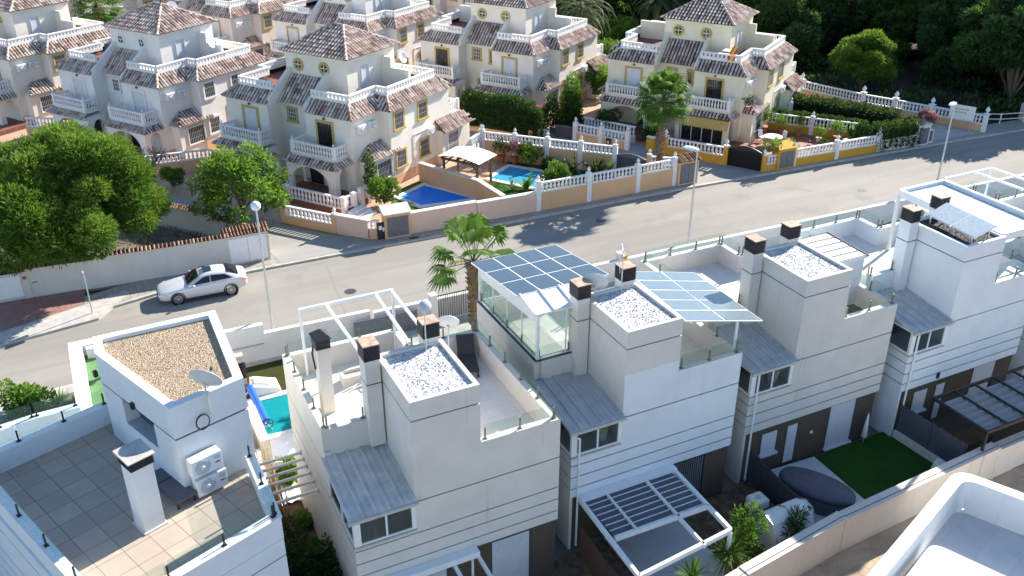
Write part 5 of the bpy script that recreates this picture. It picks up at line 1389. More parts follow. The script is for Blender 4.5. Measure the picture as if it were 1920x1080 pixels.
gate('black arched driveway gate in the ochre wall', (44.45, 53.3), (45.85, 51.0), 1.45, .35, 'black_gate')
# villa behind: hedge wall and balustrades
gwall('peach wall under the dark clipped hedge', [(29.9, 70.2), (33.7, 64.9)], .85, 'peach_wall', .6, (1,), fin=False, pier_mat='peach_wall')
gwall('peach wall with white balustrade facing the lane near the palm', [(37.0, 63.5), (39.5, 59.6)], .75, 'peach_wall', .75, (0, .5, 1), pier_mat='white_stone')
gwall('white terrace balustrade in front of the awning villa left half', [(38.6, 64.9), (41.0, 60.8)], .6, 'cream_render', .85, ())
gate('narrow dark garden gate between cypress and peach wall', (35.9, 64.9), (36.9, 63.6), 1.1, .05, 'gate_grey')
gate('small pale metal garden gate beside the clipped hedge', (33.9, 64.8), (35.0, 64.2), 1.0, .05, 'galv')
gwall('ochre wall with white balustrade facing the lane before the awning villa', [(41.6, 57.4), (44.35, 53.4)], .78, 'ochre_wall', .72, (0, 1), pier_mat='ochre_wall', fscale=1.1)
gwall('short ochre post wall beside the palm trunk', [(40.9, 58.9), (41.2, 58.3)], 1.2, 'ochre_wall')
gwall('short ochre street wall with balusters beside the black gate', [(45.95, 50.95), (47.1, 50.9)], .62, 'ochre_wall', .7, (0,), pier_mat='ochre_wall')
cabinet('ochre yellow cabinet with grey doors in the street wall', (47.85, 51.0), R(-1), 'ochre_wall', 1.6, .8, 1.7)
gwall('ochre street wall with long white balustrade before the terracotta terrace', [(48.6, 50.85), (57.0, 50.55)], .72, 'ochre_wall', .74, (.01, .5, 1), pier_mat='white_stone', fscale=1.0)
gwall('cream street wall under the clipped garden hedge', [(57.1, 50.5), (60.7, 50.3)], 1.0, 'cream_render', 0, ())
cabinet('cream cabinet with grey doors and pink flowers on top', (61.3, 50.35), R(-3), 'cream_render', 1.3, .7, 1.75)
t = thing('post_box_panel', 'dark framed letter box panel at the end of cream wall', 'letter box', (62.2, 50.35, 0), R(-3))
m = MB(); m.box(-.42, .42, -.2, .2, -.1, 1.25); m.build('pillar', 'cream_render', t); m = MB(); m.box(-.3, .3, -.22, -.202, .3, 1.15); m.build('panel', 'gate_grey', t)
gwall('white balustrade on ochre wall dividing the two terraces', [(52.3, 59.6), (57.6, 53.2)], .75, 'ochre_wall', .8, (.0, .55), pier_mat='white_stone')
gwall('short white balustrade wall by the upper patio steps', [(54.5, 62.4), (56.3, 60.0)], .8, 'villa_cream', .8, (1,))
gwall('orange wall with white balustrade and finials along the wood', [(60.2, 70.5), (62.55, 65.3), (64.3, 59.6), (68.7, 50.3)], .72, 'peach_wall', .78, (.25, .53, .66, .8, 1), pier_mat='white_stone', fscale=1.3)
# orange boundary walls between the first villas
gwall('orange garden wall with white balustrade before the left villa', [(-3.0, 84.0), (5.0, 79.0)], 1.0, 'peach_wall', .8, (1,))
gwall('peach retaining wall below the white trimmed villa', [(3.0, 70.5), (9.0, 70.0), (13.0, 66.0)], .9, 'peach_wall', .7, (1,))
gwall('low peach wall beyond the bare tree', [(0.5, 75.0), (3.0, 70.6)], .8, 'peach_wall', .7, ())
# porch balustrades of the pool villa
def vl(p): # villa-local to world for the pool villa
    ca, sa = math.cos(UA), math.sin(UA); return (17.18+ca*p[0]-sa*p[1], 59.53+sa*p[0]+ca*p[1])
gwall('white porch balustrade in front of the pool villa arches', [vl((-3.6, -3.05)), vl((1.3, -2.85))], .42, 'terrace_red', .85, (0, 1), pier_mat='white_stone', fin=False)
gwall('short white balustrade piece beside the porch steps', [vl((1.25, -2.6)), vl((1.35, -1.9))], .42, 'terrace_red', .85, (1,), pier_mat='white_stone', fin=False)
gwall('small white balustrade beside the purple bougainvillea', [vl((1.15, -.9)), vl((1.2, -.2))], .42, 'terrace_red', .85, (0, 1), pier_mat='white_stone', fin=False)
t = thing('garden_steps', 'white garden steps leading down from the pool villa porch', 'steps', (*vl((1.7, -2.2)), 0), UA)
m = MB()
for k in range(3): m.box(-.1+k*.42, .4+k*.42, -.7, .7, 0, .4-k*.12)
m.build('steps', 'white_stone', t)
# post and rail fence, board and pillar by the wood
t = thing('rail_fence', 'pale timber post and rail fence at the edge of the wood', 'fence', (71, 53, 0))
pp = [(66.3, 57.0), (68.0, 54.4), (69.8, 52.4), (71.8, 51.2), (74.0, 50.6), (78.0, 49.6), (84, 48.5)]
for p in pp:
    m = MB(); m.tube((*p, -.1), (*p, 1.05), .06, .06, 7); m.build('post', 'coping', t, w=True)
for a, b in zip(pp, pp[1:]):
    m = MB(); m.tube((*a, .95), (*b, .95), .045, .045, 6); m.build('rail', 'coping', t, w=True)
    m = MB(); m.tube((*a, .5), (*b, .5), .045, .045, 6); m.build('rail', 'coping', t, w=True)
t = thing('sign_board', 'white notice board with faint orange lettering in front of balustrade', 'sign', (67.3, 51.6, 0), R(-62))
m = MB(); m.box(-1.0, 1.0, -.03, .03, 1.0, 2.2); m.build('board', 'white_stone', t)
for x in (-.8, .8): m = MB(); m.box(x-.04, x+.04, .03, .1, -.1, 2.1); m.build('post', 'galv', t)
m = MB()
for k, (z, ws) in enumerate(((1.78, (.16, .1, .2, .12, .16)), (1.52, (.22, .1, .15, .2)))):
    x = -.55
    for w_ in ws: m.box(x, x+w_, -.036, -.031, z, z+.14); x += w_+.07
m.build('lettering', 'peach_wall', t)
t = thing('meter_pillar', 'grey pillar with dark door beside the rail fence', 'cabinet', (74.6, 50.9, 0), R(-15))
m = MB(); m.box(-.45, .45, -.3, .3, -.1, 1.6); m.build('body', 'concrete', t); m = MB(); m.box(-.25, .35, -.33, -.302, .3, 1.45); m.build('door', 'gate_grey', t)
# stone wall of the street across the wood
# ------------------------------------------------------------------ vegetation
def rdir(r, up=-1.0):
    while True:
        v = Vector((r.gauss(0, 1), r.gauss(0, 1), r.gauss(0, 1)))
        if v.length > .01:
            v.normalize()
            if v.z >= up: return v
def leaf(m, c, d, up, l, w_, u, fold=0):
    """one leaf: a pointed quad from c along d"""
    s = d.cross(up)
    if s.length < 1e-3: s = d.orthogonal()
    s.normalize(); a = c; b = c+d*l*.5+s*w_*.5; e = c+d*l; f = c+d*l*.5-s*w_*.5
    m.face([a, b, e, f], [(u, .5)]*4)
def cloud(m, clumps, n, l, w_, r, shell=.55, up=-.6, droop=0, tone=.25):
    """leaves spread through each clump's outer shell, pointing outward; each clump has its own tone"""
    for c, rad in clumps:
        c = Vector(c); rad = Vector(rad) if not isinstance(rad, (int, float)) else Vector((rad, rad, rad)); t0 = r.uniform(-tone, tone)
        k = int(n*(rad.x*rad.y*rad.z)**(2/3))
        for i in range(k):
            d = rdir(r, up); q = (shell+(1-shell)*r.random()**.5)*(1+.30*mnoise.noise((c+d*1.3)*2.3))
            p = c+Vector((d.x*rad.x, d.y*rad.y, d.z*rad.z))*q
            dd = (d+rdir(r)*.75+Vector((0, 0, .15-droop))).normalized()
            u = min(.99, max(.01, .38+.28*d.z+t0+r.uniform(-.22, .22)))  # leaves on top of a clump toned lighter, top light painted into colour
            s = r.uniform(.65, 1.25); leaf(m, p, dd, rdir(r), l*s, w_*s, u)
def branch_tree(mt, root, pts, r0, r1):
    for p in pts:
        a = Vector(root); b = Vector(p); mid = a.lerp(b, .55)+Vector((0, 0, (b.z-a.z)*.12)); mt.tube(a, mid, r0, (r0+r1)/2, 6); mt.tube(mid, b, (r0+r1)/2, r1, 6)
def pine(name, label, loc, H, Rr, n, lf, seed, mat='pine_leaf', base=.35, ncl=30, l=.34, w_=.07, group=None, low=.95, lean=(0, 0), rr0=.13, rr1=.27, q1=.93):
    r = random.Random(seed); t = thing(name, label, 'tree', loc, 0, group)
    cl = []; zc = H*(base+(1-base)*.45)
    for i in range(ncl):
        d = rdir(r, -.55); q = r.uniform(.6, q1); rr = r.uniform(rr0, rr1)*Rr
        cl.append(((d.x*Rr*q+lean[0]*d.z, d.y*Rr*q+lean[1]*d.z, zc+d.z*(H-zc)*.8*(1 if d.z > 0 else low)), (rr*1.15, rr*1.15, rr*.85)))
    for i in range(ncl//3):
        d = rdir(r, -.3); cl.append(((d.x*Rr*.35, d.y*Rr*.35, zc+d.z*(H-zc)*.45), (Rr*.3, Rr*.3, Rr*.25)))
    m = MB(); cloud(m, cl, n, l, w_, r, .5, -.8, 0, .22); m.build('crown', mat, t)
    m = MB(); m.tube((0, 0, -.1), (0, 0, H*base), .03*H, .022*H, 9); m.tube((0, 0, H*base), (.1, .05, zc), .022*H, .012*H, 8)
    branch_tree(m, (0, 0, H*base*.9), [c for c, _ in cl[:12]], .012*H, .004*H)
    m.build('trunk', 'bark', t)
    return t
pine('pine_tree', 'big bright green pine with lumpy rounded crown behind street wall', (-.75, 55.9, .05), 8.2, 4.6, 2500, 0, 5, base=.14, ncl=64, l=.31, w_=.062, rr0=.15, rr1=.31, q1=1.0)
pine('pine_tree', 'lone bright green rounded pine at the edge of dark wood', (69.0, 64.6, .05), 5.6, 2.75, 1900, 0, 9, base=.1, ncl=55, l=.34, w_=.08)
# dark wood
wood = []
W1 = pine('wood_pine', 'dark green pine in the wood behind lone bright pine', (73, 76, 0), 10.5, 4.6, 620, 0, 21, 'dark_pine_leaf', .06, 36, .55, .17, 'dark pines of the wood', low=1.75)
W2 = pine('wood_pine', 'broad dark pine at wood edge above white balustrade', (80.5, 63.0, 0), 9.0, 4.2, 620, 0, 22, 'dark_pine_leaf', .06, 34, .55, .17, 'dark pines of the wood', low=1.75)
W3 = pine('wood_pine', 'sunlit tall pine at the top right of the wood', (84, 77, 0), 12.0, 4.8, 620, 0, 23, 'sunlit_pine_leaf', .1, 36, .55, .17, 'dark pines of the wood', low=1.75)
W4 = pine('wood_pine', 'greener pine catching sunlight left of the wood gap', (79, 82, 0), 11.5, 5.2, 560, 0, 24, 'sunlit_pine_leaf', .1, 36, .5, .14, 'dark pines of the wood', low=1.75)
rs = random.Random(4)
spots = [(72, 79), (67.5, 74.5), (84, 61.5), (77.5, 54.8), (84.5, 51.8), (92, 50.4), (100, 48.8), (88, 61), (96, 57), (82, 72), (90, 70),(68, 78), (65, 84.5), (80.5, 57.5), (87.5, 55.5), (95, 53.5), (103, 52), (111, 51.5), (62, 92), (71, 87), (57, 97), (66, 99), (76, 94), (86, 90), (92, 82), (95, 73), (84, 66.5), (91, 62), (99, 60), (105, 68), (98, 93), (108, 98), (88, 102), (116, 62), (118, 80), (107, 84), (130, 70), (127, 92), (120, 54), (57, 108), (68, 110), (80, 112), (95, 114), (112, 114), (140, 60), (135, 108), (62, 103), (130, 56), (145, 80)]
words = ['dark pine crown of the wood, tree %s', ]
for i, (x, y) in enumerate(spots):
    src = (W1, W2, W3, W4)[(3, 1, 2, 0, 3, 2, 3)[i % 7]]
    o = dup(src, (x, y, 0), rs.uniform(0, 6.28), 'one of many dark pines merging in the shaded wood at upper right', None, rs.uniform(.85, 1.12))
for o in (W1, W2, W3): o['label'] = 'one of many dark pines merging in the shaded wood at upper right'
W4['label'] = 'one of many dark pines merging in the shaded wood at upper right'
# broadleaf street tree
def bushy(name, label, loc, clumps, n, l, w_, mat, seed, trunk=None, cat='bush', droop=0, shell=.4, group=None, stems=5, tone=.2, up=-.7):
    if not trunk: n = n*2.3; w_ = w_*1.15
    r = random.Random(seed); t = thing(name, label, cat, loc, 0, group)
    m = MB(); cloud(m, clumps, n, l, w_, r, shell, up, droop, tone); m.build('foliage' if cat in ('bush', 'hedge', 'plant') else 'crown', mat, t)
    m = MB(); h = trunk or .3
    if trunk: m.tube((0, 0, -.1), (0, 0, trunk), .11, .08, 8)
    branch_tree(m, (0, 0, h*.8 if trunk else 0), [(c[0][0]*.9, c[0][1]*.9, c[0][2]) for c in clumps[:stems]], .05, .015)
    m.build('trunk' if trunk else 'stem', 'bark', t); return t
r = random.Random(31); cl = []
for i in range(42):
    d = rdir(r, -.6); cl.append(((d.x*2.8*r.uniform(.5, 1), d.y*2.8*r.uniform(.5, 1), 2.9+d.z*2.3), r.uniform(.45, .85)))
bushy('street_tree', 'loose bright green broadleaf tree at the lane corner behind lamp', (8.9, 57.0, .1), cl, 430, .34, .12, 'broad_leaf', 31, 1.7, 'tree', .5, .25, None, 14)
def bare(label, loc, H, seed):
    r = random.Random(seed); t = thing('bare_tree', label, 'tree', loc); m = MB()
    def grow(p, d, l, rad, k):
        q = p+d*l; m.tube(p, q, rad, rad*.7, 5)
        if k == 0: return
        for _ in range(3 if k > 1 else 4):
            grow(p.lerp(q, r.uniform(.6, 1)), (d+rdir(r)*.7+Vector((0, 0, .12))).normalized(), l*r.uniform(.6, .85), rad*.6, k-1)
    grow(Vector((0, 0, -.1)), Vector((.1, -.05, 1)).normalized(), H*.32, .13, 4); m.build('trunk', 'bark', t); return t
bare('leafless grey tree between the big pine and villa steps', (4.6, 66.6, 0), 5.2, 3)
def ball(r, n, R_, z, s): return [((rdir(r, -.4)*R_*r.uniform(.4, .9)).to_tuple()[:2]+(z+r.uniform(-.4, .5)*R_,), s*r.uniform(.7, 1.2)) for _ in range(n)]
def bush(label, loc, R_, h, mat, seed, n=500, l=.2, w_=.08, name='bush', cat='bush', group=None):
    r = random.Random(seed); return bushy(name, label, loc, ball(r, 9, R_, h, R_*.5), n, l, w_, mat, seed, None, cat, .1, .35, group)
bush('small bright green shrub at the lane edge by bare tree', (5.9, 67.0, .1), .75, .8, 'broad_leaf', 41)
bush('green shrub in plot corner behind street wall', (6.4, 54.2, .05), .6, .8, 'bright_leaf', 42)
bush('round green bush covering ground beside pool villa porch', (18.5, 57.5, .1), .95, 1.0, 'bright_leaf', 43, 600)
r = random.Random(44)
bushy('bougainvillea', 'upright purple-flowered bougainvillea against the pool villa bay', (18.0, 58.6, .1), [((.1*r.uniform(-1, 1), .1*r.uniform(-1, 1), .5+k*.33), .34 if k < 6 else .28) for k in range(9)], 500, .2, .1, 'bougainvillea_leaf', 44, None, 'bush')
bush('small purple flowering plant on the grey doored cabinet', (18.5, 52.5, 1.5), .25, .3, 'bougainvillea_leaf', 45, 700, .12, .07)
# hedges
def hedge(label, a, b, wd, h, mat, seed, n=430, l=.17, w_=.07, z0=.1, wob=.12, step=.55):
    r = random.Random(seed); t = thing('hedge', label, 'hedge', (*lerp2(a, b, .5), z0)); A = Vector((*a, 0)); B = Vector((*b, 0)); L = (B-A).length; k = max(2, int(L/step)); cl = []
    d = (B-A).normalized(); s = Vector((-d.y, d.x, 0)); o = Vector((*lerp2(a, b, .5), 0))
    for i in range(k+1):
        for q in (-.3, .3):
            for z in (.3, .75):
                p = A.lerp(B, i/k)-o+s*q*wd; cl.append(((p.x, p.y, h*z+r.uniform(-wob, wob)), (step*.75, step*.75, h*.32)))
    m = MB(); cloud(m, cl, n*3, l*1.1, w_*1.5, r, .6, -.7, 0, .15)
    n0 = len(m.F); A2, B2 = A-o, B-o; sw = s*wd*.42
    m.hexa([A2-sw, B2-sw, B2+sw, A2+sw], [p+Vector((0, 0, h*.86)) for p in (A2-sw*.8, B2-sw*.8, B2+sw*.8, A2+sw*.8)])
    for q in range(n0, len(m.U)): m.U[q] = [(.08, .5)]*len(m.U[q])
    m.build('foliage', mat, t)
    m = MB()
    for i in range(k): q = A.lerp(B, (i+.5)/k)-o; m.tube((q.x, q.y, -.1), (q.x, q.y, h*.6), .04, .02, 5)
    m.build('stem', 'bark', t); return t
hedge('tall dark clipped hedge on the peach wall before the rear villa', (30.3, 69.9), (33.6, 65.2), .8, 2.6, 'cypress_leaf', 51, 420, .2, .07, .6, .25)
hedge('dark green climbing hedge hanging over the wall end', (33.3, 65.6), (34.2, 64.7), .8, 2.4, 'cypress_leaf', 52, 480)
hedge('long high garden hedge dividing the far patio from the wood wall', (56.6, 61.6), (61.5, 53.2), 1.3, 1.9, 'hedge_leaf', 53, 430)
hedge('short thick hedge closing the end of the far patio', (55.4, 63.6), (56.6, 61.8), .9, 1.5, 'hedge_leaf', 54, 430)
hedge('clipped hedge on the cream street wall', (57.2, 50.85), (60.8, 50.65), 1.1, 2.0, 'hedge_leaf', 55, 430)
hedge('thin low green hedge along the white dividing balustrade', (52.9, 59.7), (58.1, 53.5), .35, 1.5, 'hedge_leaf', 56, 330)
def cypress(label, loc, h, rad, seed, mat='cypress_leaf'):
    r = random.Random(seed); cl = []
    for k in range(10):
        f = k/9; cl.append(((r.uniform(-.1, .1), r.uniform(-.1, .1), .3+f*(h-.5)), (rad*(1-.55*f**2), rad*(1-.55*f**2), h*.13)))
    return bushy('cypress', label, loc, cl, 520, .22, .06, mat, seed, None, 'tree', -.6, .6)
cypress('tall bright topped cypress shrub at the rear villa gate', (38.3, 66.6, .1), 4.3, 1.0, 61, 'bright_leaf')
cypress('dark green cypress in front of the bright topped one', (37.9, 65.8, .1), 3.3, .75, 62)
cypress('shorter cypress with brown patch beside the narrow gate', (36.3, 66.4, .1), 2.9, .8, 63)
cypress('dark conical cypress on the terracotta terrace edge', (56.8, 52.0, .1), 2.0, .65, 64)
cypress('dark climbing shrub against the yellow villa wall', (50.2, 57.5, .1), 2.4, .45, 65)
bush('red leaved shrub beside the rear villa door', (36.2, 68.6, .1), .7, .9, 'flower_leaf', 66, 420)
bush('large round green bush behind the rear villa', (56.0, 86.5, .1), 2.3, 1.7, 'bright_leaf', 67, 260, .3, .12)
bush('bright green shrub mass right of the rear villa', (50.5, 80.0, .1), 2.2, 1.5, 'bright_leaf', 68, 260, .3, .12)
bush('green shrub between the rear villa and awning villa', (45.5, 74.0, .1), 1.6, 1.4, 'broad_leaf', 69, 300, .28, .11)
bush('dark shrub behind the awning villa balustrade', (40.3, 63.8, .3), .9, .9, 'hedge_leaf', 70, 400)
bush('second dark shrub beside the awning villa porch', (41.8, 60.3, .3), .7, .7, 'hedge_leaf', 71, 400)
# plants of the light blue pool garden
def pot(label, loc, s, mat, seed, potmat='terracotta_pot', rad=.34, h=.6, name='potted_plant', l=.2, w_=.08, n=600):
    t = thing(name, label, 'plant', loc); m = MB(); m.lathe([(.14*s, 0), (.2*s, .3*s), (.23*s, .34*s), (.2*s, .36*s)], (0, 0, 0), 12); m.build('pot', potmat, t)
    r = random.Random(seed); m = MB(); cloud(m, ball(r, 7, rad*s, .36*s+h*s*.7, rad*.6*s), n, l, w_, r, .3, -.6); m.build('foliage', mat, t); return t
pot('round potted shrub nearest the left end of the pool garden wall', (29.3, 61.4, .13), 1.5, 'hedge_leaf', 81)
pot('pink flowering potted shrub second along the pool garden wall', (30.1, 60.7, .13), 1.4, 'flower_leaf', 82)
bush('large green shrub third along the pool garden wall', (31.0, 59.8, .13), .85, .9, 'broad_leaf', 83)
def strap(name, label, loc, n, L, mat, seed, wd=.07, droop=.6, stem=0, up=.2, cat='plant', u0=.3):
    """rosette of sword leaves"""
    r = random.Random(seed); t = thing(name, label, cat, loc); m = MB()
    for i in range(n):
        d = rdir(r, up); l = L*r.uniform(.7, 1.1); p = Vector((0, 0, stem)); u = min(.98, max(.02, u0+r.uniform(-.25, .45))); s = d.cross(Vector((0, 0, 1)));
        s = s.normalized() if s.length > .01 else Vector((1, 0, 0)); pts = []
        for k in range(5):
            f = k/4; q = p+d*l*f+Vector((0, 0, -droop*l*f*f*(1-d.z))); ww = wd*(1-f)**.6*(.55+.9*f if f < .5 else 1); pts.append((q-s*ww/2, q+s*ww/2))
        for a, b in zip(pts, pts[1:]): m.face([a[0], a[1], b[1], b[0]], [(u, .5)]*4)
    m.build('leaves', mat, t)
    m = MB(); m.tube((0, 0, -.1), (0, 0, stem+.12), .09 if stem else .05, .06, 7); m.build('stem', 'palm_trunk', t); return t
strap('spiky_plant', 'spiky plant left of three by light blue pool edge', (26.5, 56.6, .13), 60, .9, 'palm_leaf', 91)
strap('spiky_plant', 'bright spiky plant in the middle by light blue pool edge', (27.5, 55.8, .13), 60, .95, 'bright_leaf', 92)
strap('banana_plant', 'broad upright banana leaves beside the light blue pool', (28.4, 55.4, .13), 12, 1.7, 'bright_leaf', 93, .38, .35, 0, .55)
bush('rounded yellow-green shrub inside the street balustrade', (30.6, 55.0, .13), .95, .9, 'bright_leaf', 94, 520)
strap('young_palm', 'small drooping palm against the pool garden wall', (33.0, 56.8, .13), 22, 1.5, 'date_leaf', 95, .22, .8, .3, .2)
strap('banana_plant', 'dark banana plant near the pool garden gate', (34.3, 55.6, .13), 12, 1.8, 'hedge_leaf', 96, .4, .4, 0, .5)
strap('young_palm', 'narrow leafed plant beside the pool garden gate', (35.0, 54.9, .13), 30, 1.1, 'broad_leaf', 97, .09, .6, .5, .3)
bush('low dark ground plants along the pool garden wall', (32.0, 58.1, .13), .7, .3, 'hedge_leaf', 98, 350)
# terracotta terrace pots
sheet('terrace', [(48.5, 51.1), (56.9, 50.9), (57.3, 52.9), (52.2, 59.4), (48.9, 56.2)], .14, 'terracotta_floor')
sheet('patio', [(52.6, 59.8), (57.6, 53.6), (61.4, 52.9), (56.4, 61.4), (54.6, 62.6)], .14, 'garden_floor')
for lab, p, s, mt, pm in (('tall green plant in terracotta pot by terrace corner', (51.6, 57.9, .14), 2.0, 'bright_leaf', 'terracotta_pot'), ('leafy plant in terracotta pot before white balustrade', (53.0, 57.2, .14), 1.5, 'broad_leaf', 'terracotta_pot'),
        ('dark bushy plant in pot below the dividing wall', (53.9, 56.1, .14), 1.5, 'hedge_leaf', 'terracotta_pot'), ('small plant in white pot on terracotta terrace', (54.4, 54.3, .14), 1.1, 'broad_leaf', 'white_stone'),
        ('loose shrub in pot near the pale planter', (55.5, 53.4, .14), 1.7, 'broad_leaf', 'terracotta_pot'), ('low round bush beside the ochre street wall', (52.3, 51.6, .14), 1.3, 'hedge_leaf', 'terracotta_pot'),
        ('green shrub right of the ochre cabinet', (48.9, 51.7, .14), 1.7, 'bright_leaf', 'terracotta_pot'), ('big green shrub between the black gate and ochre cabinet', (47.0, 51.6, .14), 2.2, 'bright_leaf', 'terracotta_pot'),
        ('potted plant on awning villa balcony', (48.1, 56.0, 3.1), 1.0, 'hedge_leaf', 'terracotta_pot'), ('potted palm on the white patio post', (55.0, 62.0, 1.6), 1.0, 'bright_leaf', 'terracotta_pot')):
    pot(lab, p, s, mt, hash(lab) % 999, pm)
strap('banana_plant', 'yellow-green banana plant beside the far hedge', (56.9, 53.2, .14), 11, 1.5, 'bright_leaf', 101, .38, .4, .4, .4)
bush('pink flowering shrub on top of the cream cabinet', (61.9, 50.9, 1.3), .8, .7, 'flower_leaf', 102, 520, .16, .09)
# palms
def fan_palm(name, label, loc, H, nf, seed, pet=1.3, fan=.85, trunk_r=.22, skirt=True, group=None, lean=(0, 0), low=48):
    r = random.Random(seed); t = thing(name, label, 'palm', loc, 0, group)
    m = MB(); n = 14; top = Vector((lean[0], lean[1], H))
    for i in range(n):
        a = top*(i/n); b = top*((i+1)/n); k = 1+.55*max(0, (i/n-.45)) if skirt else 1
        m.lathe([(trunk_r*k*1.12, 0), (trunk_r*k, H/n*.98)], a, 10)
    for i in range(150 if skirt else 60):
        f = r.uniform(.25, 1); an = r.uniform(0, 6.28); k = 1+.55*max(0, f-.45); p = top*f+Vector((math.cos(an), math.sin(an), 0))*trunk_r*k*.95
        o = Vector((math.cos(an), math.sin(an), .9)).normalized(); m.tube(p, p+o*.22, .05, .02, 4)
    m.build('trunk', 'palm_trunk', t)
    m = MB()
    for i in range(nf):
        f = i/nf; el = R(80)*(1-f)**1.1-R(low)*f; an = i*2.39996+r.uniform(-.2, .2); d = Vector((math.cos(an)*math.cos(el), math.sin(an)*math.cos(el), math.sin(el)))
        L = pet*r.uniform(.85, 1.1); p0 = top+Vector((0, 0, .05)); q = p0+d*L+Vector((0, 0, -.12*L*math.cos(el)))
        m.bar(p0, q, .035, .02); dd = (q-p0).normalized(); s = dd.cross(Vector((0, 0, 1)))
        s = s.normalized() if s.length > .05 else Vector((1, 0, 0)); nn = s.cross(dd); u = .3+.4*(1-f)+r.uniform(-.15, .15)
        if f > .93: u = .97
        nb = 22
        for k in range(nb):
            a0 = -R(118)+R(236)*k/(nb-1); c = (dd*math.cos(a0)+s*math.sin(a0)); l = fan*(.72+.28*math.cos(a0*.7))*r.uniform(.9, 1.08)
            b0 = q; side = nn.cross(c).normalized(); w0 = .075
            mid = b0+c*l*.62+nn*.05*math.cos(a0); tip = b0+c*l+Vector((0, 0, -.26*l*r.uniform(.6, 1.5)))
            uu = min(.95, max(.02, u+r.uniform(-.08, .08)))
            m.face([b0, mid+side*w0+nn*.02, mid-side*w0-nn*.0], [(uu, .5)]*3); m.face([mid+side*w0+nn*.02, tip, mid-side*w0], [(min(.95, uu+.05), .5)]*3)
    m.build('frond', 'palm_leaf', t); return t
fan_palm('fan_palm', 'fan palm with shaggy trunk behind the glass roof room', (16.55, 37.6, 0), 4.7, 20, 7, 1.75, 1.0, .27, lean=(-.1, .1), low=22)
fan_palm('fan_palm', 'tall bright fan palm rising beside the peach and ochre walls', (37.75, 52.75, .1), 6.05, 36, 8, 1.35, 1.15, .19, lean=(.1, .1), low=40)
fan_palm('fan_palm', 'feathery green palm at the top left between villas', (5.0, 104.0, 0), 6.4, 44, 12, 1.7, 1.2, .3)
def date_palm(label, loc, H, nf, L, seed):
    r = random.Random(seed); t = thing('date_palm', label, 'palm', loc); m = MB(); m.lathe([(.3, -.1), (.28, H*.5), (.36, H)], (0, 0, 0), 10); m.build('trunk', 'palm_trunk', t); m = MB()
    for i in range(nf):
        f = i/nf; el = R(82)*(1-f)-R(25)*f; an = i*2.39996; h = Vector((math.cos(an), math.sin(an), 0)); pts = []; p = Vector((0, 0, H)); l = L*r.uniform(.85, 1.1); e = el
        for k in range(9):
            pts.append(p.copy()); p = p+(h*math.cos(e)+Vector((0, 0, math.sin(e))))*l/8; e -= R(11+8*(1-f))
        s = h.cross(Vector((0, 0, 1)))
        for k in range(8):
            a, b = pts[k], pts[k+1]; d = (b-a).normalized(); m.bar(a, b, .035, .02)
            for j in range(5):
                q = a.lerp(b, j/5); ll = .55*math.sin(math.pi*(.12+.86*(k+j/5)/8))
                for sg in (-1, 1): leaf(m, q, (s*sg+d*.7+Vector((0, 0, -.25))).normalized(), Vector((0, 0, 1)), ll, .07, min(.98, max(.02, .5+r.uniform(-.4, .4))))
    m.build('frond', 'date_leaf', t); return t
date_palm('large grey-green date palm with drooping fronds at the top centre', (49.0, 84.0, 0), 5.6, 56, 4.6, 15)
date_palm('smaller pale date palm behind the awning villa roof', (58.8, 84.5, 0), 5.6, 36, 3.6, 16)
# foreground plants
strap('yucca', 'spiky yucca leftmost behind the beige rear wall', (16.0, 18.6, .02), 110, .95, 'broad_leaf', 111, .06, .35, 1.15, -.5)
strap('yucca', 'second spiky yucca right of the louvred pergola corner', (17.75, 18.85, .02), 110, .95, 'broad_leaf', 112, .06, .35, 1.3, -.5)
r = random.Random(113)
bushy('shrub', 'upright bright leafy shrub beside the storage tent', (18.9, 19.35, .02), [((r.uniform(-.55, .55), r.uniform(-.3, .3), .5+k*.17), .3) for k in range(11)], 520, .2, .07, 'bright_leaf', 113, None, 'bush', -.5, .2)
r = random.Random(114)
bushy('shrub', 'upright grey-green rosemary in front of storage tent', (20.75, 19.0, .02), [((r.uniform(-.4, .4), r.uniform(-.2, .2), .5+k*.14), .28) for k in range(9)], 700, .24, .035, 'hedge_leaf', 114, None, 'bush', -.7, .2)
r = random.Random(115)
bushy('shrub', 'small bright shrub below the pergola at the bottom edge', (13.9, 17.9, .02), [((r.uniform(-.7, .7), r.uniform(-.2, .2), .5+k*.1), .28) for k in range(10)], 520, .2, .07, 'bright_leaf', 115, None, 'bush', -.3, .2)
r = random.Random(116)
bushy('shrub', 'dark green shrub filling the alley beside the cream house', (4.35, 24.6, .05), [((r.uniform(-.75, .75), r.uniform(-2.2, 2.0), .6+r.uniform(0, 1.1)), .62) for k in range(22)], 420, .15, .07, 'hedge_leaf', 116, None, 'bush', 0, .45)
bush('small weed clump on the alley soil', (5.0, 28.3, .05), .4, .2, 'broad_leaf', 117, 500)
bush('green plant below the white sheet in the alley', (5.1, 31.3, .08), .5, .3, 'broad_leaf', 118, 600, .3, .12)
bush('leafy bed plant in brown gravel at the left edge', (-4.3, 41.0, .12), 1.1, .6, 'bright_leaf', 119, 420, .22, .1)
strap('spiky_plant', 'low spiky bed plant in brown gravel near the ledge', (-2.9, 41.2, .12), 70, .9, 'bright_leaf', 120, .08, .5)
m = MB(); r = random.Random(121)
for i in range(3800):
    x = r.uniform(-8, 9); y = r.uniform(53.3, 60); 
    if x > 8.9-(y-53)*.55: continue
    d = rdir(r, .5); leaf(m, Vector((x, y, .05)), d, rdir(r), r.uniform(.15, .4), .05, r.random())
struct(m.build('weeds', 'dead_leaf'), 'stuff')
m = MB()
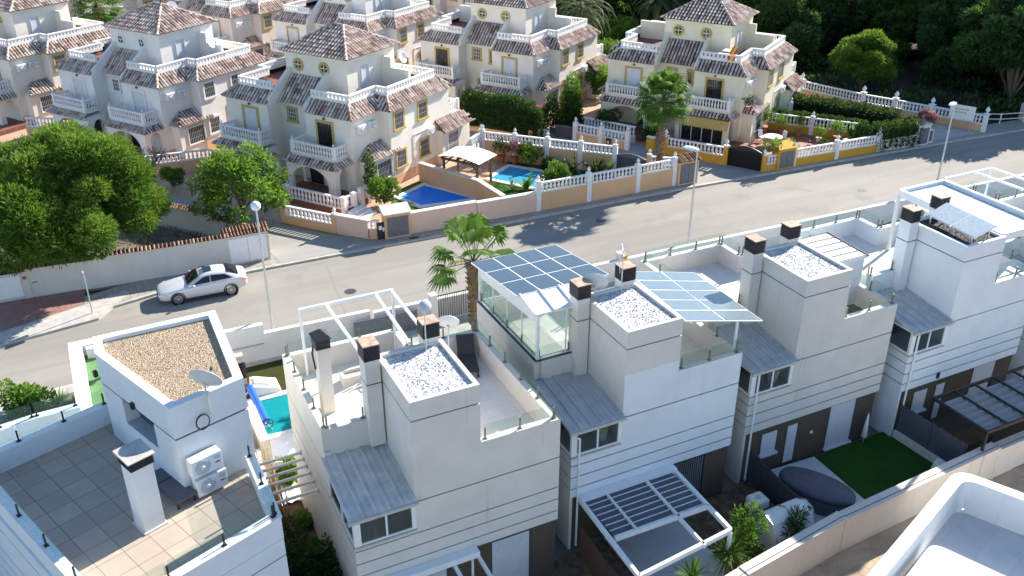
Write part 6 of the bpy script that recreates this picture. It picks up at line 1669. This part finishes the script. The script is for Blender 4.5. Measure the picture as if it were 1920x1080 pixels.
for i in range(2600):
    x = r.uniform(64, 100); y = r.uniform(50, 64)
    if y < 50.5+max(0, (69-x))*1.9 or x > 69 and y < 52.5-(x-69)*.12: continue
    d = rdir(r, .5); leaf(m, Vector((x, y, .05)), d, rdir(r), r.uniform(.2, .6), .05, r.random())
struct(m.build('dry_grass', 'dead_leaf'), 'stuff')
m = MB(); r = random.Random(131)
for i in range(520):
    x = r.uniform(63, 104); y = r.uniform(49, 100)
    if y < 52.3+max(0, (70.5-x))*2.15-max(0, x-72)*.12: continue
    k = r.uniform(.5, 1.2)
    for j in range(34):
        d = rdir(r, -.1); p = Vector((x, y, .1))+Vector((d.x*k, d.y*k, abs(d.z)*k*1.0)); leaf(m, p, (d+rdir(r)*.5).normalized(), rdir(r), .55, .22, min(.6, max(.02, .15+.3*d.z+r.uniform(-.1, .1))))  # leaf tone lightens upwards, light from above painted into the colour
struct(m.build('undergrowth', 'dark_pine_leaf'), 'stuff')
# ------------------------------------------------------------------ street furniture, car, garden things
def lamp(label, base, H, head, rz=0, tilt=0, r0=.075):
    t = thing('street_lamp', label, 'street lamp', (*base, 0), rz, 'street lamps along the road')
    m = MB(); m.lathe([(.13, 0), (.13, .5), (r0, .55), (r0*.62, H)], (0, 0, 0), 10); m.build('post', 'galv', t)
    if head == 'globe':
        m = MB(); m.ell((0, 0, H+.18), .24, .24, .24, 16, 10); m.build('globe', 'lamp_white', t, smooth=True); m = MB(); m.lathe([(.08, 0), (.13, .06)], (0, 0, H-.05), 10); m.build('collar', 'galv', t)
    else:
        m = MB(); prof = [(-.12, .05, .05), (.05, .16, .10), (.45, .21, .13), (.75, .17, .10), (.92, .06, .04)]
        for a, b in zip(prof, prof[1:]):
            A = [(a[0], -a[1], H), (a[0], a[1], H), (a[0], a[1]*.7, H+a[2]), (a[0], -a[1]*.7, H+a[2])]; B = [(b[0], -b[1], H), (b[0], b[1], H), (b[0], b[1]*.7, H+b[2]), (b[0], -b[1]*.7, H+b[2])]
            for i in range(4): m.face([A[i], A[(i+1) % 4], B[(i+1) % 4], B[i]])
        m.build('lamp_head', 'lamp_white', t); m = MB(); m.box(.1, .75, -.13, .13, H-.04, H); m.build('lens', 'dish_grey', t)
    return t
lamp('street lamp with white globe beside the parked car', (7.15, 41.75), 7.7, 'globe')
lamp('street lamp with flat white head before the ochre wall', (32.2, 41.3), 6.9, 'arm', R(115))
lamp('street lamp with flat white head at the right of the road', (55.4, 43.2), 6.15, 'arm', R(200))
t = thing('sign_post', 'thin grey street sign post on pavement left of the car', 'sign', (-.85, 49.75, .12))
m = MB(); m.tube((0, 0, -.1), (0, 0, 2.55), .035, .035, 8); m.build('post', 'galv', t)
m = MB(); m.box(-.03, .03, -.26, .26, 2.0, 2.55); m.build('sign_plate', 'dish_grey', t)
m = MB(); m.box(18.0, 18.6, 51.05, 51.4, .118, .124); tag(m.build('drain_cover', 'dark_grey'), 'dark drain cover in pavement below the peach cabinet', 'drain cover')
m = MB(); m.box(6.6, 7.2, 51.3, 51.7, .118, .124); tag(m.build('drain_cover', 'red_pavers'), 'reddish drain cover in pavement behind the car', 'drain cover')
# car: a lofted saloon, nose towards -x
car = thing('parked_car', 'white saloon car parked on the road by the pale wall', 'car', (5.0, 49.7, 0), R(-2.5))
secs = [  # x, half width, z bottom, z belt(side top), z centre top
    (-2.43, .50, .34, .60, .62), (-2.36, .72, .26, .68, .71), (-2.15, .84, .22, .74, .79), (-1.7, .90, .20, .82, .90), (-1.1, .915, .19, .90, .985), (-.72, .92, .19, .94, 1.02),
    (0, .925, .19, .97, 1.0), (.8, .925, .19, 1.0, 1.02), (1.35, .92, .20, 1.02, 1.05), (1.75, .90, .22, 1.02, 1.07), (2.15, .86, .27, 1.0, 1.06), (2.36, .76, .34, .96, 1.01), (2.43, .60, .42, .88, .92)]
m = MB(); rings = []
for x, hw, zb, zs, zc in secs:
    half = [(0, zb), (hw*.8, zb), (hw*.96, zb+.08), (hw, zb+(zs-zb)*.45), (hw*.985, zb+(zs-zb)*.8), (hw*.93, zs), (hw*.6, zs+(zc-zs)*.7), (0, zc)]
    rings.append([(x, y, z) for y, z in half]+[(x, -y, z) for y, z in half[-2:0:-1]])
for a, b in zip(rings, rings[1:]):
    k = len(a)
    for i in range(k): m.face([a[i], a[(i+1) % k], b[(i+1) % k], b[i]])
m.face(rings[0][::-1]); m.face(rings[-1])
body = m.build('body', 'car_paint', car, smooth=True)
# weld so the shading is continuous
import bmesh
def weld(o):
    bm = bmesh.new(); bm.from_mesh(o.data); bmesh.ops.remove_doubles(bm, verts=bm.verts, dist=.002); bmesh.ops.recalc_face_normals(bm, faces=bm.faces); bm.to_mesh(o.data); bm.free()
weld(body)
sub = body.modifiers.new('sub', 'SUBSURF'); sub.levels = 2; sub.render_levels = 2
roof = [(-.78, .74, 1.0), (-.2, .66, 1.30), (.15, .63, 1.42), (.7, .62, 1.455), (1.15, .61, 1.42), (1.55, .60, 1.30), (2.0, .66, 1.06)]
def rp(x):
    for a, b in zip(roof, roof[1:]):
        if a[0] <= x <= b[0]: f = (x-a[0])/(b[0]-a[0]); return [a[i]+(b[i]-a[i])*f for i in range(3)]
m = MB()
RR = []
for x, hw, z in [(-.80, .76, .99), (-.76, .76, 1.01)]+roof[1:-1]+[(1.98, .68, 1.08), (2.04, .68, 1.04)]:
    RR.append([(x, -.86 if abs(x) < 1.7 else -.82, .93), (x, -hw*1.04, z-.05), (x, -hw*.7, z), (x, 0, z+.025), (x, hw*.7, z), (x, hw*1.04, z-.05), (x, .86 if abs(x) < 1.7 else .82, .93)])
for a, b in zip(RR, RR[1:]):
    for i in range(6): m.face([a[i], a[i+1], b[i+1], b[i]])
cab = m.build('roof', 'car_paint', car, smooth=True); weld(cab)
sub = cab.modifiers.new('sub', 'SUBSURF'); sub.levels = 2; sub.render_levels = 2
def carquad(name, pts, mat='car_glass', n=.008):
    m = MB(); m.face(pts); m.build(name, mat, car)
def off(p, q, r_, s):
    pass
# glazing laid a few millimetres proud of the cabin
m = MB(); m.hexa([(-.83, -.64, 1.035), (-.83, .64, 1.035), (-.17, .57, 1.345), (-.17, -.57, 1.345)], [(-.84, -.64, 1.05), (-.84, .64, 1.05), (-.18, .57, 1.36), (-.18, -.57, 1.36)]); m.build('windscreen', 'car_glass', car)
m = MB(); m.hexa([(1.35, -.53, 1.385), (1.35, .53, 1.385), (1.97, .58, 1.105), (1.97, -.58, 1.105)], [(1.36, -.53, 1.405), (1.36, .53, 1.405), (1.98, .58, 1.125), (1.98, -.58, 1.125)]); m.build('rear_window', 'car_glass', car)
for s in (-1, 1):
    y0, y1 = s*.885, s*.70
    for nm, quad in (('side_window', [(-.55, 1.0), (.38, 1.02), (.38, 1.36), (.05, 1.31)]), ('side_window', [(.45, 1.02), (1.62, 1.06), (1.22, 1.31), (.45, 1.365)])):
        m = MB(); P = []
        for x, z in quad:
            f = (z-.96)/.42; P.append((x, y0+(y1-y0)*max(0, f), z))
        nn = [(p[0], p[1]+s*.012, p[2]) for p in P]
        m.hexa(P, nn) if s > 0 else m.hexa(nn, P); m.build(nm, 'car_glass', car)
    m = MB(); m.ell((-.52, s*1.0, 1.0), .09, .11, .07, 8, 6); m.build('wing_mirror', 'car_paint', car, smooth=True)
    m = MB(); m.hexa([(-2.3, s*.50, .60), (-1.95, s*.84, .62), (-1.9, s*.86, .74), (-2.25, s*.55, .70)], [(-2.36, s*.55, .60), (-1.98, s*.885, .62), (-1.92, s*.895, .75), (-2.30, s*.6, .715)]); m.build('headlight', 'dish_grey', car)
    m = MB(); m.hexa([(2.2, s*.62, .80), (2.30, s*.84, .80), (2.02, s*.88, .90), (2.2, s*.66, .93)], [(2.46, s*.56, .80), (2.30, s*.90, .80), (2.0, s*.925, .92), (2.44, s*.56, .92)]); m.build('tail_light', 'red_lens', car)
    for x in (-1.42, 1.43):
        w_ = bpy.data.objects.new('wheel', None); COL.objects.link(w_); w_.parent = car; w_.location = (x, s*.80, .335)
        m = MB(); m.lathe([(.20, -.10), (.31, -.11), (.335, -.06), (.335, .06), (.31, .11), (.20, .10)], (0, 0, 0), 26, (0, 1, 0)); m.build('tyre', 'tyre', w_, smooth=False)
        m = MB(); m.lathe([(.225, .09), (.235, .125), (.20, .125), (.19, .09)], (0, 0, 0), 24, (0, s, 0), False)
        for k in range(10):
            a = k*math.pi/5; m.bar((0, s*.115, 0), (math.cos(a)*.21, s*.115, math.sin(a)*.21), .035, .02, (0, 1, 0))
        m.lathe([(.05, .10), (.05, .13), (.001, .135)], (0, 0, 0), 10, (0, s, 0)); m.build('rim', 'alloy', w_)
        m = MB(); m.lathe([(.40, .0), (.40, .128), (.345, .128), (.345, .0)], (x, s*.80, .335), 26, (0, s, 0), False); m.build('wheel_arch', 'black_metal', car)
    m = MB(); m.box(-.0, .2, s*.915-.01, s*.93+.01, .86, .885); m.box(1.0, 1.2, s*.915-.01, s*.93+.01, .90, .925); m.build('door_handle', 'alloy', car)
m = MB(); m.box(.12, .58, -.33, .33, 1.455, 1.475); m.build('sunroof', 'car_glass', car)
m = MB(); m.box(-2.445, -2.39, -.38, .38, .42, .58); m.build('grille', 'black_metal', car)
m = MB(); m.box(-2.46, -2.40, -.26, .26, .33, .42); m.build('number_plate', 'white_paint', car)
m = MB(); m.box(-1.0, 1.0, -.90, .90, .17, .24); m.build('sill', 'black_metal', car)
# gazebo with a white cloth roof beside the light blue pool
t = thing('gazebo', 'timber gazebo with billowing white cloth roof beside pools', 'gazebo', (25.0, 58.0, .1), R(-57))
for x in (-1.4, 1.4):
    for y in (-.9, .9):
        m = MB(); m.box(x-.07, x+.07, y-.07, y+.07, 0, 2.1); m.build('post', 'timber', t)
for y in (-.9, .9):
    m = MB(); m.bar((-1.6, y, 2.1), (1.6, y, 2.1), .09, .16)
    for x in (-1.4, 1.4): m.bar((x, y, 1.6), (x-.5*(1 if x > 0 else -1), y, 2.08), .07, .07)
    m.build('beam', 'timber', t)
m = MB()
for k in range(6): x = -1.5+k*.6; m.bar((x, -1.1, 2.2), (x, 1.1, 2.2), .06, .1)
m.build('rafter', 'timber', t)
m = MB(); n = 16
for i in range(n):
    xa, xb = -1.75+3.5*i/n, -1.75+3.5*(i+1)/n
    za, zb = 2.3+.26*math.sin(math.pi*i/n)+.02*(i % 2), 2.3+.26*math.sin(math.pi*(i+1)/n)+.02*((i+1) % 2)
    m.face([(xa, -1.2, za), (xb, -1.2, zb), (xb, 1.2, zb), (xa, 1.2, za)])
m.build('cloth_roof', 'fabric_white', t, smooth=True)
t = thing('hammock', 'pale orange seat cushion hanging under the gazebo corner', 'hammock', (26.3, 57.6, .1))
m = MB(); m.ell((0, 0, .75), .5, .3, .16, 12, 6); m.build('cushion', 'peach_wall', t, smooth=True); m = MB(); m.tube((0, 0, .8), (0, 0, 2.1), .015); m.build('rope', 'reed', t)
# terrace furniture of the awning villa
t = thing('garden_table', 'round white garden table on the terracotta terrace', 'table', (50.5, 55.3, .14))
m = MB(); m.lathe([(.75, .70), (.75, .74)], (0, 0, 0), 20); m.build('table_top', 'white_paint', t); m = MB(); m.lathe([(.3, 0), (.06, .06), (.06, .7)], (0, 0, 0), 10); m.build('leg', 'white_paint', t)
for i, (dx, dy, rz, lab) in enumerate(((1.1, .2, 90, 'white garden chair right of the round table'), (-.2, 1.05, 180, 'white garden chair behind the round table'), (.3, -1.05, 0, 'white garden chair in front of the round table'))):
    chair(lab, (50.5+dx, 55.3+dy, .14), R(-rz if i == 0 else (0 if i == 1 else 180)), 'white_paint', 'chairs round the terrace table')
t = thing('planter', 'pale blue-grey upright planter by the street balustrade', 'planter', (55.1, 52.0, .14))
m = MB(); m.box(-.25, .25, -.25, .25, 0, .8); m.build('box', 'dish_grey', t, bevel=.03); m = MB(); m.box(-.2, .2, -.2, .2, .75, .79); m.build('soil', 'soil', t)
t = thing('cane_chair', 'round backed pale cane chair on the far patio', 'chair', (56.2, 58.2, .14), R(-60))
m = MB(); m.lathe([(.36, 0), (.40, .03), (.36, .06)], (0, .25, .85), 16, (0, 1, .2), False)
for k in range(8): a = k*math.pi/8; m.bar((math.cos(a)*.36, .27, .85+math.sin(a)*.36), (-math.cos(a)*.36, .27, .85-math.sin(a)*.36), .02)
m.build('backrest', 'reed', t)
m = MB(); m.lathe([(.36, .4), (.36, .45)], (0, 0, 0), 14); m.build('seat', 'reed', t)
for x, y in ((-.25, -.2), (.25, -.2), (-.25, .2), (.25, .2)): m = MB(); m.tube((x, y, 0), (x, y, .4), .02); m.build('leg', 'reed', t)
t = thing('garden_screen', 'tall folded charcoal screen beside the yellow villa wall', 'screen', (53.4, 61.0, .14), R(-57))
m = MB(); m.box(-.35, .35, -.06, .06, 0, 1.9); m.build('panel', 'dark_grey', t, bevel=.02); m = MB(); m.box(-.4, .4, -.09, .09, 0, .05); m.build('foot', 'dark_grey', t)
t = thing('garden_shed', 'dark green metal shed roof behind the upper patio', 'shed', (56.5, 65.4, .1), R(-57))
m = MB(); m.box(-1.0, 1.0, -.9, .9, 0, 1.7); m.build('wall', 'green_metal', t); m = MB(); m.hexa([(-1.1, -1, 1.7), (1.1, -1, 1.7), (1.1, 1, 1.7), (-1.1, 1, 1.7)], [(-1.1, -.05, 2.2), (1.1, -.05, 2.2), (1.1, .05, 2.2), (-1.1, .05, 2.2)])
for k in range(8): m.box(-1.05+k*.28, -.99+k*.28, -.93, -.9, 0, 1.7)
m.build('roof', 'green_metal', t)
# flag and cabinet on the awning villa terrace
vx = lambda a, b: (48.12+math.cos(UA)*a-math.sin(UA)*b, 56.74+math.sin(UA)*a+math.cos(UA)*b)
t = thing('flag', 'red and yellow striped flag draped on the awning villa roof terrace', 'flag', (*vx(-1.5, .75), 6.6), UA)
m = MB(); m.tube((0, 0, 0), (.3, .3, 1.2), .02); m.build('flagpole', 'white_paint', t)
for nm, mt, x0, x1 in (('stripe', 'flag_red', -.18, -.09), ('stripe', 'flag_yellow', -.09, .09), ('stripe', 'flag_red', .09, .18)):
    m = MB(); g = []
    for k in range(9): f = k/8; g.append(((x0*1.4+.3*f+.06*math.sin(f*7), .12*f*2+.05*math.sin(f*9)-.2*(1-f), -.05+1.1*f), (x1*1.4+.3*f+.06*math.sin(f*7+.6), .12*f*2+.05*math.sin(f*9+.5)-.2*(1-f), -.05+1.1*f)))
    for a, b in zip(g, g[1:]): m.face([a[0], a[1], b[1], b[0]])
    m.build(nm, mt, t, smooth=True)
t = thing('terrace_cabinet', 'grey-brown cabinet with white top on awning villa roof terrace', 'cabinet', (*vx(-1.9, 1.6), 6.06), UA)
m = MB(); m.box(-.45, .45, -.35, .35, 0, 1.0); m.build('body', 'wood_brown', t); m = MB(); m.box(-.5, .5, -.4, .4, 1.0, 1.06); m.build('top', 'white_paint', t)
# antennas and dishes among the villas
def vpt(O, a, b): return (O[0]+math.cos(UA)*a-math.sin(UA)*b, O[1]+math.sin(UA)*a+math.cos(UA)*b)
dish('white dish on the tower terrace of the white trimmed villa', (*vpt((6.63, 73.5), -.6, 6.2), 6.1), (.6, -.6, .4), .45, 1.6, 'white_stone')
dish('white dish behind the tower of the white trimmed villa', (*vpt((6.63, 73.5), -8.5, 9.5), 6.1), (.3, -.8, .3), .5, 3.0, 'white_stone')
dish('cream dish at the tower eave of the pool villa', (*vpt((17.18, 59.53), -2.0, 8.6), 6.1), (.5, -.7, .3), .42, 1.7, 'white_stone')
t = thing('water_heater', 'black storage unit on the white trimmed villa left terrace', 'storage unit', (*vpt((6.63, 73.5), -9.2, 3.6), 6.06), UA)
m = MB(); m.box(-.6, .6, -.35, .35, 0, 1.1); m.build('body', 'black_metal', t, bevel=.03)
m = MB()
for k in range(4): m.box(-.55+k*.3, -.35+k*.3, -.37, -.351, .1, 1.0)
m.build('vent', 'dark_grey', t)
t = thing('parasol', 'orange parasol on the pink villa at the top edge', 'parasol', (44.6, 88.0, 5.2))
m = MB(); m.lathe([(1.1, 2.0), (.6, 2.3), (.02, 2.5)], (0, 0, 0), 10, caps=False); m.build('canopy', 'orange', t); m = MB(); m.tube((0, 0, 0), (0, 0, 2.5), .03); m.build('pole', 'white_paint', t)
t = thing('mailbox', 'small white letter box on dark niche of peach lane wall', 'letter box', (38.6, 60.85, .35), R(-57))
m = MB(); m.box(-.2, .2, -.2, -.145, 0, .5); m.build('niche', 'black_metal', t); m = MB(); m.box(-.08, .08, -.24, -.2, .1, .3); m.build('box', 'white_paint', t)
for x, y, lab in ((12.5, 46.2, 'round manhole cover in the road beside the lamp and car'), (30.5, 48.6, 'round manhole cover in the road below the peach wall'), (50.0, 45.0, 'round manhole cover in the road before the ochre wall')):
    m = MB(); m.lathe([(.34, 0), (.34, .006)], (x, y, .001), 20); tag(m.build('manhole_cover', 'dark_grey'), lab, 'manhole cover')
